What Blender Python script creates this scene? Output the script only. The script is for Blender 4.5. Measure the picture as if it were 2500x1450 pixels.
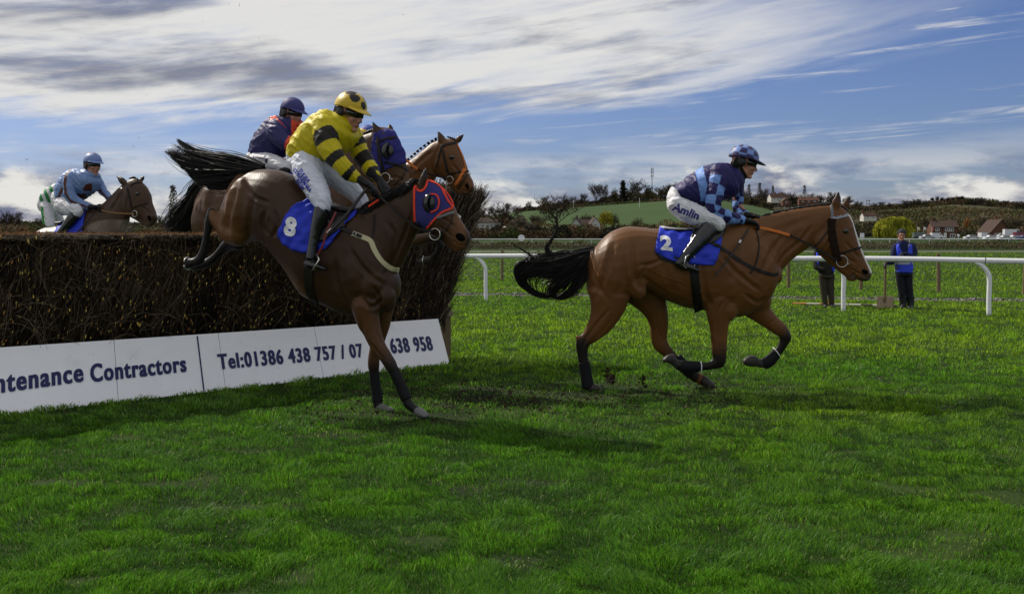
import bpy, math, random
import numpy as np
from mathutils import Vector, Matrix
from mathutils.bvhtree import BVHTree

for o in list(bpy.data.objects): bpy.data.objects.remove(o)
S = bpy.context.scene
rng = np.random.default_rng(7)
random.seed(7)

# ------------------------------------------------------------------ camera
W, HT, F, EYE, HOR = 2500.0, 1450.0, 2500.0, 1.52, 572.0
PITCH = math.atan((HT/2 - HOR)/F)
cd = bpy.data.cameras.new('camera'); cam = bpy.data.objects.new('camera', cd)
S.collection.objects.link(cam)
cd.sensor_width = 36.0; cd.lens = 36.0*F/W; cd.clip_start = 0.1; cd.clip_end = 20000
cam.location = (0, 0, EYE); cam.rotation_euler = (math.pi/2 - PITCH, 0, 0)
S.camera = cam
S.render.resolution_x = 1024; S.render.resolution_y = 593

# ------------------------------------------------------------------ light
SUN_EL, SUN_AZ = math.radians(42), math.radians(-52)      # azimuth from +Y towards +X
sun_dir = Vector((math.sin(SUN_AZ)*math.cos(SUN_EL), math.cos(SUN_AZ)*math.cos(SUN_EL), math.sin(SUN_EL)))
sl = bpy.data.lights.new('sun', 'SUN'); sl.energy = 4.0; sl.angle = math.radians(1.0); sl.color = (1.0, 0.93, 0.82)
so = bpy.data.objects.new('sun', sl); S.collection.objects.link(so)
so.rotation_euler = sun_dir.to_track_quat('Z', 'Y').to_euler()

w = bpy.data.worlds.new('World'); S.world = w; w.use_nodes = True
nt = w.node_tree; N = nt.nodes; L = nt.links
for n in list(N): N.remove(n)
def nd(tree, typ, **kw):
    n = tree.nodes.new(typ)
    for k, v in kw.items():
        if k.startswith('i_'):
            key = k[2:]; key = int(key) if key.isdigit() else key.replace('_', ' ')
            n.inputs[key].default_value = v
        else: setattr(n, k, v)
    return n
def mth(tree, op, a, b=None, c=None, clamp=False):
    n = tree.nodes.new('ShaderNodeMath'); n.operation = op; n.use_clamp = clamp
    for i, v in enumerate((a, b, c)):
        if v is None: continue
        if hasattr(v, 'is_linked') or hasattr(v, 'links'): tree.links.new(v, n.inputs[i])
        else: n.inputs[i].default_value = v
    return n.outputs[0]
def mixc(tree, fac, a, b, blend='MIX'):
    n = tree.nodes.new('ShaderNodeMix'); n.data_type = 'RGBA'; n.blend_type = blend
    for i, v in ((0, fac), (6, a), (7, b)):
        if hasattr(v, 'links'): tree.links.new(v, n.inputs[i])
        else: n.inputs[i].default_value = (tuple(v)+(1,))[:4] if isinstance(v, (tuple, list)) else v
    return n.outputs[2]
def smooth(tree, x, lo, hi):
    n = tree.nodes.new('ShaderNodeMapRange'); n.interpolation_type = 'SMOOTHSTEP'; n.clamp = True
    tree.links.new(x, n.inputs[0]); n.inputs[1].default_value = lo; n.inputs[2].default_value = hi
    return n.outputs[0]

def build_world():
    geo = nd(nt, 'ShaderNodeTexCoord')
    sep = nd(nt, 'ShaderNodeSeparateXYZ'); L.new(geo.outputs['Generated'], sep.inputs[0])
    X, Y, Z = sep.outputs
    rh = mth(nt, 'POWER', mth(nt, 'ADD', mth(nt, 'MULTIPLY', X, X), mth(nt, 'MULTIPLY', Y, Y)), 0.5)
    az = mth(nt, 'ARCTAN2', X, Y)                       # 0 straight ahead, + to the right
    el = mth(nt, 'ARCTAN2', Z, rh)                      # elevation
    sky = nd(nt, 'ShaderNodeTexSky', sky_type='NISHITA', sun_disc=False, sun_elevation=SUN_EL, sun_rotation=SUN_AZ,
             air_density=1.0, dust_density=0.6, ozone_density=3.0, altitude=50)
    skyc = mixc(nt, 1.0, sky.outputs[0], (0.45, 0.49, 0.70), 'MULTIPLY')
    # --- clouds live on layers of the direction sphere: stretched noise in (azimuth, elevation)
    def vec(sx, sy, ox=0, oy=0, shear=0.0):
        c = nd(nt, 'ShaderNodeCombineXYZ')
        L.new(mth(nt, 'ADD', mth(nt, 'MULTIPLY', az, sx), ox), c.inputs[0])
        e2 = mth(nt, 'ADD', el, mth(nt, 'MULTIPLY', az, shear))
        L.new(mth(nt, 'ADD', mth(nt, 'MULTIPLY', e2, sy), oy), c.inputs[1])
        return c.outputs[0]
    def noi(v, scale, det=6, rough=.55, dist=0.0):
        n = nd(nt, 'ShaderNodeTexNoise', i_Scale=scale, i_Detail=det, i_Roughness=rough, i_Distortion=dist)
        L.new(v, n.inputs['Vector']); return n.outputs[0]
    def sm(x, lo, hi): return smooth(nt, x, lo, hi)
    def A(*a): return mth(nt, 'ADD', *a)
    def M(*a): return mth(nt, 'MULTIPLY', *a)
    def C(x): return mth(nt, 'ADD', x, 0.0, clamp=True)
    # upper sheet: its lower rim climbs from left to right
    big = noi(vec(1.6, 6.0, 3.1, 0.4, -.10), 1.6, 7, .55, .25)
    streak = noi(vec(3.0, 34.0, 1.0, 2.0, -.16), 1.5, 5, .55, .4)
    fine = noi(vec(7.0, 40.0, 5.0, 1.0, -.12), 2.2, 8, .62, .3)
    # rim elevation (radians) as a function of azimuth
    rim = A(A(0.118, M(mth(nt, 'MINIMUM', az, 0.0), 0.05)), M(mth(nt, 'POWER', mth(nt, 'MINIMUM', mth(nt, 'MAXIMUM', az, 0.0), 0.55), 2.0), .36))  # clamp adds cloud over the unseen right and rear sky as fill light
    rim = A(rim, M(A(big, -.5), .05))
    d = mth(nt, 'SUBTRACT', el, rim)
    sheet = sm(A(A(d, M(A(streak, -.5), .085)), M(A(fine, -.5), .025)), -.010, .028)
    # right-hand upper corner thins out into blue
    corner = M(sm(A(A(az, M(el, .55)), M(A(streak, -.5), .5)), .20, .52), sm(az, 1.6, 1.0))
    low = sm(el, .225, .175)
    thin = M(corner, A(1.0, M(sm(el, .21, .30), -.75)))
    sheet = M(sheet, A(1.0, M(thin, -.85)))
    sheet = M(sheet, A(.80, M(sm(A(M(streak, .6), M(fine, .4)), .36, .56), .20)))
    # wisps in the blue band
    wmask = sm(noi(vec(2.2, 60.0, 9.3, 3.0, -.05), 1.3, 6, .6, .5), .52, .68)
    wisps = M(M(wmask, sm(fine, .35, .62)), .85)
    # left-hand lower streak
    # horizon cumulus bank
    puff = noi(vec(9.0, 20.0, 2.0, 7.0), 1.5, 8, .6, .2)
    puff2 = noi(vec(5.0, 16.0, 14.0, 1.0), 1.6, 7, .58, .1)
    top = A(.046, M(A(noi(vec(5.0, 0.0, 21.0, 0.0), 1.2, 4, .5), -.5), .11))
    cum = sm(mth(nt, 'SUBTRACT', A(top, M(A(puff, -.5), .09)), el), -.008, .016)
    veil = M(sm(noi(vec(3.0, 26.0, 4.0, 5.0), 1.4, 6, .55, .2), .42, .60), sm(el, .11, .03))
    cover = mth(nt, 'MAXIMUM', mth(nt, 'MAXIMUM', sheet, M(wisps, .75)), mth(nt, 'MAXIMUM', cum, M(veil, .8)), clamp=True)
    # cloud colour: bright tops, grey-violet undersides
    shade = sm(A(A(M(big, .48), M(A(streak, -.5), .16)), M(A(fine, -.5), .10)), ) if False else sm(A(A(A(M(big, .55), M(A(streak, -.5), .22)), M(A(fine, -.5), .12)), M(noi(vec(2.4, 15.0, 6.0, 9.0, -.06), 1.7, 6, .55, .3), .6)), .42, .60)
    c_up = mixc(nt, shade, (.27, .29, .37), (.90, .895, .88))
    c_lo = mixc(nt, sm(A(puff2, M(A(puff, -.5), .7)), .38, .60), (.20, .22, .33), (.95, .93, .88))
    ccol = mixc(nt, sm(el, .085, .06), c_up, c_lo)
    cloud_gain = CLOUD_GAIN
    csc = mixc(nt, 1.0, ccol, (cloud_gain,)*3, 'MULTIPLY')
    # the sky texture is scaled here so both share one Background strength
    out = mixc(nt, cover, skyc, csc)
    bg = nd(nt, 'ShaderNodeBackground'); L.new(out, bg.inputs[0]); bg.inputs[1].default_value = SKY_STRENGTH
    wo = nd(nt, 'ShaderNodeOutputWorld'); L.new(bg.outputs[0], wo.inputs[0])
SKY_STRENGTH = 0.10
CLOUD_GAIN = 7.1
build_world()
w.cycles.sampling_method = 'MANUAL' if hasattr(w.cycles, 'sampling_method') else w.cycles.sampling_method
try: w.cycles.sample_map_resolution = 512
except Exception: pass
S.view_settings.view_transform = 'Standard'; S.view_settings.look = 'None'
S.view_settings.exposure = 0.22; S.view_settings.gamma = 1.0
S.cycles.max_bounces = 5; S.cycles.transparent_max_bounces = 4

# ------------------------------------------------------------------ geometry helpers
cp, sp_ = math.cos(PITCH), math.sin(PITCH)
CAM = Vector((0, 0, EYE))
def ray(px, py):
    x, z = (px - W/2)/F, (HT/2 - py)/F
    return Vector((x, cp + z*sp_, z*cp - sp_))
def at(px, py, Y):
    r = ray(px, py); return CAM + r*(Y/r.y)
def ground_at(px, py, z=0.0):
    r = ray(px, py); return CAM + r*((z - EYE)/r.z)
def proj(P):
    x, y, z = P[0], P[1], P[2]-EYE
    d = y*cp - z*sp_; u = z*cp + y*sp_
    return W/2 + F*x/d, HT/2 - F*u/d

def tag(o, label=None, cat=None, group=None, kind=None):
    if label: o['label'] = label
    if cat: o['category'] = cat
    if group: o['group'] = group
    if kind: o['kind'] = kind
    return o
def empty(name, loc, label=None, cat=None, group=None):
    o = bpy.data.objects.new(name, None); o.empty_display_size = .1
    S.collection.objects.link(o); o.location = loc
    return tag(o, label, cat, group)
def adopt(o, parent):
    if parent is None: return
    # meshes are built in world coordinates: undo the offset of every ancestor
    off = Vector((0, 0, 0)); p = parent
    while p is not None:
        if p.type == 'EMPTY': off += Vector(p.location)
        p = p.parent
    o.parent = parent
    if parent.type == 'EMPTY': o.matrix_parent_inverse = Matrix.Translation(-off)
def mesh_obj(name, V, Fc, mat=None, parent=None, smooth_=False, cols=None, mats=None, midx=None):
    me = bpy.data.meshes.new(name)
    V = np.asarray(V, dtype=np.float32).reshape(-1, 3)
    if isinstance(Fc, np.ndarray):
        nf, k = Fc.shape
        me.vertices.add(len(V)); me.vertices.foreach_set('co', V.ravel())
        me.loops.add(nf*k); me.loops.foreach_set('vertex_index', Fc.astype(np.int32).ravel())
        me.polygons.add(nf); me.polygons.foreach_set('loop_start', np.arange(0, nf*k, k, dtype=np.int32))
        me.update(calc_edges=True)
    else:
        me.from_pydata([tuple(map(float, v)) for v in V], [], [list(map(int, f)) for f in Fc])
    if smooth_: me.polygons.foreach_set('use_smooth', np.ones(len(me.polygons), dtype=bool))
    for m in (mats or ([mat] if mat else [])): me.materials.append(m)
    if midx is not None: me.polygons.foreach_set('material_index', np.asarray(midx, dtype=np.int32))
    if cols is not None:
        a = me.color_attributes.new('Col', 'FLOAT_COLOR', 'POINT')
        c = np.ones((len(V), 4), dtype=np.float32); c[:, :3] = cols; a.data.foreach_set('color', c.ravel())
    me.update()
    o = bpy.data.objects.new(name, me); S.collection.objects.link(o); adopt(o, parent)
    return o
def copy_tree(o, parent=None):
    c = o.copy(); S.collection.objects.link(c)
    if parent is not None: c.parent = parent
    for ch in list(o.children): copy_tree(ch, c)
    return c

# ------------------------------------------------------------------ materials
MATS = {}
def mat(name, col=(.5, .5, .5), rough=.6, spec=.3, vary=.0, vscale=8.0, bump=0.0, bscale=60.0, metal=0.0, attr=False,
        stretch=(1, 1, 1), coat=0.0, trans=0.0, emit=None, sheen=0.0, bdet=4, col2=None, vlo=.35, vhi=.65):
    if name in MATS: return MATS[name]
    m = bpy.data.materials.new(name); m.use_nodes = True; t = m.node_tree
    b = t.nodes['Principled BSDF']
    b.inputs['Roughness'].default_value = rough; b.inputs['Specular IOR Level'].default_value = spec
    b.inputs['Metallic'].default_value = metal; b.inputs['Coat Weight'].default_value = coat
    b.inputs['Sheen Weight'].default_value = sheen
    tc = t.nodes.new('ShaderNodeTexCoord'); mp = t.nodes.new('ShaderNodeMapping'); mp.inputs['Scale'].default_value = stretch
    t.links.new(tc.outputs['Object'], mp.inputs[0])
    if attr:
        a = t.nodes.new('ShaderNodeVertexColor'); a.layer_name = 'Col'; c = a.outputs[0]
    else:
        rgb = t.nodes.new('ShaderNodeRGB'); rgb.outputs[0].default_value = tuple(col)+(1,); c = rgb.outputs[0]
    if col2 is not None:
        n = nd(t, 'ShaderNodeTexNoise', i_Scale=vscale, i_Detail=6.0, i_Roughness=.6); t.links.new(mp.outputs[0], n.inputs[0])
        c = mixc(t, smooth(t, n.outputs[0], vlo, vhi), c, col2)
    if vary > 0:
        n = nd(t, 'ShaderNodeTexNoise', i_Scale=vscale*1.7, i_Detail=5.0, i_Roughness=.6); t.links.new(mp.outputs[0], n.inputs[0])
        f = mth(t, 'ADD', mth(t, 'MULTIPLY', n.outputs[0], 2*vary), 1 - vary)
        g = t.nodes.new('ShaderNodeVectorMath'); g.operation = 'SCALE'; t.links.new(c, g.inputs[0]); t.links.new(f, g.inputs['Scale']); c = g.outputs[0]
    t.links.new(c, b.inputs['Base Color'])
    if bump > 0:
        n = nd(t, 'ShaderNodeTexNoise', i_Scale=bscale, i_Detail=float(bdet), i_Roughness=.55); t.links.new(mp.outputs[0], n.inputs[0])
        bp = t.nodes.new('ShaderNodeBump'); bp.inputs['Strength'].default_value = 1.0; bp.inputs['Distance'].default_value = bump
        t.links.new(n.outputs[0], bp.inputs['Height']); t.links.new(bp.outputs[0], b.inputs['Normal'])
    if emit:
        b.inputs['Emission Color'].default_value = tuple(emit[:3])+(1,); b.inputs['Emission Strength'].default_value = emit[3]
    if trans > 0:
        tr = t.nodes.new('ShaderNodeBsdfTranslucent'); t.links.new(c, tr.inputs[0]); mx = t.nodes.new('ShaderNodeMixShader'); mx.inputs[0].default_value = trans
        out = t.nodes['Material Output']; t.links.new(b.outputs[0], mx.inputs[1]); t.links.new(tr.outputs[0], mx.inputs[2]); t.links.new(mx.outputs[0], out.inputs[0])
    MATS[name] = m
    return m

# ------------------------------------------------------------------ numpy noise + strand meshes
def vnoise(x, y, seed=0):
    xi, yi = np.floor(x).astype(np.int64), np.floor(y).astype(np.int64); xf, yf = x-xi, y-yi
    def h(a, b):
        n = (a*374761393 + b*668265263 + seed*1442695041) & 0xffffffff
        n = ((n ^ (n >> 13))*1274126177) & 0xffffffff
        return ((n ^ (n >> 16)) & 0xffff)/65535.0
    u, v = xf*xf*(3-2*xf), yf*yf*(3-2*yf)
    return (h(xi, yi)*(1-u)+h(xi+1, yi)*u)*(1-v) + (h(xi, yi+1)*(1-u)+h(xi+1, yi+1)*u)*v
def fbm(x, y, seed=0, o=3):
    s, a, t = 0, .5, 0
    for i in range(o): s = s + a*vnoise(x*2**i, y*2**i, seed+i); t += a; a *= .5
    return s/t
def strands(P, R, flat=False):
    """P (n,k,3) centre lines, R (n,k) radii -> verts, quads as thin 3-sided tubes (or crossing-free ribbons)."""
    P = np.asarray(P, float); R = np.asarray(R, float); n, k, _ = P.shape
    T = np.gradient(P, axis=1); T /= np.linalg.norm(T, axis=2, keepdims=True)+1e-9
    a = rng.normal(size=(n, 1, 3)); B = np.cross(T, a); B /= np.linalg.norm(B, axis=2, keepdims=True)+1e-9
    C = np.cross(T, B)
    m = 2 if flat else 3
    V = np.empty((n, k, m, 3))
    for j in range(m):
        th = 2*math.pi*j/m
        V[:, :, j] = P + R[..., None]*(math.cos(th)*B + math.sin(th)*C)
    idx = np.arange(n*k*m).reshape(n, k, m); Fs = []
    for j in range(m if not flat else 1):
        j2 = (j+1) % m
        Fs.append(np.stack([idx[:, :-1, j], idx[:, :-1, j2], idx[:, 1:, j2], idx[:, 1:, j]], axis=-1).reshape(-1, 4))
    return V.reshape(-1, 3), np.concatenate(Fs), m
def catmull(P, n):
    P = np.asarray(P, float); k = len(P)
    if k == 2:
        t = np.linspace(0, 1, n)[:, None]; return P[0]*(1-t)+P[1]*t
    Q = np.vstack([2*P[0]-P[1], P, 2*P[-1]-P[-2]])
    ts = np.linspace(0, k-1-1e-9, n); i = ts.astype(int); t = (ts-i)[:, None]
    a, b, c, d = Q[i], Q[i+1], Q[i+2], Q[i+3]
    return .5*((2*b)+(-a+c)*t+(2*a-5*b+4*c-d)*t**2+(-a+3*b-3*c+d)*t**3)
def box(V, Fc, c, s, rz=0.0):
    b = len(V); ca, sa = math.cos(rz), math.sin(rz)
    for dx, dy, dz in ((-1,-1,-1),(1,-1,-1),(1,1,-1),(-1,1,-1),(-1,-1,1),(1,-1,1),(1,1,1),(-1,1,1)):
        x, y = dx*s[0]/2, dy*s[1]/2
        V.append((c[0]+x*ca-y*sa, c[1]+x*sa+y*ca, c[2]+dz*s[2]/2))
    Fc += [[b, b+3, b+2, b+1], [b+4, b+5, b+6, b+7], [b, b+1, b+5, b+4], [b+1, b+2, b+6, b+5], [b+2, b+3, b+7, b+6], [b+3, b, b+4, b+7]]
def tube(V, Fc, pts, r, n=10, cap=True):
    pts = [Vector(p) for p in pts]; b = len(V); k = len(pts)
    rr = r if hasattr(r, '__len__') else [r]*k
    up = None
    for i, p in enumerate(pts):
        t = (pts[min(i+1, k-1)] - pts[max(i-1, 0)]).normalized()
        if up is None: up = Vector((0, 0, 1)) if abs(t.z) < .9 else Vector((1, 0, 0))
        x = t.cross(up).normalized(); y = x.cross(t).normalized(); up = y
        for j in range(n):
            a = 2*math.pi*j/n; V.append(tuple(p + x*rr[i]*math.cos(a) + y*rr[i]*math.sin(a)))
    for i in range(k-1):
        for j in range(n):
            Fc.append([b+i*n+j, b+i*n+(j+1) % n, b+(i+1)*n+(j+1) % n, b+(i+1)*n+j])
    if cap: Fc.append([b+j for j in range(n)][::-1]); Fc.append([b+(k-1)*n+j for j in range(n)])
# ------------------------------------------------------------------ organic bodies: lofted volumes fused into one surface
class Frame:
    """a vertical plane through two points; pixels of a crop are laid on it at their true depth (lat > 0 is towards the camera)"""
    def __init__(s, O, d, crop=(0, 0, 1.0)):
        s.O = Vector((O[0], O[1], 0)); dd = Vector((d[0], d[1], 0)).normalized(); s.d = dd; s.L = Vector((dd.y, -dd.x, 0)); s.crop = crop
    def with_crop(s, crop):
        return Frame(s.O, s.d, crop)
    def px(s, x, y): return s.crop[0]+x/s.crop[2], s.crop[1]+y/s.crop[2]
    def P(s, x, y, lat=0.0):
        r = ray(*s.px(x, y)); t = ((s.O + s.L*lat - CAM).dot(s.L))/r.dot(s.L); return CAM + r*t
    def m(s, x, y, rp, lat=0.0):
        p = s.P(x, y, lat); return (p - CAM).dot(Vector((0, cp, -sp_)))*rp/s.crop[2]/F

class Blob:
    def __init__(s, fr): s.fr = fr; s.V = []; s.F = []; s.samples = []; s.np = 0
    def loft(s, secs, col=0, n=16, sub=3, capf=.8, pw=2.0):
        """secs: list of (c, A, B) vectors; a smooth skin runs through the ellipses c + cos A + sin B"""
        X = np.array([list(c)+list(a)+list(b) for c, a, b in secs], float)
        K = max(2, (len(secs)-1)*sub+1); Xi = catmull(X, K)
        C, A, B = Xi[:, :3], Xi[:, 3:6], Xi[:, 6:9]
        th = np.linspace(0, 2*math.pi, n, endpoint=False)
        cs, sn = np.cos(th), np.sin(th)
        cs = np.sign(cs)*np.abs(cs)**(2/pw); sn = np.sign(sn)*np.abs(sn)**(2/pw)
        rings = []
        def ring(c, a, b, k): rings.append(c + k*(cs[:, None]*a + sn[:, None]*b))
        t0 = C[0]-C[1]; t0 /= np.linalg.norm(t0)+1e-9; t1 = C[-1]-C[-2]; t1 /= np.linalg.norm(t1)+1e-9
        r0 = min(np.linalg.norm(A[0]), np.linalg.norm(B[0]))*capf; r1 = min(np.linalg.norm(A[-1]), np.linalg.norm(B[-1]))*capf
        for q in (80, 55, 28):
            a = math.radians(q); ring(C[0]+t0*r0*math.sin(a), A[0], B[0], math.cos(a))
        for i in range(K): ring(C[i], A[i], B[i], 1)
        for q in (28, 55, 80):
            a = math.radians(q); ring(C[-1]+t1*r1*math.sin(a), A[-1], B[-1], math.cos(a))
        b0 = len(s.V)
        for r in rings: s.V += [tuple(v) for v in r]
        m = len(rings)
        for i in range(m-1):
            for j in range(n):
                s.F.append([b0+i*n+j, b0+i*n+(j+1) % n, b0+(i+1)*n+(j+1) % n, b0+(i+1)*n+j])
        s.F.append([b0+j for j in range(n)][::-1]); s.F.append([b0+(m-1)*n+j for j in range(n)])
        # colour samples
        Q = max(K, 12)
        Xq = catmull(X, Q)
        for i in range(Q):
            s.samples.append((Xq[i, :3], Xq[i, 3:6], Xq[i, 6:9], s.np, i/(Q-1), col))
        s.np += 1
    def limb(s, pts, col=0, n=14, sub=3, capf=.8, sx=1.0):
        """pts: (x, y, r_px, lat[, w_m]) along the limb; r in the picture plane, w sideways"""
        fr = s.fr; C = [fr.P(p[0], p[1], p[3]) for p in pts]; secs = []
        for i, p in enumerate(pts):
            T = (C[min(i+1, len(C)-1)] - C[max(i-1, 0)]).normalized()
            Bv = fr.L - T*fr.L.dot(T)
            if Bv.length < .3: Bv = Vector((0, 0, 1)) - T*T.z
            Bv.normalize(); Nv = T.cross(Bv)
            r = fr.m(p[0], p[1], p[2], p[3])*sx; wd = (p[4] if len(p) > 4 else r/sx)
            secs.append((C[i], Nv*r, Bv*wd))
        s.loft(secs, col, n, sub, capf)
    def slab(s, secs, col=0, n=24, sub=3, pw=2.2, capf=.6, lat=0.0):
        """secs: (top x, top y, bottom x, bottom y, half width m)"""
        fr = s.fr; out = []
        for q in secs:
            tx, ty, bx, by, wd = q[:5]; la = q[5] if len(q) > 5 else lat
            a, b = fr.P(tx, ty, la), fr.P(bx, by, la)
            out.append(((a+b)/2, (a-b)/2, fr.L*wd))
        s.loft(out, col, n, sub, capf, pw)
    def ball(s, x, y, rx, ry, lat, wd, rot=0.0, col=0):
        fr = s.fr; c = fr.P(x, y, lat); mx, my = fr.m(x, y, rx, lat), fr.m(x, y, ry, lat)
        ca, sa = math.cos(rot), math.sin(rot)
        ax = fr.d*ca + Vector((0, 0, sa)); ay = -fr.d*sa + Vector((0, 0, ca))
        secs = []
        for q in (-70, -35, 0, 35, 70):
            k = math.cos(math.radians(q)); secs.append((c + ax*mx*math.sin(math.radians(q)), ay*my*k, fr.L*wd*k))
        s.loft(secs, col, 14, 2, .25)
    def ell(s, c, ax, ay, az, col=0):
        secs = []
        for q in (-70, -35, 0, 35, 70):
            k = math.cos(math.radians(q)); secs.append((c + ax*math.sin(math.radians(q)), ay*k, az*k))
        s.loft(secs, col, 14, 2, .25)
    def seg(s, pts, col=0, n=12, sub=2, ref=(0, 0, 1)):
        """free limb: (point, radius) or (point, ra, rb) with rb across ref x tangent"""
        secs = []; C = [Vector(p[0]) for p in pts]
        for i, p in enumerate(pts):
            T = (C[min(i+1, len(C)-1)]-C[max(i-1, 0)]).normalized(); R_ = Vector(ref)
            a = R_ - T*R_.dot(T)
            if a.length < .15: a = Vector((1, 0, 0)) - T*T.x
            a.normalize(); b = T.cross(a); secs.append((C[i], a*p[1], b*(p[2] if len(p) > 2 else p[1])))
        s.loft(secs, col, n, sub)
    def ballP(s, c, r, col=0):
        c = Vector(c); r = Vector(r) if hasattr(r, '__len__') else Vector((r,)*3); secs = []
        for q in (-70, -35, 0, 35, 70):
            k = math.cos(math.radians(q)); secs.append((c + Vector((0, 0, r.z*math.sin(math.radians(q)))), Vector((r.x*k, 0, 0)), Vector((0, r.y*k, 0))))
        s.loft(secs, col, 14, 2, .25)
    def build(s, name, material, parent, voxel=.012, smooth_it=5, colfn=None, noise_amp=0.0, factor=.5, grooves=(), nfreq=9.0):
        me = bpy.data.meshes.new('tmp'); me.from_pydata(s.V, [], s.F); me.update()
        o = bpy.data.objects.new('tmp', me); S.collection.objects.link(o)
        m = o.modifiers.new('r', 'REMESH'); m.mode = 'VOXEL'; m.voxel_size = voxel; m.adaptivity = 0
        if smooth_it: q = o.modifiers.new('s', 'SMOOTH'); q.iterations = smooth_it; q.factor = factor
        dg = bpy.context.evaluated_depsgraph_get(); dg.update()
        me2 = bpy.data.meshes.new_from_object(o.evaluated_get(dg)); bpy.data.objects.remove(o); bpy.data.meshes.remove(me)
        me2.name = name; nv = len(me2.vertices); co = np.empty(nv*3, np.float32); me2.vertices.foreach_get('co', co); co = co.reshape(-1, 3)
        me2.polygons.foreach_set('use_smooth', np.ones(len(me2.polygons), bool))
        if grooves or noise_amp:
            x, y, z = co[:, 0], co[:, 1], co[:, 2]-EYE; dd = y*cp - z*sp_; uu = z*cp + y*sp_
            gx = (W/2 + F*x/dd - s.fr.crop[0])*s.fr.crop[2]; gy = (HT/2 - F*uu/dd - s.fr.crop[1])*s.fr.crop[2]
            nr = np.empty(nv*3, np.float32); me2.vertices.foreach_get('normal', nr); nr = nr.reshape(-1, 3)
            lt = nr@np.array(s.fr.L, np.float32); disp = np.zeros(nv)
            for pts, wd, dep in grooves:
                C_ = catmull(np.array(pts, float), 24); dm = np.full(nv, 1e9); tm = np.zeros(nv)
                for q in range(23):
                    a_, b_ = C_[q], C_[q+1]; ab = b_-a_; h_ = np.clip(((gx-a_[0])*ab[0]+(gy-a_[1])*ab[1])/(ab@ab+1e-9), 0, 1)
                    d_ = np.hypot(gx-a_[0]-ab[0]*h_, gy-a_[1]-ab[1]*h_); k_ = d_ < dm; dm[k_] = d_[k_]; tm[k_] = (q+h_[k_])/23
                fade = np.clip(np.minimum(tm, 1-tm)*5, 0, 1)
                u_ = dm/wd; disp -= 1.35*dep*(np.exp(-u_*u_) - .35*np.exp(-((u_-1.7)/.8)**2))*fade*np.clip(np.abs(lt)*2-.2, 0, 1)
            if noise_amp and nfreq < 0:          # cloth: long soft ridges with flat valleys
                q_ = -nfreq; A_ = (co[:, 0]*.75+co[:, 2]*.65)*q_*1.9+co[:, 1]*q_*.8; B_ = (co[:, 2]*.75-co[:, 0]*.65)*q_*.55+co[:, 1]*q_*.6
                n1 = vnoise(A_+1.5*vnoise(B_, A_*.4, 4), B_, 8); n2 = vnoise(A_*2.1+2*n1, B_*1.3+9, 12)
                disp += noise_amp*((1-np.abs(2*n1-1))**1.5+.45*(1-np.abs(2*n2-1))**2-.55)
            elif noise_amp: disp += noise_amp*(fbm(co[:, 0]*nfreq+co[:, 1]*nfreq*.6, co[:, 2]*nfreq+co[:, 1]*nfreq*.5, 8, 3)-.5)
            co = (co + nr*disp[:, None]).astype(np.float32); me2.vertices.foreach_set('co', co.ravel()); me2.update()
        # nearest sample in the ellipse metric
        C = np.array([q[0] for q in s.samples]); A = np.array([q[1] for q in s.samples]); B = np.array([q[2] for q in s.samples])
        na, nb = np.linalg.norm(A, axis=1), np.linalg.norm(B, axis=1)
        pid = np.array([q[3] for q in s.samples]); tt = np.array([q[4] for q in s.samples])
        best = np.full(nv, 1e9); bi = np.zeros(nv, int); ua = np.zeros(nv); vb = np.zeros(nv)
        for i in range(len(C)):
            d = co - C[i]; da = d@A[i]/na[i]; db = d@B[i]/nb[i]; dt = np.sqrt(np.maximum((d*d).sum(1)-da*da-db*db, 0))
            e = (da/na[i])**2 + (db/nb[i])**2 + (dt/min(na[i], nb[i]))**2*.8
            k = e < best; best[k] = e[k]; bi[k] = i; ua[k] = da[k]/na[i]; vb[k] = db[k]/nb[i]
        cols0 = s.samples
        if colfn is not None:
            info = dict(co=co, a=ua, b=vb, pid=pid[bi], t=tt[bi], tagv=np.array([q[5] if isinstance(q[5], (int, float)) else 0 for q in s.samples])[bi])
            x, y, z = co[:, 0], co[:, 1], co[:, 2]-EYE; dd = y*cp - z*sp_; uu = z*cp + y*sp_
            cx, cy, cs_ = s.fr.crop
            info['px'] = (W/2 + F*x/dd - cx)*cs_; info['py'] = (HT/2 - F*uu/dd - cy)*cs_
            O3 = np.array(s.fr.O); L3 = np.array(s.fr.L)
            info['lat'] = (co-O3)@L3
            cc = colfn(info)
            a = me2.color_attributes.new('Col', 'FLOAT_COLOR', 'POINT'); c = np.ones((nv, 4), np.float32); c[:, :3] = cc; a.data.foreach_set('color', c.ravel())
        me2.materials.clear(); me2.materials.append(material)
        ob = bpy.data.objects.new(name, me2); S.collection.objects.link(ob); adopt(ob, parent)
        ob_bvh = BVHTree.FromPolygons([Vector(v) for v in co.astype(float)], [tuple(p.vertices) for p in me2.polygons])
        return ob, ob_bvh

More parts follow.
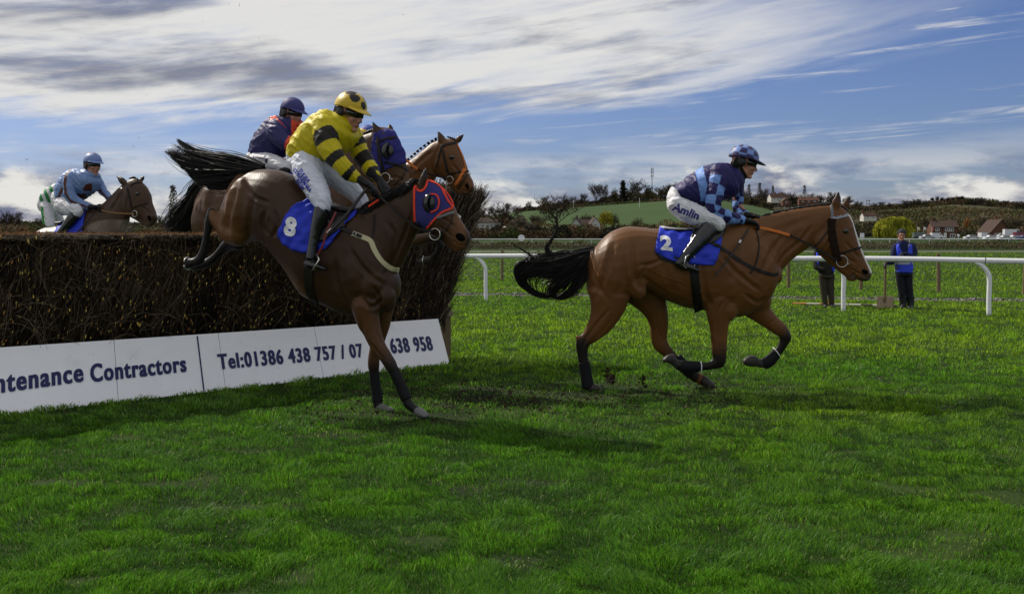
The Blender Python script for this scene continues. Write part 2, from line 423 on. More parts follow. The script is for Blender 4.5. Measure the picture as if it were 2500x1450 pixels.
def hit(bvhs, fr, x, y, off=.004, lat=0.0):
    """where the line of sight through a crop pixel meets a built surface, lifted off it by off"""
    r = ray(*fr.px(x, y)).normalized(); best = None
    for b in (bvhs if isinstance(bvhs, (list, tuple)) else [bvhs]):
        h = b.ray_cast(CAM, r)
        if h[0] is not None and (best is None or h[3] < best[3]): best = h
    if best is None or abs((best[0]-fr.P(x, y, lat)).length) > 1.2: return None, None
    nrm = best[1] if best[1].dot(r) < 0 else -best[1]
    return best[0] + nrm*off, nrm
def drape(name, fr, bvhs, edges, mat_, parent, n=(14, 14), off=.012, thick=.006, lat=0.0, wob=0.0, smooth_it=2, cols=None):
    """cloth laid on a body: Coons patch in the picture plane between 4 edge polylines (top, right, bottom, left), thrown onto the surface"""
    T, R_, B, Lf = [catmull(np.array(e, float), 40) for e in edges]   # top: TL->TR, right: TR->BR, bottom: BL->BR, left: TL->BL
    nu, nv = n; G = [[None]*(nv+1) for _ in range(nu+1)]; Nn = [[None]*(nv+1) for _ in range(nu+1)]
    def ev(E, t): q = t*(len(E)-1); i = min(int(q), len(E)-2); f = q-i; return E[i]*(1-f)+E[i+1]*f
    miss = []
    UV = {}
    for i in range(nu+1):
        u = i/nu
        for j in range(nv+1):
            v = j/nv
            p = (1-v)*ev(T, u)+v*ev(B, u)+(1-u)*ev(Lf, v)+u*ev(R_, v) - ((1-u)*(1-v)*T[0]+u*(1-v)*T[-1]+(1-u)*v*B[0]+u*v*B[-1])
            h, nn = hit(bvhs, fr, p[0], p[1], off, lat); UV[i, j] = p
            if h is None: miss.append((i, j))
            else: G[i][j] = h; Nn[i][j] = nn
    for _ in range(60):
        if not miss: break
        nxt = []
        for i, j in miss:
            nb = [(a, b) for a, b in ((i-1, j), (i+1, j), (i, j-1), (i, j+1)) if 0 <= a <= nu and 0 <= b <= nv and G[a][b] is not None]
            if nb:
                q = G[nb[0][0]][nb[0][1]]; la = (q-fr.O).dot(fr.L); G[i][j] = fr.P(UV[i, j][0], UV[i, j][1], la-.005); Nn[i][j] = Nn[nb[0][0]][nb[0][1]]
            else: nxt.append((i, j))
        miss = nxt
    for i, j in miss: G[i][j] = fr.P(UV[i, j][0], UV[i, j][1], lat+.2); Nn[i][j] = fr.L.copy()
    for _ in range(smooth_it):
        H = [[G[i][j].copy() for j in range(nv+1)] for i in range(nu+1)]
        for i in range(1, nu):
            for j in range(1, nv):
                av = (G[i-1][j]+G[i+1][j]+G[i][j-1]+G[i][j+1])/4
                # only move outwards, so the cloth spans hollows
                dlt = (av-G[i][j]).dot(Nn[i][j]); H[i][j] = G[i][j] + Nn[i][j]*dlt*(1 if dlt > 0 else .3)
        G = H
    V, Fc, idx = [], [], {}
    for i in range(nu+1):
        for j in range(nv+1):
            p = G[i][j]; nn = Nn[i][j]
            if wob: p = p + nn*wob*((math.sin(i*1.1+j*.35)+math.sin(i*.5-j*.9+1)+.6*math.sin(i*.3+j*1.7))*.6)
            idx[i, j] = len(V)//1; V.append(tuple(p))
    m = len(V)
    for i in range(nu+1):
        for j in range(nv+1): V.append(tuple(Vector(V[idx[i, j]]) - Nn[i][j]*thick))
    for i in range(nu):
        for j in range(nv):
            a, b, c, d = idx[i, j], idx[i+1, j], idx[i+1, j+1], idx[i, j+1]; Fc += [[a, d, c, b], [a+m, b+m, c+m, d+m]]
    bd = [idx[i, 0] for i in range(nu+1)]+[idx[nu, j] for j in range(1, nv+1)]+[idx[i, nv] for i in range(nu-1, -1, -1)]+[idx[0, j] for j in range(nv-1, 0, -1)]
    for k in range(len(bd)):
        a, b = bd[k], bd[(k+1) % len(bd)]; Fc.append([a, b, b+m, a+m])
    ob = mesh_obj(name, V, Fc, mat_, parent, True)
    bv = BVHTree.FromPolygons([Vector(v) for v in V], Fc)
    return ob, bv
def onto(fr, bvhs, pts, off, n, lat=0.2):
    C = catmull(np.array([p[:2] for p in pts], float), n); P3, N3, last = [], [], lat
    for x, y in C:
        h, nn = hit(bvhs, fr, x, y, off)
        if h is None: h = fr.P(x, y, last); nn = fr.L.copy()
        last = (h-fr.O).dot(fr.L); P3.append(h); N3.append(nn)
    return P3, N3
def ribbon(name, P3, N3, width, thick, mat_, parent):
    V, Fc = [], []; k = len(P3); wd = width if hasattr(width, '__len__') else [width]*k
    for i in range(k):
        T = (P3[min(i+1, k-1)]-P3[max(i-1, 0)]).normalized(); s_ = T.cross(N3[i]); 
        if s_.length < 1e-4: s_ = Vector((0, 0, 1))
        s_.normalize(); nn = s_.cross(T).normalized()
        if nn.dot(N3[i]) < 0: nn = -nn
        for a, b in ((-1, 1), (-.8, 1.25), (.8, 1.25), (1, 1), (1, -1), (-1, -1)):
            V.append(tuple(P3[i] + s_*a*wd[i]/2 + nn*b*thick/2))
    m = 6
    for i in range(k-1):
        for j in range(m): Fc.append([i*m+j, i*m+(j+1) % m, (i+1)*m+(j+1) % m, (i+1)*m+j])
    Fc.append(list(range(m))[::-1]); Fc.append([(k-1)*m+j for j in range(m)])
    return mesh_obj(name, V, Fc, mat_, parent, False)
def strap(name, fr, bvhs, pts, width, mat_, parent, thick=.005, off=.004, n=24, lat=.2):
    P3, N3 = onto(fr, bvhs, pts, off, n, lat)
    for _ in range(2): P3 = [P3[0]]+[(P3[i-1]+2*P3[i]+P3[i+1])/4 for i in range(1, len(P3)-1)]+[P3[-1]]
    return ribbon(name, P3, N3, width, thick, mat_, parent)
def free_strap(name, fr, pts, width, mat_, parent, thick=.005, n=24):
    P = catmull(np.array([list(fr.P(*p[:3])) for p in pts]), n); P3 = [Vector(p) for p in P]
    return ribbon(name, P3, [fr.L.copy()]*n, width, thick, mat_, parent)
def torus(name, c, nrm, R, r, mat_, parent, n=28, arc=(0, 2*math.pi)):
    nrm = Vector(nrm).normalized(); a = nrm.cross(Vector((0, 0, 1))).normalized(); b = nrm.cross(a)
    V, Fc = [], []; full = abs(arc[1]-arc[0]-2*math.pi) < 1e-6
    pts = [Vector(c)+(a*math.cos(t)+b*math.sin(t))*R for t in np.linspace(arc[0], arc[1], n)]
    tube(V, Fc, pts, r, 7)
    return mesh_obj(name, V, Fc, mat_, parent, True)
def text_mesh(body, bold=.02, spc=1.0):
    cu = bpy.data.curves.new('t', 'FONT'); cu.body = body; cu.offset = bold; cu.space_character = spc; cu.resolution_u = 4; cu.fill_mode = 'FRONT'
    o = bpy.data.objects.new('t', cu); S.collection.objects.link(o)
    dg = bpy.context.evaluated_depsgraph_get(); dg.update(); me = bpy.data.meshes.new_from_object(o.evaluated_get(dg))
    V = [tuple(v.co) for v in me.vertices]; Fc = [list(p.vertices) for p in me.polygons]
    bpy.data.objects.remove(o); bpy.data.meshes.remove(me)
    return V, Fc
def text_on(name, body, mp, mat_, parent, bold=.02, thick=.003, subd=1, spc=1.0):
    """lettering as a thin raised skin; mp maps (u 0..1, v 0..1 of cap height) to (point, normal)"""
    import bmesh
    V, Fc = text_mesh(body, bold, spc); V = np.array(V); x0, x1 = V[:, 0].min(), V[:, 0].max(); y0, y1 = V[:, 1].min(), V[:, 1].max()
    bm = bmesh.new(); vs = [bm.verts.new(v) for v in V]
    for f in Fc:
        try: bm.faces.new([vs[i] for i in f])
        except Exception: pass
    if subd: bmesh.ops.subdivide_edges(bm, edges=[e for e in bm.edges if e.calc_length() > .12], cuts=subd, use_grid_fill=False)
    bmesh.ops.triangulate(bm, faces=bm.faces)
    top = {}; P, G = [], []
    for v in bm.verts:
        p, nn = mp((v.co.x-x0)/(x1-x0), (v.co.y-y0)/(y1-y0)); top[v.index if v.index >= 0 else id(v)] = None; P.append((p, nn))
    bm.verts.index_update()
    G = [[v.index for v in f.verts] for f in bm.faces]
    m = len(P); VV = [tuple(p) for p, _ in P]+[tuple(p-nn*thick) for p, nn in P]
    FF = list(G)+[[i+m for i in f][::-1] for f in G]
    for e in bm.edges:
        if len(e.link_faces) == 1: a, b = e.verts[0].index, e.verts[1].index; FF.append([a, b, b+m, a+m])
    bm.free()
    return mesh_obj(name, VV, FF, mat_, parent, False)
# ------------------------------------------------------------------ terrain
YP = [-50, 30, 200, 225, 255, 280, 320, 450, 520, 900, 4000]; ZP = [0, 0, -1.7, -1.7, -1.0, -.3, .2, 1.0, 1.0, 1.0, 1.0]
XA = [-2500, -500, 0, 400, 1000, 1120, 1250, 1400, 1500, 1600, 1680, 1760, 1850, 1930, 2000, 2100, 2500, 3500]
YA = [566, 560, 553, 553, 548, 536, 519, 508, 501, 494, 489, 492, 506, 528, 545, 552, 552, 560]
XB = [-2500, -500, 0, 200, 400, 1000, 1100, 1200, 1350, 1600, 1850, 1960, 2050, 2130, 2200, 2260, 2330, 2400, 2450, 2500, 3500]
YB = [566, 560, 552, 549, 552, 552, 542, 534, 524, 520, 506, 508, 512, 515, 511, 506, 500, 504, 509, 514, 540]
def gz(x, y):
    x, y = np.asarray(x, float), np.asarray(y, float); z = np.interp(y, YP, ZP)
    px = 1250+2500*x/np.maximum(y, 1)
    a = (572-np.interp(px, XA, YA))/2500*1000; b = (572-np.interp(px, XB, YB))/2500*1900
    za = 1+a*sst0((y-440)/560)*(1-.3*sst0((y-1000)/300)); zb = 1+b*sst0((y-1150)/750)
    hill = np.maximum(za, np.where(y > 1150, zb, 0))
    return np.where(y > 440, np.maximum(z, hill), z)
def sst0(t): t = np.clip(t, 0, 1); return t*t*(3-2*t)
def grid(us, ys):
    U, Yg = np.meshgrid(us, ys); X = U*np.maximum(Yg, 12); Z = gz(X, Yg)
    V = np.stack([X, Yg, Z], -1).reshape(-1, 3); n, m = Yg.shape; i = np.arange(n*m).reshape(n, m)
    return V, np.stack([i[:-1, :-1], i[:-1, 1:], i[1:, 1:], i[1:, :-1]], -1).reshape(-1, 4)
us = np.linspace(-1.6, 1.6, 240)
V, Fq = grid(us, np.concatenate([np.linspace(-30, 30, 8), np.linspace(40, 450, 50)]))
m_ground = mat('turf_soil', (.012, .022, .006), .95, .1, vary=.25, vscale=.9, col2=(.030, .055, .010), bump=.01, bscale=30)
tag(mesh_obj('ground', V, Fq, m_ground, None, True), kind='structure')
V, Fq = grid(us, np.concatenate([np.linspace(450, 1300, 90), np.linspace(1330, 2600, 40)]))
V[:, 2] += .0
pxv = 1250+2500*V[:, 0]/V[:, 1]
green = sst0((pxv-1180)/60)*(1-sst0((pxv-1935)/40))*(V[:, 1] < 1010)*sst0((V[:, 1]-520)/60)
nz = fbm(V[:, 0]*.02, V[:, 1]*.02, 3, 4)
c1 = np.array((.036, .066, .019))[None]*(.8+.4*nz[:, None]); c0 = np.array((.050, .045, .020))[None]*(.5+nz[:, None]); c0[nz > .58] *= (.8, 1.3, .6)
tag(mesh_obj('hill', V, Fq, mat('hill_cover', rough=.95, spec=.1, attr=True, vary=.2, vscale=.05), None, True, cols=c1*green[:, None]+c0*(1-green[:, None])), kind='structure')

# ------------------------------------------------------------------ turf
def blades(name, n, y0, y1, side, hgt, wid, pw, seed, keep=None, cfac=1.0):
    r = np.random.default_rng(seed)
    t = r.random(n*2); q = 1-pw
    Y = (y0**q + t*(y1**q-y0**q))**(1/q); X = (r.random(n*2)*2-1)*(side*Y+.7)
    den = fbm(X*1.6, Y*1.6, 11, 3); ok = r.random(n*2) < .55+1.0*(den-.2)
    mud = mudmask(X, Y); ok &= r.random(n*2) > mud*.97
    if keep is not None: ok &= keep(X, Y)
    X, Y, den, mud = X[ok][:n], Y[ok][:n], den[ok][:n], mud[ok][:n]; n = len(X)
    clump = np.clip((fbm(X*5.5, Y*7.0, 21, 3)-.5)*1.9+.5, 0, 1); fine = vnoise(X*10, Y*13, 5)
    H = hgt*(.34+1.1*clump*(.35+1.0*fine))*(.6+.6*r.random(n))*(1-.55*mud)
    wd = wid*(Y/4.5)**.75*(.6+.8*r.random(n))
    ang = vnoise(X*2.3, Y*2.3, 31)*9+r.normal(0, .9, n); lean = H*(.25+.9*r.random(n))*(.6+.8*vnoise(X*3, Y*3, 41))
    dx, dy = np.cos(ang)*lean, np.sin(ang)*lean*.7
    fa = r.random(n)*6.283; wx, wy = np.cos(fa)*wd, np.sin(fa)*wd*.4
    Z = gz(X, Y)
    V = np.empty((n, 5, 3), np.float32)
    V[:, 0] = np.stack([X-wx, Y-wy, Z-.01], -1); V[:, 1] = np.stack([X+wx, Y+wy, Z-.01], -1)
    V[:, 2] = np.stack([X-wx*.8+dx*.4, Y-wy*.8+dy*.4, Z+H*.62], -1); V[:, 3] = np.stack([X+wx*.8+dx*.4, Y+wy*.8+dy*.4, Z+H*.62], -1)
    V[:, 4] = np.stack([X+dx, Y+dy, Z+H*(.80+.2*r.random(n))], -1)
    b = np.arange(n)*5
    Fq = np.concatenate([np.stack([b, b+1, b+3], -1), np.stack([b, b+3, b+2], -1), np.stack([b+2, b+3, b+4], -1)])
    base = np.array((.078, .205, .014)); yel = np.array((.185, .310, .016)); dry = np.array((.20, .27, .07)); dk = np.array((.028, .085, .008))
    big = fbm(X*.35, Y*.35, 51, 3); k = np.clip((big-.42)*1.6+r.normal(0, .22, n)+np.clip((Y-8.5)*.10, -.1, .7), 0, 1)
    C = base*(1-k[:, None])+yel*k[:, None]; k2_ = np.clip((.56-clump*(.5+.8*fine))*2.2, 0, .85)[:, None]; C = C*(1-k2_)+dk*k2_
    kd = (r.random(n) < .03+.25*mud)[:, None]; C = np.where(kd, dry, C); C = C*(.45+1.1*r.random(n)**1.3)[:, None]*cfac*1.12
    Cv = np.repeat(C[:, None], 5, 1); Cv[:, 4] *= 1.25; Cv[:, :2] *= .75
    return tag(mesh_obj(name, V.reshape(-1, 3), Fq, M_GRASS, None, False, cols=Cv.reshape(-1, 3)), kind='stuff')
M_GRASS = mat('grass_blade', rough=.45, spec=.30, attr=True, trans=.42)
def mudmask(X, Y):
    m1 = np.exp(-((X-.35)/2.3)**4-((Y-9.75)/.75)**2); m2 = np.exp(-((X+.65)/.8)**2-((Y-8.6)/.55)**2)*.9; m3 = np.exp(-((X-.2)/1.5)**2-((Y-8.7)/.7)**2)*.55
    n = fbm(X*3.2, Y*5.5, 61, 4); d_ = np.clip((fbm(X*2.1+40, Y*3.4, 71, 2)-.70)*9, 0, .8); return np.clip(np.maximum((np.maximum(np.maximum(m1, m2), m3))*(n*2.9-.72), d_*(Y < 11)), 0, 1)
pA, pB = ground_at(0, 1015), ground_at(1098, 888)
ex, ey = (pB-pA).x, (pB-pA).y; LN = math.hypot(ex, ey); ex /= LN; ey /= LN; nx_, ny_ = -ey, ex
def behind_fence(X, Y):
    s_ = (X-pA.x)*ex+(Y-pA.y)*ey; b = (X-pA.x)*nx_+(Y-pA.y)*ny_
    return (b > .08) & (b < 1.3) & (s_ < LN+.1)
def road(X, Y): return np.abs(Y-(25.6-.19*X)) < .42
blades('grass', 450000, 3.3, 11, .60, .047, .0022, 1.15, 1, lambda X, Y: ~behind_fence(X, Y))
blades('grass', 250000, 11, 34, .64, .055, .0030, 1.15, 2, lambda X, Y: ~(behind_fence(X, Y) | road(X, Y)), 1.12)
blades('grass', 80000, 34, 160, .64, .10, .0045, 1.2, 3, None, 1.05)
# gravel path beyond the rail
V, Fc = [], []
for i in range(61):
    x = -14+i*.6; y = 25.6-.19*x
    V += [(x, y-.42, .004), (x, y+.42, .004)]
Fc = [[2*i, 2*i+2, 2*i+3, 2*i+1] for i in range(60)]
tag(mesh_obj('path', V, Fc, mat('gravel', (.10, .095, .085), .95, .2, vary=.5, vscale=9, bump=.03, bscale=14, col2=(.24, .23, .21), vlo=.45, vhi=.6)), kind='structure')
r = np.random.default_rng(5); n = 5200; X = r.random(n)*30-10; Yv = 25.6-.19*X+r.normal(0, .2, n); s_ = .012+.03*r.random(n)
V = np.stack([X, Yv, np.full(n, .01)], -1)[:, None]+r.normal(0, 1, (n, 4, 3))*s_[:, None, None]*np.array([1, 1, .6]); V[..., 2] = np.abs(V[..., 2])
b = np.arange(n)*4; Fq = np.concatenate([np.stack([b+a_, b+b_, b+c_], -1) for a_, b_, c_ in ((0, 1, 2), (0, 2, 3), (0, 3, 1), (1, 3, 2))])
tag(mesh_obj('gravel', V.reshape(-1, 3), Fq, mat('gravel_stone', rough=.9, attr=True), None, False, cols=np.repeat((.06+.18*r.random((n, 1)))*np.array([1, .97, .92]), 4, 0)), kind='stuff')
# torn-up earth where the horses land
def clod(V, C, P, s, k=14, col=(.030, .018, .010)):
    pts = r.normal(0, 1, (k, 3)); pts /= np.linalg.norm(pts, axis=1, keepdims=True); 
    for _ in range(k): 
        a_ = pts[r.integers(k)]*s*(.5+.6*r.random()); t1 = r.normal(0, s*.45, 3); t2 = r.normal(0, s*.45, 3)
        V += [P+a_, P+a_+t1, P+a_+t2]; C += [np.array(col)*(.5+r.random())]*3
V, C = [], []
for i in range(6000):
    x, y = r.normal(.2, 1.7), r.normal(9.3, .75)
    if mudmask(np.array([x]), np.array([y]))[0] < .15: continue
    clod(V, C, np.array([x, y, .005]), .009+.024*r.random()**2, 5)
V = np.array(V); Fq = np.arange(len(V)).reshape(-1, 3)
M_MUD = mat('mud', rough=.85, spec=.25, attr=True)
tag(mesh_obj('mud', V, Fq, M_MUD, None, False, cols=np.array(C)), kind='stuff')
def clod_thing(name, px, py, Y, s, label, k=60):
    V, C = [], []; P = np.array(at(px, py, Y))
    for _ in range(5): clod(V, C, P+r.normal(0, s*.45, 3), s*.55, k//3)
    tag(mesh_obj(name, np.array(V), np.arange(len(V)).reshape(-1, 3), M_MUD, None, False, cols=np.array(C)), label, 'clod', 'clods of turf thrown up')
clod_thing('turf_clod', 1490, 922, 9.9, .075, 'largest dark clod of turf kicked up behind the left hind hoof of horse 2', 120)
clod_thing('turf_clod', 1568, 932, 9.9, .055, 'dark clod of turf hanging just above the mud under the belly of horse 2')
clod_thing('turf_clod', 1590, 912, 9.9, .022, 'small clod of turf in the air right of the big spray')
clod_thing('turf_clod', 1132, 938, 10.3, .045, 'lump of turned earth lying nearest the end of the white board')
clod_thing('turf_clod', 780, 1052, 8.0, .045, 'lump of turned earth lying left of the front hooves of horse 8')
V, C = [], []
for i in range(300):
    a_ = r.random(); P = np.array(at(1492+r.normal(0, 26)+(r.random() < .4)*r.random()*110, 930-abs(r.normal(0, 32)), 9.9+r.normal(0, .1)))
    clod(V, C, P, .004+.010*r.random()**2, 3)
tag(mesh_obj('dirt', np.array(V), np.arange(len(V)).reshape(-1, 3), M_MUD, None, False, cols=np.array(C)), kind='stuff')
V, C = [], []
for i in range(90):
    px, py = r.random()*420, 240+r.random()**.7*270
    if r.random() < .2: px, py = 150+r.random()*900, r.random()*330
    clod(V, C, np.array(at(px, py, 12+r.normal(0, .8))), .004+.014*r.random()**3, 4)
tag(mesh_obj('dirt', np.array(V), np.arange(len(V)).reshape(-1, 3), M_MUD, None, False, cols=np.array(C)), kind='stuff')

# ------------------------------------------------------------------ the steeplechase fence
def fp(s_, b, z=0.0): return Vector((pA.x+ex*s_+nx_*b, pA.y+ey*s_+ny_*b, z))
fence = empty('brush_fence', fp(LN/2, .6), 'dark birch brush fence with a clipped top and a bushy taller right end', 'fence')
S0, ZT = -2.6, 1.515
V, Fc = [], []
def prism(V, Fc, prof, s0, s1):
    b = len(V)
    for s_ in (s0, s1):
        for (bb, z) in prof: V.append(tuple(fp(s_, bb, z)))
    k = len(prof)
    for i in range(k): Fc.append([b+i, b+(i+1) % k, b+k+(i+1) % k, b+k+i])
    Fc.append([b+i for i in range(k)][::-1]); Fc.append([b+k+i for i in range(k)])
prism(V, Fc, [(.42, 0), (1.15, 0), (1.05, ZT-.07), (.50, ZT-.07)], S0, LN-.12)
prism(V, Fc, [(.55, .3), (1.0, .3), (1.0, 1.93), (.58, 1.93)], LN-.75, LN-.06)
mesh_obj('packing', V, Fc, mat('brush_core', (.008, .006, .004), .95, .05, bump=.03, bscale=20), fence)
def twigs(name, n, seed, region, parent, mt, rad=.0022, kk=4):
    rr = np.random.default_rng(seed); P, R, C = region(rr, n)
    V, Fq, m_ = strands(P, R, flat=False); Cv = np.repeat(C, P.shape[1]*m_, 0)
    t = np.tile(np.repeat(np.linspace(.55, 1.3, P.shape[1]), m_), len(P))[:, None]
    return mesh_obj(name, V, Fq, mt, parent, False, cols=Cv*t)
M_TWIG = mat('birch_twig', rough=.7, spec=.25, attr=True)
def end_h(s_): return .58*sst0((s_-(LN-1.15))/.8)
def front_reg(rr, n):
    s_ = S0+rr.random(n)*(LN-S0-.05); z0 = .42+rr.random(n)**.9*1.08; L_ = .18+.34*rr.random(n)
    lean = rr.normal(0, .15, n)+(vnoise(s_*1.5, z0*2, 5)-.5)*.55; out = rr.normal(-.06, .10, n)
    k = 4; t = np.linspace(0, 1, k); P = np.zeros((n, k, 3)); zt = ZT+end_h(s_)-.03+rr.normal(0, .018, n)
    swell = .05*fbm(s_*3, z0*3, 15)+.02*rr.random(n)
    for j in range(k):
        z = z0+L_*t[j]; z = np.minimum(z, zt)
        b = .40+.08*z/1.5+out*t[j]*.6-swell*1.2; ss = s_+lean*L_*t[j]+.010*np.sin(t[j]*5+s_*40)
        P[:, j] = np.stack([pA.x+ex*ss+nx_*b, pA.y+ey*ss+ny_*b, z], -1)
    R = np.outer(.0018+.0022*rr.random(n)**2, 1-.55*t)
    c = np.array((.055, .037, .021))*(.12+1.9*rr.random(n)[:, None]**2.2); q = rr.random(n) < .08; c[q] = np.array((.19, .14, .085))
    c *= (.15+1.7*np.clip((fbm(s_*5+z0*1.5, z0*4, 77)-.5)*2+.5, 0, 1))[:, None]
    return P, R, c
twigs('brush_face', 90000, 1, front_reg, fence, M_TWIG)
def top_reg(rr, n):
    s_ = S0+rr.random(n)*(LN-S0-.05); b0 = .38+.70*rr.random(n); k = 3; t = np.linspace(0, 1, k); P = np.zeros((n, k, 3)); h = ZT+end_h(s_)+np.abs(rr.normal(0, .011, n))+.03*(fbm(s_*6, b0*6, 9)-.5)
    for j in range(k):
        P[:, j] = np.stack([pA.x+ex*(s_+rr.normal(0, .012, n)*j)+nx_*(b0+rr.normal(0, .012, n)*j), pA.y+ey*(s_+.0)+ny_*b0, h-.16+.16*t[j]], -1)
    c = np.array((.22, .115, .045))*(.3+1.2*rr.random(n)[:, None]**1.5)  # cut ends warmer and brighter: sunlight put into the twig colour
    return P, np.outer(.0022+.0022*rr.random(n), 1-.3*t), c
twigs('clipped_top', 36000, 2, top_reg, fence, M_TWIG)
def end_reg(rr, n):
    b0 = .34+.85*rr.random(n); s0 = LN-1.3+1.34*rr.random(n)**.75; z0 = .35+1.55*rr.random(n)**.75; L_ = .12+.24*rr.random(n); w_ = np.clip((s0-(LN-1.3))/1.3, 0, 1)**2
    k = 5; t = np.linspace(0, 1, k); P = np.zeros((n, k, 3)); ob = rr.normal(0, .16, n); fan = rr.normal(.12, .30, n)
    top = ZT+.02+end_h(s0)*1.05+rr.normal(0, .05, n)-.25*np.clip(w_-.72, 0, 1)
    for j in range(k):
        z = np.minimum(z0+L_*t[j], top); fl = w_*(.02+.72*np.clip(z/2.0, 0, 1)**1.4); ss = s0+fl+fan*w_*L_*t[j]+.012*np.sin(t[j]*5+s0*90); b = b0*(1-.25*w_)+ob*L_*t[j]
        P[:, j] = np.stack([pA.x+ex*ss+nx_*b, pA.y+ey*ss+ny_*b, z], -1)
    c = np.array((.048, .033, .022))*(.15+1.8*rr.random(n)[:, None]**2); q = rr.random(n) < .12; c[q] = np.array((.30, .23, .16))
    return P, np.outer(.0026+.0028*rr.random(n)**2, 1-.5*t), c
twigs('bushy_end', 110000, 3, end_reg, fence, M_TWIG)
def fleck_reg(rr, n):
    s_ = S0+rr.random(n)*(LN-S0); z0 = .55+rr.random(n)*.95; P = np.zeros((n, 3, 3)); L_ = .012+.025*rr.random(n)
    for j in range(3):
        b = .285-.03*rr.random(n)+.05*z0/1.5; P[:, j] = np.stack([pA.x+ex*(s_+.004*j)+nx_*b, pA.y+ey*(s_+.004*j)+ny_*b, z0+L_*j*.5], -1)
    c = np.where((rr.random(n) < .6)[:, None], np.array((.75, .58, .12)), np.array((.60, .28, .07)))*(.5+rr.random(n)[:, None])
    return P, np.outer(.003+.004*rr.random(n), np.array([.6, 1, .4])), c
tag(twigs('dead_leaves', 900, 4, fleck_reg, fence, M_TWIG), kind='stuff')
def stray_reg(rr, n):
    s_ = S0+rr.random(n)*(LN-S0); z0 = .5+rr.random(n)*1.0; k = 6; t = np.linspace(0, 1, k); P = np.zeros((n, k, 3)); L_ = .2+.3*rr.random(n); an = rr.normal(1.2, .7, n); cv = rr.normal(0, .6, n)
    for j in range(k):
        ss = s_+L_*t[j]*np.cos(an+cv*t[j]); z = np.minimum(z0+L_*t[j]*np.sin(an+cv*t[j]), 1.52); b = .30+.05*z/1.5-.05*t[j]
        P[:, j] = np.stack([pA.x+ex*ss+nx_*b, pA.y+ey*ss+ny_*b, z], -1)
    return P, np.outer(.0018+.0012*rr.random(n), 1-.5*t), np.array((.24, .18, .115))*(.4+.9*rr.random(n)[:, None])
twigs('stray_stem', 1000, 5, stray_reg, fence, M_TWIG)

# the white board along its foot
def lean_hit(px, py, k):
    r_ = ray(px, py); n_ = Vector((nx_, ny_, -k)); t = (pA-CAM).dot(n_)/r_.dot(n_); return CAM+r_*t
tA, tB = lean_hit(0, 848, .55), lean_hit(1070, 778, .45)
def bp_(u, v, off=0.0):          # u metres along from A, v 0..1 up the slope
    f = u/LN; lo = pA.lerp(pB, f); hi = tA.lerp(tB, f); p = lo.lerp(hi, v)
    n_ = (pB-pA).cross(hi-lo).normalized(); n_ = n_ if n_.y < 0 else -n_
    return p+n_*off, n_
board = empty('advertising_board', fp(LN/2, .1), 'long sloping white board with dark blue lettering along the foot of the brush fence', 'advertising board')
M_BOARD = mat('white_board', (.86, .86, .88), .35, .4, vary=.04, vscale=3, col2=(.68, .66, .62), vlo=.60, vhi=.85)
def u_at(px, py):
    g_ = ground_at(px, py); return (g_-pA).dot((pB-pA).normalized())
cuts = [S0, u_at(-260, 1046), u_at(0, 1015)-.42, u_at(255, 972), u_at(500, 940), u_at(737, 914), LN]
for i in range(len(cuts)-1):
    V, Fc = [], []; a, b = cuts[i]+.003, cuts[i+1]-.003; K = 24
    for j in range(K+1):
        for v in (0, 1):
            p, n_ = bp_(a+(b-a)*j/K, v); V += [tuple(p), tuple(p-n_*.012)]
    for j in range(K):
        q, q2 = 4*j, 4*j+4; Fc += [[q, q+2, q2+2, q2], [q+1, q2+1, q2+3, q+3], [q+2, q+3, q2+3, q2+2], [q, q2, q2+1, q+1]]
    Fc += [[0, 1, 3, 2], [4*K, 4*K+2, 4*K+3, 4*K+1]]
    mesh_obj('panel', V, Fc, M_BOARD, board)
M_PRINT = mat('dark_blue_print', (.016, .020, .10), .5, .3); M_SEAM = mat('dark_seam', (.03, .03, .05), .7)
def v_at(px, py):                # slope position of a pixel on the board plane
    r_ = ray(px, py); n_ = (pB-pA).cross(tA-pA).normalized(); t = (pA-CAM).dot(n_)/r_.dot(n_); P = CAM+r_*t
    u = (P-pA).dot((pB-pA).normalized()); v = P.z/(tA.z+(tB.z-tA.z)*u/LN)
    for _ in range(6): qx, qy = proj(bp_(u, v)[0]); u += (px-qx)/230; v += (qy-py)/160
    return u, v
def board_text(body, bl, br, tl, bold=.022, h=None):
    for q in range(3): board_text1(body, bl, br, tl, bold, q)
def board_text1(body, bl, br, tl, bold, q):
    u0, v0 = v_at(*bl); u1, v1 = v_at(*br); ut, vt = v_at(*tl); u0 += (q-1)*.0042; u1 += (q-1)*.0042
    BT.append(text_on('lettering', body, lambda a, b: bp_(u0+(u1-u0)*a, v0+(v1-v0)*a+(vt-v0)*b, .006+q*.0009), M_PRINT, board, bold, .0005, 1, 1.16))
BT = []
board_text('Contractors', (222, 934), (455, 908), (217, 889)); board_text('ntenance', (-12, 962), (203, 932), (-15, 919))
board_text('Mai', (-95, 970), (-28, 964), (-98, 921))
board_text('Tel:01386 438 757 / 07', (535, 903), (888, 872), (528, 864)); board_text('638 958', (957, 864), (1058, 856), (952, 826))
k = 0
while k < len(BT):          # the thin layers of one line of writing become one mesh
    grp = BT[k:k+3]; V, Fc = [], []
    for o in grp:
        b = len(V); V += [tuple(v.co) for v in o.data.vertices]; Fc += [[i+b for i in p_.vertices] for p_ in o.data.polygons]
    for o in grp: bpy.data.objects.remove(o)
    mesh_obj('lettering', V, Fc, M_PRINT, board); k += 3
V, Fc = [], []
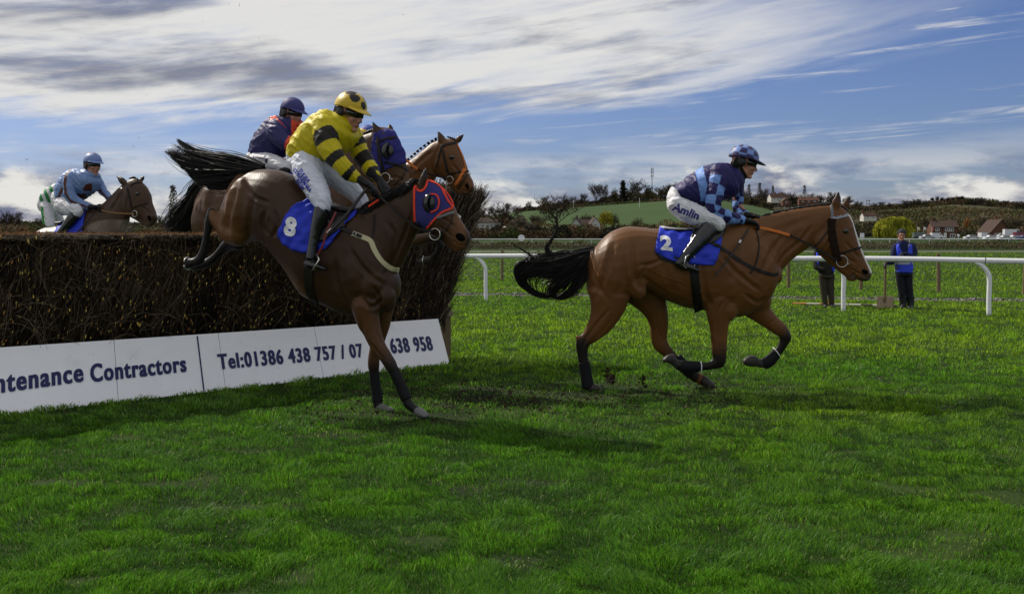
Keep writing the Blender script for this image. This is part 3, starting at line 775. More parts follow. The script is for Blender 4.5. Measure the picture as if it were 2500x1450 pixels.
for v0, v1, px in ((.03, .97, 489),):
    u, _ = v_at(489, 885); q = [bp_(u-.007, v0, .006)[0], bp_(u+.007, v0, .006)[0], bp_(u+.007, v1, .006)[0], bp_(u-.007, v1, .006)[0]]; q2 = [x-Vector((.3, -.7, 0)).normalized()*0+bp_(u, .5)[1]*-.002 for x in q]
    V += [tuple(x) for x in q+q2]; Fc += [[0, 1, 2, 3], [7, 6, 5, 4], [0, 4, 5, 1], [1, 5, 6, 2], [2, 6, 7, 3], [3, 7, 4, 0]]
mesh_obj('divider', V, Fc, M_PRINT, board)
V, C = [], []; r = np.random.default_rng(9)
for i in range(420):
    u, v = r.random()*LN, r.random()**(1 if i < 200 else 2.4)
    if i < 90: u, v = v_at(745, 850)[0]+r.normal(0, .45), r.random()
    p, n_ = bp_(u, min(v, .97), .004); clod(V, C, np.array(p), .003+.006*r.random()**2, 3)
for i in range(160):
    u, v = v_at(325+r.normal(0, 9), 868+r.normal(0, 8)); p, n_ = bp_(u, min(v, .97), .0035); clod(V, C, np.array(p), .004, 2, (.16, .12, .09))
tag(mesh_obj('mud_splash', np.array(V), np.arange(len(V)).reshape(-1, 3), M_MUD, board, False, cols=np.array(C)), kind='stuff')
# stake at the end of the board
st = empty('timber_stake', fp(LN+.12, .25), 'weathered timber stake with a capped top at the end of the white board', 'post')
M_WOOD = mat('weathered_wood', (.16, .12, .07), .85, .15, vary=.3, vscale=6, stretch=(1, 1, .2), bump=.004, bscale=40)
c0 = at(1089, 830, 12.6); V, Fc = [], []; box(V, Fc, (c0.x, c0.y, .25), (.085, .085, .52), .75); mesh_obj('post', V, Fc, M_WOOD, st)
V, Fc = [], []; box(V, Fc, (c0.x, c0.y, .545), (.125, .125, .065), .75)
box(V, Fc, (c0.x, c0.y, .605), (.09, .09, .05), .75); mesh_obj('cap', V, Fc, mat('pale_wood', (.24, .20, .14), .85, .15, vary=.2), st)
V, Fc = [], []; tube(V, Fc, [at(1082, 800, 13.3), at(1081, 690, 13.3)], .035, 10)
tag(mesh_obj('wing_post', V, Fc, mat('white_plastic', (.72, .73, .76), .3, .5, vary=.04)), 'short white plastic post behind the right end of the brush fence', 'post')

# ------------------------------------------------------------------ white running rail
M_PL = MATS['white_plastic']
rail = empty('running_rail', (4, 21, 0), 'near white plastic running rail crossing behind the leading horse', 'rail')
def RL(x): return Vector((x, 23.35-.445*(x+.6), 0))
V, Fc = [], []; pts = [RL(x)+Vector((0, 0, 1.03+.012*math.sin(x*1.1))) for x in np.linspace(-9, 15, 49)]; tube(V, Fc, pts, .055, 14); mesh_obj('top_rail', V, Fc, M_PL, rail, True)
for k in range(-4, 7):
    x = -.6+k*2.38; p = RL(x); d = (RL(x+1)-RL(x)).normalized(); V, Fc = [], []
    P = [p+d*-.24+Vector((0, 0, 1.0)), p+d*-.13+Vector((0, 0, .93)), p+d*-.03+Vector((0, 0, .80)), p+Vector((0, 0, .66)), p+Vector((0, 0, .3)), p+d*.01+Vector((0, 0, -.05))]
    tube(V, Fc, [Vector(q) for q in catmull(np.array([list(q) for q in P]), 14)], .044, 12); mesh_obj('post', V, Fc, M_PL, rail, True)
for x in (-5.0, 8.85, 1.2): V, Fc = [], []; q = RL(x)+Vector((0, 0, 1.03)); d = (RL(x+1)-RL(x)).normalized(); tube(V, Fc, [q-d*.006, q+d*.006], .0575, 14); mesh_obj('joint', V, Fc, M_SEAM, rail)

# ------------------------------------------------------------------ netting fence on wooden posts
def WL(x): return Vector((x, 34.3-.72*x, 0))
wf = empty('netting_fence', (5, 30, 0), 'low wire netting fence on brown wooden posts in the field behind the rail', 'fence')
M_WIRE = mat('galvanised_wire', (.10, .11, .09), .6, .4)
V, Fc = [], []
for z in (.1, .3, .5, .7, .9): tube(V, Fc, [WL(x)+Vector((0, .04, z)) for x in (-14, 0, 10, 18)], .004, 4, False)
for x in np.arange(-14, 18, .25): tube(V, Fc, [WL(x)+Vector((0, .04, .05)), WL(x)+Vector((0, .04, .92))], .0028, 3, False)
mesh_obj('netting', V, Fc, M_WIRE, wf)
for k in range(-8, 11):
    x = -.33+k*1.62; V, Fc = [], []; p = WL(x); random.seed(k+50); lx = random.uniform(-.02, .02); tube(V, Fc, [p+Vector((0, 0, -.05)), p+Vector((lx, 0, .5)), p+Vector((lx*2, 0, 1.02+random.uniform(-.06, .06)))], [.05, .048, .045], 9); mesh_obj('post', V, Fc, M_WOOD, wf)

# ------------------------------------------------------------------ far side of the course
def rowfence(name, label, Y, slope, z, x0, x1, step, h, rr_, mt, rails, cat, pr=.05):
    root = empty(name, (0, Y, float(gz(0, Y))), label, cat); V, Fc = [], []
    xs = np.arange(x0, x1, step)
    for zr, rd in rails: tube(V, Fc, [Vector((x, Y+slope*x, float(gz(x, Y+slope*x))+zr)) for x in np.linspace(x0, x1, 40)], rd, 8)
    mesh_obj('rail', V, Fc, mt, root, True)
    V, Fc = [], []
    allp = []
    for x in xs:
        g_ = float(gz(x, Y+slope*x)); V2, F2_ = [], []; tube(V2, F2_, [Vector((x, Y+slope*x, g_-.1)), Vector((x, Y+slope*x, g_+h))], pr, 6); allp.append((x, V2, F2_))
    allp.sort(key=lambda q: abs(q[0])); 
    for q in allp[:100]: mesh_obj('post', q[1], q[2], mt, root)
    if len(allp) > 100:
        V, Fc = [], []
        for q in allp[100:]: b = len(V); V += q[1]; Fc += [[i+b for i in f] for f in q[2]]
        tag(mesh_obj('post', V, Fc, mt, root), kind='stuff')
    return root
M_OLD = mat('old_timber', (.13, .11, .07), .9, .1, vary=.2)
rowfence('timber_fence', 'long brown post and rail fence across the far field', 196, 0, 0, -60, 125, 2.6, 1.1, .05, M_OLD, [(1.05, .07), (.62, .03)], 'fence', .07)
rowfence('far_rail', 'thin white running rail along the far side of the course', 258, 0, 0, -70, 150, 5.0, 1.15, .05, M_PL, [(1.2, .10)], 'rail', .06)
V, Fc = [], []
for i in range(41):
    x = -70+i*6; V += [(x, 168, float(gz(x, 168))+.03), (x, 183, float(gz(x, 183))+.03)]
tag(mesh_obj('track', V, [[2*i, 2*i+2, 2*i+3, 2*i+1] for i in range(40)], mat('worn_track', (.20, .19, .15), .95, .1, vary=.35, vscale=.6)), kind='structure')

# ------------------------------------------------------------------ vegetation masses: many small leafless twigs and leaf flecks
M_VEG = mat('winter_foliage', rough=.9, spec=.1, attr=True)
def mass(name, n, xs, tops, Y, dY, size, cols, seed, base=None, kk=1.0):
    """flecks fill the strip between the ground and an uneven top line; xs/tops in picture units of the strip's own distance"""
    n = int(n*1.5); rr = np.random.default_rng(seed); px = xs[0]+(xs[-1]-xs[0])*rr.random(n); Yv = Y+dY*(rr.random(n)-.5); X = (px-1250)/2500*Yv; g_ = gz(X, Yv)
    H = (572-np.interp(px, xs, tops))/2500*Yv+EYE-g_; H = np.maximum(H, .5)
    cell = X/(size*7); bump_ = .62+.55*vnoise(cell, np.full(n, seed*1.0), seed)+.25*(vnoise(cell*3.1, np.full(n, 2.0), seed)-.5)
    t = rr.random(n)**.8; Z = g_+H*bump_*t
    P = np.stack([X, Yv, Z], -1); a, b = rr.normal(0, size*.72, (n, 3)), rr.normal(0, size*.72, (n, 3)); 
    V = np.stack([P, P+a, P+b], 1).reshape(-1, 3)
    ci = (vnoise(X/(size*9)+7, Z/(size*9), seed+3)*len(cols)*.999).astype(int); C = np.array(cols)[ci]*(.55+.9*rr.random(n))[:, None]
    return tag(mesh_obj(name, V, np.arange(n*3).reshape(-1, 3), M_VEG, None, False, cols=np.repeat(C, 3, 0)), kind='stuff')
OL, BR, DK, GN, RU, GY = (.070, .064, .024), (.105, .072, .040), (.022, .021, .013), (.060, .078, .024), (.14, .070, .030), (.120, .102, .072)
bank = mass('hedge_bank', 26000, [-200, 500, 1100, 2700], [590.5, 590.5, 590.5, 590.5], 226, 10, .28, [BR, OL, (.10, .08, .05), OL], 1); bank.name = 'undergrowth'
mass('undergrowth', 22000, [1060, 1150, 1250, 1350, 1450, 1550, 1700, 1900, 2000], [556, 550, 556, 553, 556, 550, 553, 556, 557], 310, 18, .55, [OL, DK, BR, GN, DK], 2)
mass('undergrowth', 9000, [1250, 1400, 1500, 1700, 1950], [545, 540, 546, 538, 546], 470, 24, .5, [GN, BR, RU, OL], 3)
mass('undergrowth', 8000, [1080, 1160, 1240, 1300], [528, 515, 525, 540], 450, 30, .6, [BR, OL, GY, RU], 4)
mass('woodland', 24000, [1260, 1330, 1400, 1450, 1500, 1560, 1620, 1700, 1800, 1880], [508, 498, 492, 486, 480, 472, 466, 458, 465, 492], 1030, 60, 1.1, [DK, BR, DK, OL, (.03, .024, .014)], 5)
mass('woodland', 34000, [1820, 1870, 1930, 2000, 2060, 2130, 2200, 2260, 2330, 2400, 2450, 2560], [478, 482, 486, 494, 500, 504, 498, 492, 483, 488, 494, 498], 1900, 90, 1.7, [DK, BR, OL, DK, GY], 6)
mass('woodland', 26000, [1900, 2000, 2100, 2200, 2300, 2400, 2900], [516, 514, 514, 510, 506, 508, 514], 1500, 240, 1.5, [BR, OL, GN, DK, RU, GY], 7)
mass('woodland', 26000, [1930, 2000, 2100, 2200, 2300, 2400, 2900], [535, 530, 528, 528, 526, 524, 528], 1000, 220, 1.1, [OL, GN, BR, GY, DK], 8)
mass('woodland', 26000, [1960, 2050, 2120, 2240, 2330, 2420, 2900], [548, 546, 545, 540, 542, 538, 540], 560, 120, .7, [DK, OL, BR, DK, GN], 9)
mass('undergrowth', 14000, [1940, 2060, 2100, 2300, 2900], [562, 558, 562, 566, 564], 380, 20, .5, [DK, OL, DK, GN], 10)
mass('woodland', 26000, [-500, 0, 60, 150, 250, 400, 520, 800, 1130], [536, 534, 540, 546, 546, 545, 543, 536, 530], 900, 100, 1.2, [DK, BR, OL, DK], 11)
mass('undergrowth', 30000, [-500, 0, 100, 250, 400, 560, 800, 1100], [552, 548, 552, 556, 552, 550, 554, 550], 420, 40, .6, [OL, BR, RU, GN, DK], 12)
mass('hedgerow', 5000, [1340, 1500, 1650, 1960], [504, 496, 484, 530], 985, 20, .9, [OL, GN, BR], 13)

# ------------------------------------------------------------------ trees
M_BARK = mat('bark', (.035, .027, .020), .9, .1, vary=.2); M_TWG = mat('far_twigs', rough=.9, spec=.1, attr=True)
def bare_tree(seed, spread=1.0, up=.5, levels=4, rmin=.0045, col=(.040, .030, .020), droop=0.0, nlimb=9, trunk=.28, narrow=1.0):
    rr = np.random.default_rng(seed); segs = []
    def grow(p, d, L_, rad, lv):
        k = 4; pts = [p.copy()]; dd = d.copy()
        for j in range(k-1):
            dd = dd+rr.normal(0, .16, 3)+np.array([0, 0, .10-droop*lv*.2]); dd /= np.linalg.norm(dd); pts.append(pts[-1]+dd*L_/(k-1))
        segs.append((np.array(pts), rad, lv))
        if lv >= levels: return
        nb = (nlimb, 5, 5, 4, 4)[lv] if lv else nlimb
        for i in range(nb):
            f = (.35+.65*rr.random()) if lv else (.45+.55*i/nb); q = f*(k-1); a = min(int(q), k-2); s0 = pts[a]*(1-(q-a))+pts[a+1]*(q-a)
            az = rr.random()*6.283 if lv else i*2.4+rr.random(); side = np.array([math.cos(az), math.sin(az), 0])
            nd_ = dd*(.55 if lv else .35*up*2)+side*(.75*spread*narrow)+np.array([0, 0, .15+.35*up*(lv == 0)]); nd_ /= np.linalg.norm(nd_)
            grow(s0, nd_, L_*(.62+.2*rr.random())*(1.15 if lv == 0 else .82), max(rad*.52, rmin), lv+1)
    grow(np.array([0., 0, 0]), np.array([0, 0, 1.]), trunk*1.5, .026, 0)
    P = np.array([s_[0] for s_ in segs]); zmax = P[..., 2].max(); P /= zmax
    R = np.array([[s_[1]*(1-.45*j/3) for j in range(4)] for s_ in segs])/zmax*.9; lv = np.array([s_[2] for s_ in segs])
    return P, R, lv, col
def tree_obj(name, P, R, lv, col, parent=None):
    a = lv == 0; V, Fq, m_ = strands(P[a], np.maximum(R[a], .012)); V2, F2_, m2 = strands(P[~a], R[~a]); rr = np.random.default_rng(1)
    root = empty(name, (0, 0, 0)); mesh_obj('trunk', V, Fq, M_BARK, root)
    C = np.repeat(np.array(col)*(.6+.9*rr.random((len(P[~a]), 1))), P.shape[1]*m2, 0); mesh_obj('crown', V2, F2_, M_TWG, root, cols=C); return root
def fleck_tree(name, n, shape, size, cols, seed, trunkh=.3):
    rr = np.random.default_rng(seed); P = shape(rr, n); n = len(P); a, b = rr.normal(0, size, (n, 3)), rr.normal(0, size, (n, 3)); V = np.stack([P, P+a, P+b], 1).reshape(-1, 3)
    cl_ = vnoise(P[:, 0]*7+P[:, 1]*5, P[:, 2]*7, seed); C = np.array(cols)[(cl_*len(cols)*.999).astype(int)]*(.6+.8*rr.random((n, 1)))
    root = empty(name, (0, 0, 0)); mesh_obj('crown', V, np.arange(n*3).reshape(-1, 3), M_VEG, root, cols=np.repeat(C, 3, 0))
    T, Ft = [], []; tube(T, Ft, [(0, 0, -.02), (.01, 0, trunkh*.5), (0, 0, trunkh+.3)], [.022, .018, .008], 7); mesh_obj('trunk', T, Ft, M_BARK, root); return root
def conifer_s(rr, n):
    z = .12+.88*rr.random(n)**1.2; lay = .75+.35*np.sin(z*38); rad = .17*(1-z)**.8*lay*np.sqrt(rr.random(n)); a = rr.random(n)*6.283; return np.stack([np.cos(a)*rad, np.sin(a)*rad, z], -1)
def poplar_s(rr, n):
    z = .06+.94*rr.random(n); rad = .085*np.sin(np.clip(z, 0, 1)*2.6+.35)**.7*np.sqrt(rr.random(n))*(.7+.6*vnoise(z*9, rr.random(n), 2)); a = rr.random(n)*6.283; return np.stack([np.cos(a)*rad, np.sin(a)*rad, z], -1)
def lobes(cs):
    def f(rr, n):
        i = rr.integers(len(cs), size=n); c_ = np.array(cs)[i]; v = rr.normal(0, 1, (n, 3)); v /= np.linalg.norm(v, axis=1, keepdims=True); v *= (rr.random(n)**.4)[:, None]; return c_[:, :3]+v*c_[:, 3:6]
    return f
protos = {}
for k, a in {'oak1': (11, 1.15, .40), 'oak2': (12, 1.0, .5), 'oak3': (13, 1.25, .35), 'ash1': (14, .8, .65), 'ash2': (15, .9, .6)}.items():
    protos[k] = tree_obj('bare_tree', *bare_tree(*a, rmin=.0042 if k[0] == 'o' else .0038))
protos['conifer'] = fleck_tree('conifer', 1500, conifer_s, .030, [DK, (.012, .022, .010), DK], 3)
protos['poplar'] = fleck_tree('poplar', 1100, poplar_s, .018, [BR, OL, (.06, .05, .03)], 4)
protos['pine'] = fleck_tree('pine_tree', 900, lobes([(0, 0, .82, .22, .22, .16), (.1, 0, .7, .16, .16, .12), (-.1, 0, .74, .16, .16, .12)]), .030, [DK, (.012, .020, .010)], 5, .5)
protos['ivy'] = fleck_tree('ivy_tree', 1500, lobes([(0, 0, .62, .26, .26, .34), (.1, 0, .5, .2, .2, .25), (-.12, 0, .55, .2, .2, .28)]), .028, [DK, OL, (.02, .026, .010)], 6)
used_p = {}
def put_tree(kind, px, ybase, ytop, Y, wscale, label, group=None, rot=None):
    src = protos[kind]; o = src if kind not in used_p else copy_tree(src); used_p[kind] = 1
    x = (px-1250)/2500*Y; g_ = float(gz(x, Y)); zt = EYE+(572-ytop)/2500*Y; h = max(1.0, zt-g_)
    o.location = (x, Y, g_-.05*h*0); o.scale = (h*wscale, h*wscale, h); o.rotation_euler = (0, 0, rot if rot is not None else random.random()*6.28)
    tag(o, label, 'tree', group); o.name = src.name.split('.')[0]; return o
ORD = 'first second third fourth fifth sixth seventh eighth ninth tenth eleventh twelfth thirteenth fourteenth'.split()
def belt(lst, wsc, tail, group):
    for i, (k, x, y, Y) in enumerate(sorted(lst, key=lambda q: q[1])):
        kind = {'poplar': 'narrow poplar', 'ivy': 'dark evergreen', 'pine': 'round-headed pine'}.get(k, 'bare tree'); put_tree(k, x, 0, y, Y, wsc, '%s, %s from the left %s' % (kind, ORD[i], tail), group)
random.seed(4)
put_tree('oak1', 1362, 0, 470, 415, 1.0, 'big spreading bare oak standing beyond the far rail left of the two white gables')
put_tree('oak3', 1216, 0, 493, 425, 1.0, 'broad bare tree beside the white house near the brush fence end')
put_tree('ash1', 1452, 0, 444, 1005, .9, 'lone bare domed tree standing clear on the hilltop')
put_tree('oak2', 1560, 0, 434, 1010, .9, 'bare round tree on the hilltop just left of the mast')
put_tree('ash2', 1478, 0, 447, 1008, .7, 'thin bare tree close on the right of the lone hilltop tree')
put_tree('poplar', 426, 0, 455, 520, 1.1, 'tall narrow poplar on the skyline behind the horses tails')
put_tree('conifer', 1520, 0, 443, 1010, 1.8, 'dark spreading conifer on the hilltop between two bare trees')
put_tree('ivy', 1583, 0, 452, 1012, 1.0, 'dense dark evergreen at the foot of the mast')
sky = [('ash1', 1240, 492, 800), ('oak2', 1290, 490, 900), ('ash2', 1330, 482, 960), ('oak1', 1400, 478, 990), ('ash1', 1425, 470, 1000), ('ivy', 1500, 458, 1000), ('ash2', 1540, 452, 1010), ('oak3', 1615, 452, 1015), ('ash1', 1632, 446, 1012), ('oak2', 1650, 444, 1010), ('ivy', 1668, 450, 1015), ('oak1', 1265, 500, 700), ('ash2', 1385, 484, 1000), ('ivy', 1340, 490, 1000)]
belt(sky, .85, 'in the wood along the green hilltop', 'trees along the left hilltop')
sky = [('ash1', 1815, 462, 1700), ('poplar', 1852, 448, 1700), ('poplar', 1826, 452, 1700), ('ash2', 1868, 458, 1750), ('poplar', 1884, 455, 1700), ('ash1', 1905, 466, 1750), ('oak2', 1925, 468, 1750), ('oak1', 1945, 472, 1750), ('poplar', 1961, 454, 1700), ('ash2', 1980, 470, 1750), ('ash1', 1998, 473, 1800), ('oak3', 2015, 476, 1800), ('ash2', 2024, 466, 1800)]
belt(sky, 1.0, 'on the skyline near the hilltop houses', 'skyline trees behind the leading rider')
sky = [('oak2', 2070, 478, 1850), ('oak1', 2092, 490, 1850), ('ash1', 2150, 491, 1850), ('oak2', 2168, 494, 1850), ('oak3', 2212, 487, 1850), ('oak1', 2235, 484, 1850), ('ash2', 2365, 484, 1850), ('oak1', 2390, 481, 1850), ('ivy', 2410, 488, 1850), ('oak2', 2440, 493, 1850), ('ash1', 2452, 488, 1800), ('oak3', 2478, 493, 1800), ('oak2', 2130, 494, 1850)]
belt(sky, 1.2, 'along the ridge beyond the willow', 'trees along the right ridge')
belt([('pine', x, y, 1850) for x, y in ((2272, 482), (2284, 480), (2296, 482), (2309, 484), (2322, 482), (2335, 480), (2345, 478))], 1.0, 'in the pine clump on the ridge', 'pines on the right ridge')
for k, x, y, Y, l in (('ash1', 1150, 505, 560, 'bare tree behind the bushy fence end'), ('oak2', 1180, 508, 600, 'small bare tree between the fence end and the broad bare tree'), ('ash2', 1500, 520, 480, 'grey bare tree right of the yellow bush'), ('oak3', 1430, 520, 460, 'bare tree growing between the two white gables'),
                      ('oak2', 1560, 530, 470, 'low bare tree under the hill field, left of the tail end of horse 2'), ('ash2', 2400, 528, 420, 'pale bare tree between the two brick houses'), ('oak1', 2262, 530, 450, 'bare tree between the willow and the brick house'), ('ivy', 2455, 548, 400, 'dark evergreen right of the gabled brick house'), ('oak3', 2480, 532, 440, 'bare tree at the right hand edge above the parked vehicles'),
                      ('ash1', 2050, 520, 600, 'bare tree seen left of the willow'), ('oak2', 22, 512, 620, 'dark bare tree at the left edge of the picture'), ('ash2', 50, 514, 640, 'pale bare tree second from the left edge'), ('oak1', 100, 530, 700, 'low bare tree behind the white and green jockey'), ('ivy', 400, 528, 560, 'dark evergreen left of the tall poplar'), ('ash1', 385, 520, 600, 'bare tree between the brown horse head and the poplar'), ('oak3', 1310, 520, 480, 'bare tree left of the big spreading oak'), ('ivy', 1270, 532, 440, 'dark evergreen bush between the broad tree and the big oak')):
    put_tree(k, x, 0, y, Y, .95, l)
# willow: short hanging fronds clustered on uneven boughs
rr = np.random.default_rng(3); n = 9000; k = 5; P = np.zeros((n, k, 3))
cs = np.array([(.0, 0, .66, .27, .24, .25), (.24, .0, .58, .20, .2, .24), (-.25, .0, .56, .20, .2, .25), (.12, -.15, .70, .2, .15, .2), (-.13, -.12, .72, .18, .15, .19), (.37, 0, .42, .12, .15, .22), (-.38, 0, .40, .12, .15, .22), (0, -.2, .42, .24, .15, .25), (.2, -.2, .36, .2, .12, .22), (-.2, -.2, .36, .2, .12, .22)])
i_ = rr.integers(len(cs), size=n); v = rr.normal(0, 1, (n, 3)); v /= np.linalg.norm(v, axis=1, keepdims=True); v *= (rr.random(n)**.35)[:, None]; q = cs[i_][:, :3]+v*cs[i_][:, 3:6]
q[:, 2] += .05*(vnoise(q[:, 0]*9, q[:, 1]*9, 4)-.5); L_ = .08+.22*rr.random(n); az = np.arctan2(q[:, 1], q[:, 0]); rad = np.hypot(q[:, 0], q[:, 1])*2
for j in range(k):
    t = j/(k-1); P[:, j] = np.stack([q[:, 0]*(1+.10*t*(1-t)*2)+.006*np.sin(t*5+az*9), q[:, 1], q[:, 2]+.03*np.sin(t*3.1)-L_*t], -1)
P[..., 2] = np.maximum(P[..., 2], .03); V, Fq, m_ = strands(P, np.full((n, k), .0048)); wl = empty('willow_tree', (0, 0, 0))
C = np.array((.44, .45, .045))*(.30+1.1*vnoise(q[:, 0]*13, q[:, 2]*11, 8)[:, None])*(.7+.6*rr.random((n, 1))); mesh_obj('crown', V, Fq, mat('willow_frond', rough=.8, spec=.15, attr=True, trans=.3), wl, cols=np.repeat(C, k*m_, 0))
T, Ft = [], []; tube(T, Ft, [(0, 0, -.02), (.01, 0, .3), (0, 0, .75)], [.05, .04, .02], 8); mesh_obj('trunk', T, Ft, M_BARK, wl)
def place(o, px, Y, w_, h): x = (px-1250)/2500*Y; o.location = (x, Y, float(gz(x, Y))-.1); o.scale = (w_, w_, h)
place(wl, 2182, 335, 13.4, EYE+(572-522)/2500*335-.2); tag(wl, 'large round yellow-green weeping willow beyond the far rail', 'tree')
yb = fleck_tree('flowering_bush', 1500, lobes([(0, 0, .7, .5, .4, .28), (.25, 0, .6, .3, .3, .25), (-.25, 0, .62, .3, .3, .25)]), .05, [(.34, .30, .03), (.26, .24, .03), (.20, .20, .03)], 6, .3); place(yb, 1480, 470, 6.4, EYE+(572-512)/2500*470-1.2); tag(yb, 'small bright yellow tree at the foot of the green hill field', 'tree')
ob_ = fleck_tree('autumn_tree', 500, lobes([(.05, 0, .75, .12, .1, .2), (-.02, 0, .6, .1, .1, .15)]), .035, [(.30, .14, .04), (.24, .11, .035)], 9, .5); place(ob_, 2357, 345, 6.5, 7.2); tag(ob_, 'slim pale trunk with orange leaves beside the brick house', 'tree')

# ------------------------------------------------------------------ houses
M_BRICK = mat('red_brick', (.115, .058, .040), .9, .15, vary=.2, vscale=2, bump=.01, bscale=12); M_REND = mat('white_render', (.50, .49, .45), .85, .2, vary=.06); M_TILE = mat('roof_tile', (.055, .035, .028), .85, .2, vary=.25, vscale=3, bump=.02, bscale=10)
M_PANE = mat('window_pane', (.03, .035, .04), .12, .6); M_FRM = mat('window_frame', (.70, .70, .68), .5)
def house(px, Y, w_, d, eave, ridge, rot, wall, roof, label, wins=(), doors=(), chim=(), gable_front=False, ybase=None, cat='house'):
    """wins: (x, z, w, h) on the front face; local x to the right, front towards -y"""
    x = (px-1250)/2500*Y; g_ = float(gz(x, Y)) if ybase is None else EYE-(ybase-572)/2500*Y
    root = empty('house', (x, Y, g_), label, cat); ca, sa = math.cos(rot), math.sin(rot)
    def T(V): return [(x+a*ca-b*sa, Y+a*sa+b*ca, g_+c_) for a, b, c_ in V]
    hw, hd = w_/2, d/2; V, Fc = [], []
    if gable_front: gb = [(-hw, -hd, -1), (hw, -hd, -1), (hw, -hd, eave), (0, -hd, ridge), (-hw, -hd, eave)]
    else: gb = [(-hw, -hd, -1), (-hw, hd, -1), (-hw, hd, eave), (-hw, 0, ridge), (-hw, -hd, eave)]
    ot = [(a, b+2*hd, c_) if gable_front else (a+2*hw, b, c_) for a, b, c_ in gb]
    V = gb+ot; Fc = [[0, 1, 2, 3, 4], [9, 8, 7, 6, 5]]+[[i, (i+1) % 5+0, (i+1) % 5+5, i+5][::-1] for i in range(5)]
    mesh_obj('wall', T(V), Fc, wall, root)
    o_ = .35; V, Fc = [], []; sl_ = (ridge-eave)/(hw if gable_front else hd)
    for s_ in (-1, 1):
        b = len(V)
        if gable_front: q = [(s_*(hw+o_), -hd-o_, eave-sl_*o_+.05), (s_*(hw+o_), hd+o_, eave-sl_*o_+.05), (0, hd+o_, ridge+.05), (0, -hd-o_, ridge+.05)]
        else: q = [(-hw-o_, s_*(hd+o_), eave-sl_*o_+.05), (hw+o_, s_*(hd+o_), eave-sl_*o_+.05), (hw+o_, 0, ridge+.05), (-hw-o_, 0, ridge+.05)]
        V += q+[(a, bb, c_+.18) for a, bb, c_ in q]; Fc += [[b, b+1, b+2, b+3], [b+4, b+7, b+6, b+5], [b, b+4, b+5, b+1], [b+1, b+5, b+6, b+2], [b+3, b+2, b+6, b+7], [b, b+3, b+7, b+4]]
    rf = mesh_obj('roof', T(V), Fc, roof, root)
    for (cx_, cy_, cw, ch) in chim: V, Fc = [], []; box(V, Fc, (cx_, cy_, ridge-.6+ch/2), (cw, cw, ch+1)); box(V, Fc, (cx_, cy_, ridge+ch+.05), (cw*1.2, cw*1.2, .2)); mesh_obj('chimney', T(V), Fc, M_BRICK, rf)
    for (wx, wz, ww, wh) in wins:
        V, Fc = [], []
        for bx in ((wx, wz+wh/2, ww, .1), (wx, wz-wh/2, ww, .1), (wx-ww/2, wz, .1, wh), (wx+ww/2, wz, .1, wh), (wx, wz, .07, wh)): box(V, Fc, (bx[0], -hd-.03, bx[1]), (bx[2]+.06, .12, bx[3]+.06))
        f_ = mesh_obj('window', T(V), Fc, M_FRM, root); V, Fc = [], []; box(V, Fc, (wx, -hd-.01, wz), (ww-.06, .06, wh-.06)); mesh_obj('pane', T(V), Fc, M_PANE, f_)
    for (wx, ww, wh) in doors: V, Fc = [], []; box(V, Fc, (wx, -hd-.03, wh/2), (ww, .12, wh)); mesh_obj('door', T(V), Fc, M_FRM if wall is M_BRICK else M_OLD, root)
    return root
house(1408, 425, 3.7, 8, 3.1, 5.6, -.15, M_REND, M_TILE, 'small house with a white gable, left of the two white gables', [(-.7, 2.6, .9, 1.0), (.8, 2.6, .9, 1.0), (.2, .9, 1.6, 1.0)], [(-.9, .8, 1.9)], [(0, 1, .7, 1.0)], True, 566)
house(1450, 440, 3.7, 8, 3.1, 5.6, .1, M_REND, M_TILE, 'small house with a white gable, right of the two white gables', [(0, 2.6, 1.1, 1.0), (-.5, .9, 1.2, 1.0)], [(.9, .8, 1.9)], [(0, 1, .7, 1.0)], True, 564)
house(1430, 450, 9, 5, 2.9, 5.0, 0, M_BRICK, M_TILE, 'dark roofed house range joining behind the two white gables', [(-2, 1.6, 1, 1), (2, 1.6, 1, 1)], [], [], False, 565)
house(1188, 430, 12, 7, 3.2, 4.9, .05, M_REND, M_TILE, 'low white house behind the broad bare tree by the fence end', [(-4, 1.8, 1.2, 1.0), (-1.5, 1.8, 1.2, 1.0), (2, 1.8, 1.2, 1.0), (4.4, 1.8, 1.2, 1.0)], [(.3, 1, 2)], [(2, 0, .8, .9)], False, 562)
house(1896, 1080, 19, 9, 4.6, 8.6, .2, M_REND, mat('brown_tile', (.075, .042, .030), .85, .2, vary=.2), 'white house with a brown roof high on the hill', [(-6, 3.2, 1.8, 1.3), (-2, 3.2, 1.8, 1.3), (2, 3.2, 1.8, 1.3), (6, 3.2, 1.8, 1.3)], [(0, 1.4, 2.1)], [(-3, 0, 1.2, 1.4), (5, 0, 1.2, 1.4)], False, 494)
house(1970, 1080, 20, 9, 4.0, 7.4, -.1, M_BRICK, mat('red_tile', (.095, .048, .034), .85, .2, vary=.2), 'long brick house on the hill behind the neck of horse 2', [(-6, 2.6, 2, 1.3), (0, 2.6, 2, 1.3), (6, 2.6, 2, 1.3)], [], [(-7, 0, 1.2, 1.4)], False, 499)
house(1915, 1000, 7, 7, 3.4, 6.2, 0, M_BRICK, MATS['red_tile'], 'small brick gable just below the white hilltop house', [(0, 2.2, 1.6, 1.2)], [], [], True, 500)
house(2117, 700, 9, 6, 2.6, 5.0, .1, M_REND, MATS['brown_tile'], 'small pale cottage among trees above the willow', [(-2, 1.5, 1.2, 1), (2, 1.5, 1.2, 1)], [], [(-4, 0, .9, 1.6)], False, 537)
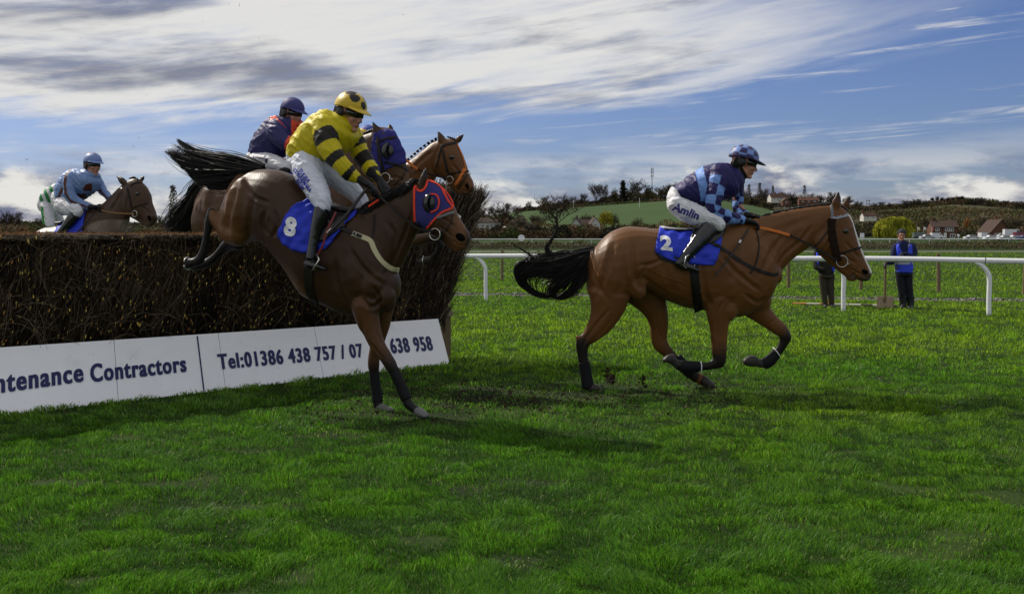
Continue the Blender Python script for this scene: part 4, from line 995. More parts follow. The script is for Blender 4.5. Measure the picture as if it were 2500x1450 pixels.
house(2298, 345, 8.0, 7, 3.9, 5.9, -.12, M_BRICK, M_TILE, 'red brick two storey house with a dark roof beyond the car park', [(-2.5, 3.1, 1.1, 1.1), (.6, 3.1, 1.2, 1.1), (2.0, 3.1, 1.2, 1.1), (-2.7, .9, 1.8, 1.2), (2.4, 1.0, 1.5, 1.2)], [(0, .9, 2.0)], [(-3.2, 0, .6, 1.0)], False, 583)
house(2425, 350, 7.2, 9, 2.2, 6.3, .05, M_BRICK, M_TILE, 'brick house with a steep dark gable at the right', [(-1.6, 1.0, 1.1, 1.5), (1.5, 1.4, 1, 1)], [(-.4, .9, 2.0)], [(2, 3, .7, 1.2)], True, 583)
# mast and pylon
ms = empty('radio_mast', ((1590-1250)/2500*1015, 1015, 0), 'slim dark radio mast rising from the hilltop trees', 'mast'); V, Fc = [], []; xm = .4*340; xm = (1590-1250)/2500*1015; g_ = float(gz(xm, 1015))
for dx in (-.7, .7): tube(V, Fc, [(xm+dx, 1015, g_), (xm+dx*.7, 1015, g_+34.5)], .16, 5)
for z in np.arange(2, 33, 2.2): box(V, Fc, (xm, 1015, g_+z), (1.3, .2, .16))
mesh_obj('lattice', V, Fc, M_WIRE, ms); V, Fc = [], []
for z in (27, 30.5, 33.5):
    for a in range(3): box(V, Fc, (xm+1.3*math.cos(a*2.1), 1015+1.3*math.sin(a*2.1), g_+z), (.5, .4, 2.4))
mesh_obj('antenna', V, Fc, M_WIRE, ms)
V, Fc = [], []; xp = (2113-1250)/2500*1850
for dx, h in ((-9, 14), (0, 20), (5, 20)): tube(V, Fc, [(xp+dx, 1850, float(gz(xp, 1850))), (xp+dx, 1850, float(gz(xp, 1850))+h)], .5, 5)
box(V, Fc, (xp+2.5, 1850, float(gz(xp, 1850))+17), (8, .8, .9)); box(V, Fc, (xp+2.5, 1850, float(gz(xp, 1850))+12), (7, .8, .9))
tag(mesh_obj('power_pylon', V, Fc, M_WIRE), 'small dark transformer poles on the right skyline', 'pylon')
for (px, y0, Y, l) in ((1400, 508, 900, 'pale thin pole standing in the hedge of the green hill field'), (1560, 506, 800, 'pale thin pole standing out in the green hill field')):
    x = (px-1250)/2500*Y; V, Fc = [], []; tube(V, Fc, [(x, Y, float(gz(x, Y))), (x, Y, float(gz(x, Y))+7.5)], .14, 5); tag(mesh_obj('utility_pole', V, Fc, M_FRM), l, 'pole')

# ------------------------------------------------------------------ vehicles in the far car park
M_GLS = mat('car_glass', (.015, .018, .022), .08, .7); M_TYRE = mat('tyre', (.015, .015, .015), .8)
def car(px, Y, L_, Hc, col, label, kind='car', rot=0.0, dark=False):
    x = (px-1250)/2500*Y; g_ = float(gz(x, Y)); root = empty('parked_car' if kind == 'car' else 'parked_van', (x, Y, g_), label, kind, 'vehicles in the far car park')
    m_ = mat('paint_%d_%d_%d' % tuple(int(c_*99) for c_ in col), col, .3, .5, coat=.5); hl_ = L_/2; ca, sa = math.cos(rot), math.sin(rot)
    if kind == 'car': prof = [(-hl_, .35), (-hl_, .80), (-hl_*.92, .95), (-hl_*.55, 1.0), (-hl_*.35, Hc), (hl_*.30, Hc), (hl_*.58, .98), (hl_*.95, .88), (hl_, .70), (hl_, .35)]
    else: prof = [(-hl_, .35), (-hl_, Hc), (hl_*.55, Hc), (hl_*.75, 1.3), (hl_, 1.1), (hl_, .35)]
    def ext(prof, w_, name, mt_, par, y0=0):
        V = []; k = len(prof)
        for s_ in (-1, 1):
            for a, z in prof:
                tw = w_*(1 if z < 1.05 else .86); b = s_*tw/2+y0; V.append((x+a*ca-b*sa, Y+a*sa+b*ca, g_+z))
        return mesh_obj(name, V, [list(range(k))[::-1], list(range(k, 2*k))]+[[i, (i+1) % k, k+(i+1) % k, k+i] for i in range(k)], mt_, par)
    ext(prof, 1.75, 'body', m_, root)
    if kind == 'car': g2 = [(-hl_*.50, 1.02), (-hl_*.33, Hc-.08), (hl_*.27, Hc-.08), (hl_*.50, 1.02)]
    else: g2 = [(hl_*.32, 1.3), (hl_*.32, Hc-.3), (hl_*.56, Hc-.3), (hl_*.74, 1.3)]
    ext(g2, 1.79, 'window', M_GLS, root)
    for a in (-hl_*.62, hl_*.62):
        for s_ in (-1, 1):
            V, Fc = [], []; cx_, cy_ = x+a*ca-s_*.85*sa, Y+a*sa+s_*.85*ca; tube(V, Fc, [(cx_+.1*sa, cy_-.1*ca, g_+.33), (cx_-.1*sa, cy_+.1*ca, g_+.33)], .33, 12); mesh_obj('wheel', V, Fc, M_TYRE, root)
    return root
WH, SV, RD, BL_ = (.62, .63, .65), (.36, .38, .40), (.16, .012, .02), (.02, .03, .10)
car(2262, 300, 4.2, 1.5, SV, 'silver parked car leftmost in the car park by the far rail'); car(2285, 306, 3.4, 1.9, WH, 'small white van left of the brick house door', 'van')
car(2400, 312, 3.2, 1.9, WH, 'small white van under the gabled brick house', 'van', .3); car(2443, 300, 4.4, 1.45, SV, 'silver grey parked car right of the gabled brick house'); car(2470, 318, 5.6, 2.9, WH, 'tall white van towering over the other parked cars', 'van')
car(2490, 312, 4.2, 2.0, RD, 'dark red parked van behind the tall white van', 'van'); car(2476, 290, 4.3, 1.4, WH, 'white parked car nearest the rail below the tall white van'); car(2452, 286, 4.1, 1.4, (.5, .5, .52), 'pale parked car nearest the rail under the silver grey car')
car(2500, 288, 4.3, 1.45, BL_, 'dark blue parked car at the right edge of the picture'); car(2245, 318, 4.6, 1.9, (.10, .12, .10), 'dark parked van with a pale roof beside the willow', 'van'); car(2418, 290, 4.2, 1.4, WH, 'white parked car in front of the gabled brick house'); car(2370, 296, 4.2, 1.4, (.45, .46, .48), 'light grey parked car below the orange tree')
for i, (px, col, l) in enumerate(((2238, (.68, .68, .5), 'pale cream flag leftmost of the three by the willow'), (2253, (.75, .75, .78), 'white flag in the middle of the three by the willow'), (2272, (.65, .25, .25), 'pink flag rightmost of the three by the brick house'))):
    Y = 325; x = (px-1250)/2500*Y; g_ = float(gz(x, Y)); root = empty('flag_pole', (x, Y, g_), l, 'flag', 'flags by the car park'); V, Fc = [], []; tube(V, Fc, [(x, Y, g_), (x, Y, g_+3.7)], .04, 6); mesh_obj('pole', V, Fc, M_FRM, root)
    V, Fc = [], []
    for j in range(5):
        for k in range(2): V.append((x+.04+j*.17, Y+.08*math.sin(j*1.3), g_+3.65-.85*k-.06*j)); 
    V += [(a, b+.02, c_) for a, b, c_ in V]; Fc = [[2*j, 2*j+1, 2*j+3, 2*j+2] for j in range(4)]+[[10+2*j, 12+2*j, 13+2*j, 11+2*j] for j in range(4)]; mesh_obj('flag', V, Fc, mat('flag%d' % i, col, .7, trans=.3), root)
for (px, py, rad, lab, shp) in ((1273, 581, .85, 'round white marker disc standing on the far rail', 0), (2105, 575, .6, 'small white square sign on a post left of the willow', 1), (2340, 575, .35, 'small round white sign beside the brick house', 0), (1232, 560, 1.3, 'white domed tent beside the broad bare tree', 2)):
    Y = 262 if shp != 2 else 410; p = at(px, py, Y); V, Fc = [], []; g_ = float(gz(p.x, Y))
    if shp == 0: tube(V, Fc, [p+Vector((0, -.05, 0)), p+Vector((0, .05, 0))], rad, 18)
    elif shp == 1: box(V, Fc, p, (rad*1.7, .1, rad*2))
    else:
        B_ = []
        for j in range(7):
            for i in range(16): V.append((p.x+rad*1.8*math.cos(j*.26)*math.cos(i*.3927), p.y+rad*1.8*math.cos(j*.26)*math.sin(i*.3927), p.z-1.3+rad*1.9*math.sin(j*.26)))
        Fc = [[j*16+i, j*16+(i+1) % 16, (j+1)*16+(i+1) % 16, (j+1)*16+i] for j in range(6) for i in range(16)]+[[6*16+i for i in range(16)]]
    if shp < 2: tube(V, Fc, [(p.x, Y+.08, g_), (p.x, Y+.08, p.z)], .05, 6)
    tag(mesh_obj('sign' if shp < 2 else 'tent', V, Fc, M_PL), lab, 'sign' if shp < 2 else 'tent')
# ------------------------------------------------------------------ figures: shared builders
M_SKIN = mat('skin', (.42, .20, .13), .55, .35, vary=.08, vscale=30)
M_BLACK = mat('black_leather', (.007, .006, .007), .35, .4, bump=.002, bscale=40)
M_TACK = mat('dark_leather', (.010, .007, .005), .5, .3)
M_STEEL = mat('bright_steel', (.62, .60, .56), .28, .5, metal=1.0)
M_GLOSS = mat('polished_boot', (.008, .008, .009), .16, .6, bump=.004, bscale=14, stretch=(1, 1, 1.6))
M_GOG = mat('goggle_lens', (.006, .006, .008), .08, .8)
M_WHITECLOTH = mat('white_breeches', (.66, .66, .70), .6, .25, bump=.03, bscale=9, stretch=(1.0, 1.0, 2.2), bdet=5, vary=.05)
M_CREAM = mat('cream_webbing', (.50, .46, .28), .75, .2, bump=.001, bscale=200)
M_ORANGE = mat('orange_rubber', (.62, .17, .03), .6, .3)
M_FLEECE = mat('sheepskin', (.75, .73, .66), .95, .1, bump=.01, bscale=90)
M_BLUE = mat('blue_cloth', (.022, .045, .52), .6, .25, bump=.010, bscale=9, vary=.07)
M_NUM = mat('white_number', (.80, .80, .82), .6, .2)
M_BOOTLEG = mat('leg_boot_black', (.006, .006, .008), .6, .2, bump=.002, bscale=70)
M_HAIR = mat('horse_hair', (.005, .004, .0035), .42, .35)
M_EYE = mat('horse_eye', (.008, .005, .004), .06, .8)
M_COAT = mat('horse_coat', rough=.42, spec=.24, attr=True, vary=.20, vscale=4.5, bump=.0022, bscale=75, sheen=.03, stretch=(1, 1, 1))
M_SILK = mat('racing_silks', rough=.5, spec=.22, attr=True, vary=.03, vscale=5, bump=.008, bscale=16, sheen=.0, stretch=(1, 1, 1.3), bdet=5)
def lerp(a, b, f): return np.asarray(a)*(1-f[:, None]) + np.asarray(b)*f[:, None]
def sst(x, lo, hi): t = np.clip((x-lo)/(hi-lo), 0, 1); return t*t*(3-2*t)

def head_blob(B, c, f, u, s=1.0, neck=None, tag_=0):
    """a head with brow, nose, lips, chin, cheeks and ears; c = centre of the skull, f = facing, u = up"""
    f, u = Vector(f).normalized(), Vector(u); u = (u - f*u.dot(f)).normalized(); l = f.cross(u)
    def P(a, b, d=0.0): return c + (f*a + u*b + l*d)*s
    B.ell(P(-.012, .022), f*.098*s, u*.088*s, l*.076*s, tag_)                # skull
    B.seg([(P(.045, .02), .058*s, .060*s), (P(.055, -.03), .052*s, .056*s), (P(.052, -.075), .040*s, .046*s), (P(.058, -.105), .026*s, .030*s)], tag_, ref=f)
    B.seg([(P(-.035, -.045, .05), .022*s), (P(.02, -.078, .038), .022*s), (P(.06, -.10, .012), .02*s)], tag_)
    B.seg([(P(-.035, -.045, -.05), .022*s), (P(.02, -.078, -.038), .022*s), (P(.06, -.10, -.012), .02*s)], tag_)
    B.seg([(P(.092, .008), .011*s), (P(.108, -.018), .012*s), (P(.120, -.038), .015*s)], tag_, ref=f)   # nose
    B.ell(P(.105, -.043), f*.016*s, u*.010*s, l*.020*s, tag_)
    B.ell(P(.095, .022), f*.016*s, u*.012*s, l*.050*s, tag_)                  # brow
    B.ell(P(.098, -.068), f*.014*s, u*.007*s, l*.024*s, tag_+1)               # lips
    B.ell(P(.094, -.080), f*.014*s, u*.007*s, l*.020*s, tag_+1)
    B.ell(P(.084, -.108), f*.022*s, u*.018*s, l*.024*s, tag_)                 # chin
    for q in (1, -1):
        B.ell(P(.068, -.035, q*.038), f*.025*s, u*.024*s, l*.020*s, tag_)     # cheek
        B.ell(P(-.012, -.008, q*.078), f*.018*s, u*.030*s, l*.010*s, tag_)    # ear
    if neck is not None:
        B.seg([(P(-.03, -.04), .058*s), (P(-.03, -.09)*.6+Vector(neck)*.4, .056*s), (Vector(neck), .065*s)], tag_)
    return P, l

def dome(name, c, f, u, l, rf, ru, rl, colour, mats, parent, down=100, nu=72, nv=26, thick=.006, peak=.07, peak_mat=0, tilt=0.0, back=.0):
    """a helmet under its silk cover, with a peak; colour(a, e) gives a material index from azimuth and elevation in degrees"""
    V, Fc, MI = [], [], []
    for j in range(nv+1):
        e = math.radians(90 - down*j/nv)
        for i in range(nu):
            a = 2*math.pi*i/nu
            dip = back*max(0, -math.cos(a))*max(0, (j/nv-.6))     # nape reaches lower
            puck = 1+.006*math.sin(a*9+j*.4)*(j/nv)
            V.append(tuple(c + f*rf*math.cos(e)*math.cos(a)*puck + l*rl*math.cos(e)*math.sin(a)*puck + u*(ru*math.sin(e)-dip)))
    for j in range(nv):
        for i in range(nu):
            a, b = j*nu+i, j*nu+(i+1) % nu; Fc.append([a, a+nu, b+nu, b]); MI.append(colour((i+.5)*360/nu, 90-down*(j+.5)/nv))
    b0 = len(V); e = math.radians(90-down)          # closing rim, inside
    for i in range(nu):
        a = 2*math.pi*i/nu; V.append(tuple(c + f*rf*.9*math.cos(e)*math.cos(a) + l*rl*.9*math.cos(e)*math.sin(a) + u*(ru*math.sin(e)+.008-back*max(0, -math.cos(a))*.4)))
    for i in range(nu): Fc.append([nv*nu+i, b0+i, b0+(i+1) % nu, nv*nu+(i+1) % nu]); MI.append(0)
    Fc.append([b0+i for i in range(nu)]); MI.append(0)
    shell = mesh_obj(name, V, Fc, None, parent, True, mats=mats, midx=MI)
    V, Fc = [], []
    K = 20; e0 = math.radians(4)
    for j in range(5):
        q = j/4
        for i in range(K+1):
            a = math.radians(-62+124*i/K); ext = peak*q*max(0, math.cos(a*1.35))**.8
            for sgn in (0, 1):
                V.append(tuple(c + f*((rf*1.0)*math.cos(a)+ext) + l*(rl*1.0)*math.sin(a)*(1+.06*q) + u*(ru*math.sin(e0)-ext*.28 - .010*q*abs(math.sin(a)) - sgn*.006 - tilt*q)))
    def I(j, i, s_): return (j*(K+1)+i)*2+s_
    for j in range(4):
        for i in range(K):
            Fc.append([I(j, i, 0), I(j+1, i, 0), I(j+1, i+1, 0), I(j, i+1, 0)]); Fc.append([I(j, i, 1), I(j, i+1, 1), I(j+1, i+1, 1), I(j+1, i, 1)])
    for i in range(K): Fc.append([I(4, i, 0), I(4, i, 1), I(4, i+1, 1), I(4, i+1, 0)])
    mesh_obj('peak', V, Fc, mats[peak_mat], shell, True)
    return shell

def hand_blob(B, w_, f, dn, side, s=1.0, curl=1.0, tag_=0):
    """a closed hand: w_ wrist, f forward, dn towards the fingertips' curl, side = across the knuckles"""
    f, dn, side = Vector(f).normalized(), Vector(dn).normalized(), Vector(side).normalized()
    B.seg([(w_, .026*s, .030*s), (w_+f*.035*s, .024*s, .036*s), (w_+f*.075*s, .020*s, .040*s), (w_+f*.092*s, .016*s, .038*s)], tag_, ref=dn)
    for k, (o, L1, L2, L3) in enumerate(((-.031, .036, .026, .020), (-.011, .042, .030, .022), (.010, .040, .028, .021), (.029, .031, .022, .018))):
        p = w_ + f*.090*s + side*o*s; q = p + (f*.75+dn*.5*curl).normalized()*L1*s; r = q + (f*(-.15)+dn*1.0*curl).normalized()*L2*s; t = r + (f*(-.9)+dn*.35).normalized()*L3*s
        B.seg([(p, .0105*s), (q, .0105*s), (r, .0098*s), (t, .0085*s)], tag_, n=8, ref=side)
    p = w_ + f*.03*s - side*.034*s
    B.seg([(p, .013*s), (p+(f*.6-side*.5+dn*.3).normalized()*.036*s, .0125*s), (p+f*.062*s-side*.018*s+dn*.035*s, .010*s)], tag_, n=8, ref=dn)

def ear(B, base, tip, fr, lat, wid, col=4, base_r=22):
    """pointed horse ear: base and tip in crop pixels"""
    bx, by = base; tx, ty = tip
    B.limb([(bx, by, base_r*.75, lat, wid*.7), (bx*.62+tx*.38+ (ty-by)*.02, by*.62+ty*.38, base_r, lat, wid), (bx*.3+tx*.7, by*.3+ty*.7, base_r*.62, lat, wid*.6), (tx, ty, base_r*.14, lat, wid*.15)], col, n=12)

def tail_strands(name, fr, guides, n, parent, rad=(.0045, .0008), spread=.03, k=16, lat=0.0, seed=1, wt=None):
    """guides: list of crop polylines (x, y, spread px); every hair follows a blend of two neighbours"""
    r = np.random.default_rng(seed); P = np.zeros((n, k, 3)); R = np.zeros((n, k))
    G = [catmull(np.array([list(fr.P(p[0], p[1], lat+(p[3] if len(p) > 3 else 0))) + [fr.m(p[0], p[1], p[2])] for p in g]), k) for g in guides]
    for i in range(n):
        a = r.integers(len(G)) if wt is None else r.choice(len(G), p=np.array(wt)/sum(wt)); g = G[a]
        if r.random() < .35 and (wt is None or wt[a] > .5):
            b = min(len(G)-1, max(0, a+r.choice([-1, 1]))); f = r.random(); g = G[a]*(1-f)+G[b]*f
        u, v = r.normal(0, .5), r.normal(0, .5)
        if r.random() < .14: u *= 2.1; v *= 1.8
        t = np.linspace(0, 1, k); L_ = .72+.28*r.random()
        ph, am = r.random()*6.28, r.random()*.4
        off = u + am*np.sin(t*5+ph)*t; off2 = v + am*np.cos(t*4+ph)*t
        Gx = catmull(g, k*3); idx = np.clip((t*L_*(k*3-1)).astype(int), 0, k*3-1); q = Gx[idx]
        T = np.gradient(q[:, :3], axis=0); T /= np.linalg.norm(T, axis=1, keepdims=True)+1e-9
        Lv = np.array(fr.L); Nn = np.cross(T, Lv); Nn /= np.linalg.norm(Nn, axis=1, keepdims=True)+1e-9
        P[i] = q[:, :3] + Nn*(off*q[:, 3])[:, None] + Lv*(off2*np.minimum(q[:, 3], .09))[:, None]
        R[i] = rad[0]*(1-t)**.6 + rad[1]
    V, Fc, m = strands(P, R)
    return mesh_obj(name, V, Fc, M_HAIR, parent, True)
def crest_mane(name, fr, line, parent, rad=12, lat=0.0, bob=True, n=26):
    """a plaited mane: a row of knots along the crest"""
    B = Blob(fr); C = catmull(np.array(line, float), n)
    B.limb([(x, y, rad*.55, lat, fr.m(x, y, rad*.6)) for x, y in C[::3]], 0, n=8)
    if bob:
        for i, (x, y) in enumerate(C):
            q = .8+.45*random.random(); B.ball(x, y-rad*.45, rad*q, rad*q*.85, lat+random.uniform(-.008, .008), fr.m(x, y, rad)*q)
    return B.build(name, M_HAIR, parent, .006, 1)[0]
def loose_mane(name, fr, line, drop, parent, n=500, rad=.004, lat=.0, seed=3):
    r = np.random.default_rng(seed); C = catmull(np.array([list(fr.P(x, y, lat)) for x, y in line]), 60); k = 6
    P = np.zeros((n, k, 3)); dn = np.array([list(fr.P(line[0][0]+drop[0], line[0][1]+drop[1], lat)-fr.P(*line[0], lat))])
    for i in range(n):
        b = C[r.integers(60)] + r.normal(0, .006, 3); side = 1 if r.random() < .6 else -1; t = np.linspace(0, 1, k)[:, None]
        ln = .5+.6*r.random()
        P[i] = b + dn*t*ln + np.array(fr.L)*side*(.05*t*ln+.02*np.sin(t*3)) + r.normal(0, .006, 3)*t + np.array([0, 0, .02])*np.sin(t*3.1)
    V, Fc, m = strands(P, np.repeat((rad*(1-.7*np.linspace(0, 1, k)))[None], n, 0)); return mesh_obj(name, V, Fc, M_HAIR, parent, True)
def leg_wrap(name, fr, pts, parent, mat_=None, top=None):
    B = Blob(fr); B.limb(pts, 0, capf=.15); return B.build(name, mat_ or M_BOOTLEG, parent, .009, 2)[0]
# ------------------------------------------------------------------ the leading bay horse and its rider
C3 = (1240, 340, 2.2652); C4 = (1600, 340, 6.59)
H2O = ground_at(1560, 950); 
F2 = Frame((H2O.x, H2O.y), (1.0, 0.03), C3)
h2 = empty('horse', (H2O.x, H2O.y, 0), 'galloping bay horse with a white blaze and number 2 cloth, ridden in checked blue silks', 'horse', 'racehorses in the race')
B = Blob(F2)
B.slab([(478, 610, 440, 740, .13), (515, 560, 440, 850, .21), (570, 512, 500, 905, .265), (650, 484, 610, 905, .285), (730, 486, 712, 830, .28),
        (810, 494, 785, 842, .28), (900, 500, 885, 895, .295), (1000, 500, 985, 932, .30), (1100, 490, 1080, 946, .285), (1190, 468, 1180, 965, .255),
        (1270, 455, 1280, 985, .235), (1350, 470, 1370, 945, .215), (1430, 560, 1440, 890, .19), (1490, 700, 1482, 800, .12)])
# neck
B.slab([(1180, 462, 1330, 900, .17), (1290, 450, 1430, 830, .15), (1400, 425, 1510, 735, .118), (1500, 402, 1575, 665, .10), (1600, 384, 1650, 610, .088),
        (1700, 370, 1705, 560, .082), (1790, 362, 1740, 520, .08)], n=20)
# head
B.slab([(1795, 360, 1712, 520, .075), (1850, 378, 1700, 590, .088), (1893, 425, 1745, 640, .088), (1918, 490, 1790, 680, .078), (1940, 560, 1832, 712, .066),
        (1965, 630, 1875, 732, .056), (1992, 690, 1915, 755, .056), (2010, 728, 1940, 782, .048), (2008, 760, 1968, 785, .03)], col=3, n=20, pw=2.5)
B.ball(1745, 560, 58, 72, .045, .05, -.3, 3)                                   # cheek
B.limb([(1740, 590, 50, 0, .055), (1810, 680, 30, 0, .04), (1868, 732, 24, 0, .032), (1905, 765, 22, 0, .03)], 3)   # lower jaw
B.ball(1898, 772, 28, 15, 0, .03, -.2, 3)
B.ball(1880, 488, 34, 20, .055, .025, -.6, 3)                                  # brow over the eye
B.ball(1972, 725, 26, 22, .035, .022, -.8, 3)                                  # nostril rim
ear(B, (1815, 388), (1829, 288), F2, .05, .028, 4, 26); ear(B, (1862, 385), (1893, 308), F2, -.055, .024, 4, 20)
# muscle masses
B.ball(590, 740, 120, 190, .13, .16, -.3); B.ball(590, 740, 110, 180, -.13, .15, -.3)
B.ball(700, 800, 60, 95, .19, .06, .5)
B.ball(1190, 760, 105, 170, .13, .13, .35); B.ball(1330, 770, 90, 120, .10, .11, -.6); B.ball(1420, 800, 60, 90, .08, .09, 0)
B.ball(1190, 930, 90, 90, .11, .10, 0); B.ball(1380, 900, 80, 70, -.1, .09, .3)
B.ball(900, 720, 170, 130, .12, .17, 0)
NH = [(560, 860, 120, .14, .12), (545, 950, 92, .15, .09), (505, 1030, 68, .15, .06), (448, 1095, 44, .14, .04), (412, 1130, 40, .14, .036), (413, 1190, 31, .14, .027), (422, 1260, 27, .14, .024),
      (434, 1320, 28, .14, .026), (440, 1362, 30, .14, .030)]
B.limb(NH, 1); B.limb([(380, 1090, 10, .14, .02), (400, 1108, 26, .14, .03), (412, 1150, 30, .14, .028)], 1)
B.limb([(440, 1362, 29, .14, .032), (470, 1376, 26, .14, .034), (505, 1384, 22, .14, .04)], 2)
FH = [(740, 830, 110, -.13, .12), (810, 930, 74, -.14, .09), (835, 1020, 54, -.14, .065), (835, 1090, 47, -.14, .045), (845, 1135, 44, -.14, .038), (890, 1185, 33, -.14, .028), (950, 1245, 29, -.14, .024),
      (1015, 1295, 33, -.14, .03), (1045, 1320, 31, -.14, .032)]
B.limb(FH, 5); B.limb([(1045, 1318, 30, -.14, .03), (1082, 1334, 30, -.14, .035)], 5); B.limb([(1088, 1335, 28, -.14, .04), (1115, 1358, 26, -.14, .05), (1136, 1366, 20, -.14, .045)], 2, capf=.3)
NF = [(1165, 880, 80, .13, .10), (1165, 960, 70, .13, .08), (1168, 1040, 53, .13, .055), (1168, 1120, 45, .13, .045), (1168, 1190, 42, .13, .042), (1163, 1232, 40, .13, .04), (1115, 1252, 24, .13, .026),
      (1060, 1258, 25, .13, .024), (990, 1258, 30, .13, .027), (945, 1250, 32, .13, .03)]
B.limb(NF, 1); B.limb([(945, 1248, 28, .13, .03), (915, 1230, 22, .13, .027)], 2); B.limb([(918, 1218, 32, .13, .036), (888, 1214, 26, .13, .045), (858, 1222, 11, .13, .045)], 2, capf=.4)
FFg = [(1330, 900, 80, -.12, .10), (1395, 955, 62, -.12, .075), (1455, 1010, 47, -.12, .05), (1515, 1060, 38, -.12, .042), (1535, 1095, 34, -.12, .04), (1518, 1140, 26, -.12, .03), (1490, 1180, 25, -.12, .026),
       (1450, 1220, 30, -.12, .028), (1410, 1240, 30, -.12, .03)]
B.limb(FFg, 1); B.limb([(1410, 1240, 27, -.12, .03), (1372, 1235, 22, -.12, .027)], 2); B.limb([(1375, 1228, 30, -.12, .036), (1340, 1226, 33, -.12, .045), (1305, 1230, 18, -.12, .045)], 2, capf=.4)
COAT2 = (.128, .052, .013)
def coat_fn(coat, dark=(.009, .006, .005), muzzle=(.05, .035, .03), hoof=(.035, .030, .027), leg_t=(.30, .55), blaze=None, pale5=False, muz_t=(.74, .92), rumpy=None):
    def fn(I):
        n = len(I['t']); c = np.tile(np.array(coat), (n, 1)).astype(float)
        nz = fbm(I['co'][:, 0]*3+I['co'][:, 1]*2, I['co'][:, 2]*3, 5, 3)
        c = c*(0.80+.40*nz)[:, None]
        tg, t = I['tagv'], I['t']
        k = tg == 1; f = sst(t, *leg_t)*k; c = lerp(c, dark, np.zeros(n)) if False else c*(1-f[:, None])+np.array(dark)*f[:, None]
        k = tg == 5; f = sst(t, .45, .75)*k*.93; c = c*(1-f[:, None])+np.array(dark)*f[:, None]
        k = tg == 2; c[k] = np.array(hoof)
        k = tg == 3; f = sst(t, *muz_t)*k; c = c*(1-f[:, None])+np.array(muzzle)*f[:, None]
        k = tg == 4; f = sst(t, .0, .7)*k*.9; c = c*(1-f[:, None])+np.array(dark)*f[:, None]
        if blaze is not None:
            f = blaze(I); c = c*(1-f[:, None])+np.array((.72, .70, .66))*f[:, None]
        return c
    return fn
def blaze2(I):
    # the white stripe runs down the front of the face
    xs = np.array([1880, 1900, 1925, 1950, 1975, 2000, 2012]); ys = np.array([425, 445, 510, 590, 650, 705, 735])
    xf = np.interp(I['py'], ys, xs); d = xf - I['px']
    return (1-sst(d, 3, 13))*(I['tagv'] == 3)*(I['py'] > 415)*(I['py'] < 742)*(np.abs(I['lat']) < .05)
G2 = [([(590, 560), (560, 680), (520, 800), (480, 900)], 16, .012), ([(700, 560), (690, 680), (715, 790), (760, 840)], 16, .014), ([(640, 620), (640, 760), (600, 880)], 18, .008),
      ([(720, 700), (790, 690), (860, 660)], 10, .008), ([(730, 740), (800, 800), (880, 850)], 9, .007), ([(780, 690), (740, 750), (750, 830)], 10, .008),
      ([(1100, 640), (1085, 740), (1095, 850), (1130, 930)], 14, .013), ([(1160, 600), (1230, 700), (1330, 790), (1410, 850)], 13, .010), ([(1300, 850), (1380, 900), (1430, 870)], 12, .010),
      ([(1480, 560), (1440, 660), (1390, 760)], 15, .010), ([(1690, 470), (1620, 560), (1530, 640), (1480, 720)], 11, .009), ([(1700, 430), (1560, 480), (1420, 540), (1330, 600)], 18, .006),
      ([(1200, 880), (1160, 960), (1160, 1060), (1150, 1160)], 8, .007), ([(570, 930), (500, 1010), (440, 1090), (410, 1160)], 9, .009), ([(600, 960), (540, 1040), (450, 1130)], 7, .004),
      ([(930, 640), (960, 760), (990, 860)], 22, .006), ([(850, 650), (880, 760), (930, 860)], 20, .005),
      ([(1720, 640), (1760, 590), (1790, 520), (1780, 460)], 8, .006), ([(1860, 560), (1910, 620), (1950, 660)], 9, .006), ([(1830, 620), (1880, 660), (1930, 690)], 8, .006), ([(1935, 700), (1920, 735), (1905, 765)], 6, .008),
      ([(820, 960), (830, 1040), (850, 1110)], 8, .006),
      ([(760, 700), (860, 760), (960, 790), (1060, 850)], 4, -.004), ([(900, 830), (980, 880), (1050, 890)], 4, -.003), ([(1480, 990), (1440, 1040), (1500, 1090)], 5, .006), ([(1130, 960), (1140, 1060), (1145, 1160)], 4, -.003), ([(560, 980), (500, 1060), (470, 1120)], 4, -.003), ([(1890, 560), (1900, 610), (1940, 640)], 3, -.003), ([(1240, 560), (1260, 680), (1240, 800)], 20, .006), ([(1560, 480), (1500, 560), (1460, 640)], 12, .006), ([(480, 700), (500, 800), (560, 900)], 12, .006), ([(2000, 770), (1960, 752), (1920, 730), (1895, 715)], 5, .009)]
body2, bv2 = B.build('body', M_COAT, h2, .0115, 5, coat_fn(COAT2, leg_t=(.28, .50), blaze=blaze2), .004, grooves=G2)
def eye(fr, bv, x, y, r, parent):
    h, nn = hit(bv, fr, x, y, .002)
    if h is None: return
    B = Blob(fr); B.ell(h, fr.d*r*1.2, Vector((0, 0, r*.95)), nn*r*.6); B.build('eye', M_EYE, parent, .004, 2)
    # upper lid
    strap('eyelid', fr, bv, [(x-1, y), (x, y-1)], .002, M_TACK, parent) if False else None
eye(F2, bv2, 1867, 508, .026, h2)
M_NOST = mat('nostril_dark', (.004, .003, .003), .95, .05)
def nostril(fr, bv, x, y, r, parent, ang=.5):
    h, nn = hit(bv, fr, x, y, -.009)
    if h is None: return
    B = Blob(fr); ca, sa = math.cos(ang), math.sin(ang)
    B.ell(h, (fr.d*ca-Vector((0, 0, sa)))*r*1.25, (fr.d*sa+Vector((0, 0, ca)))*r*.85, nn*r*.40); B.build('nostril', M_NOST, parent, .004, 1)
nostril(F2, bv2, 1973, 732, .036, h2)
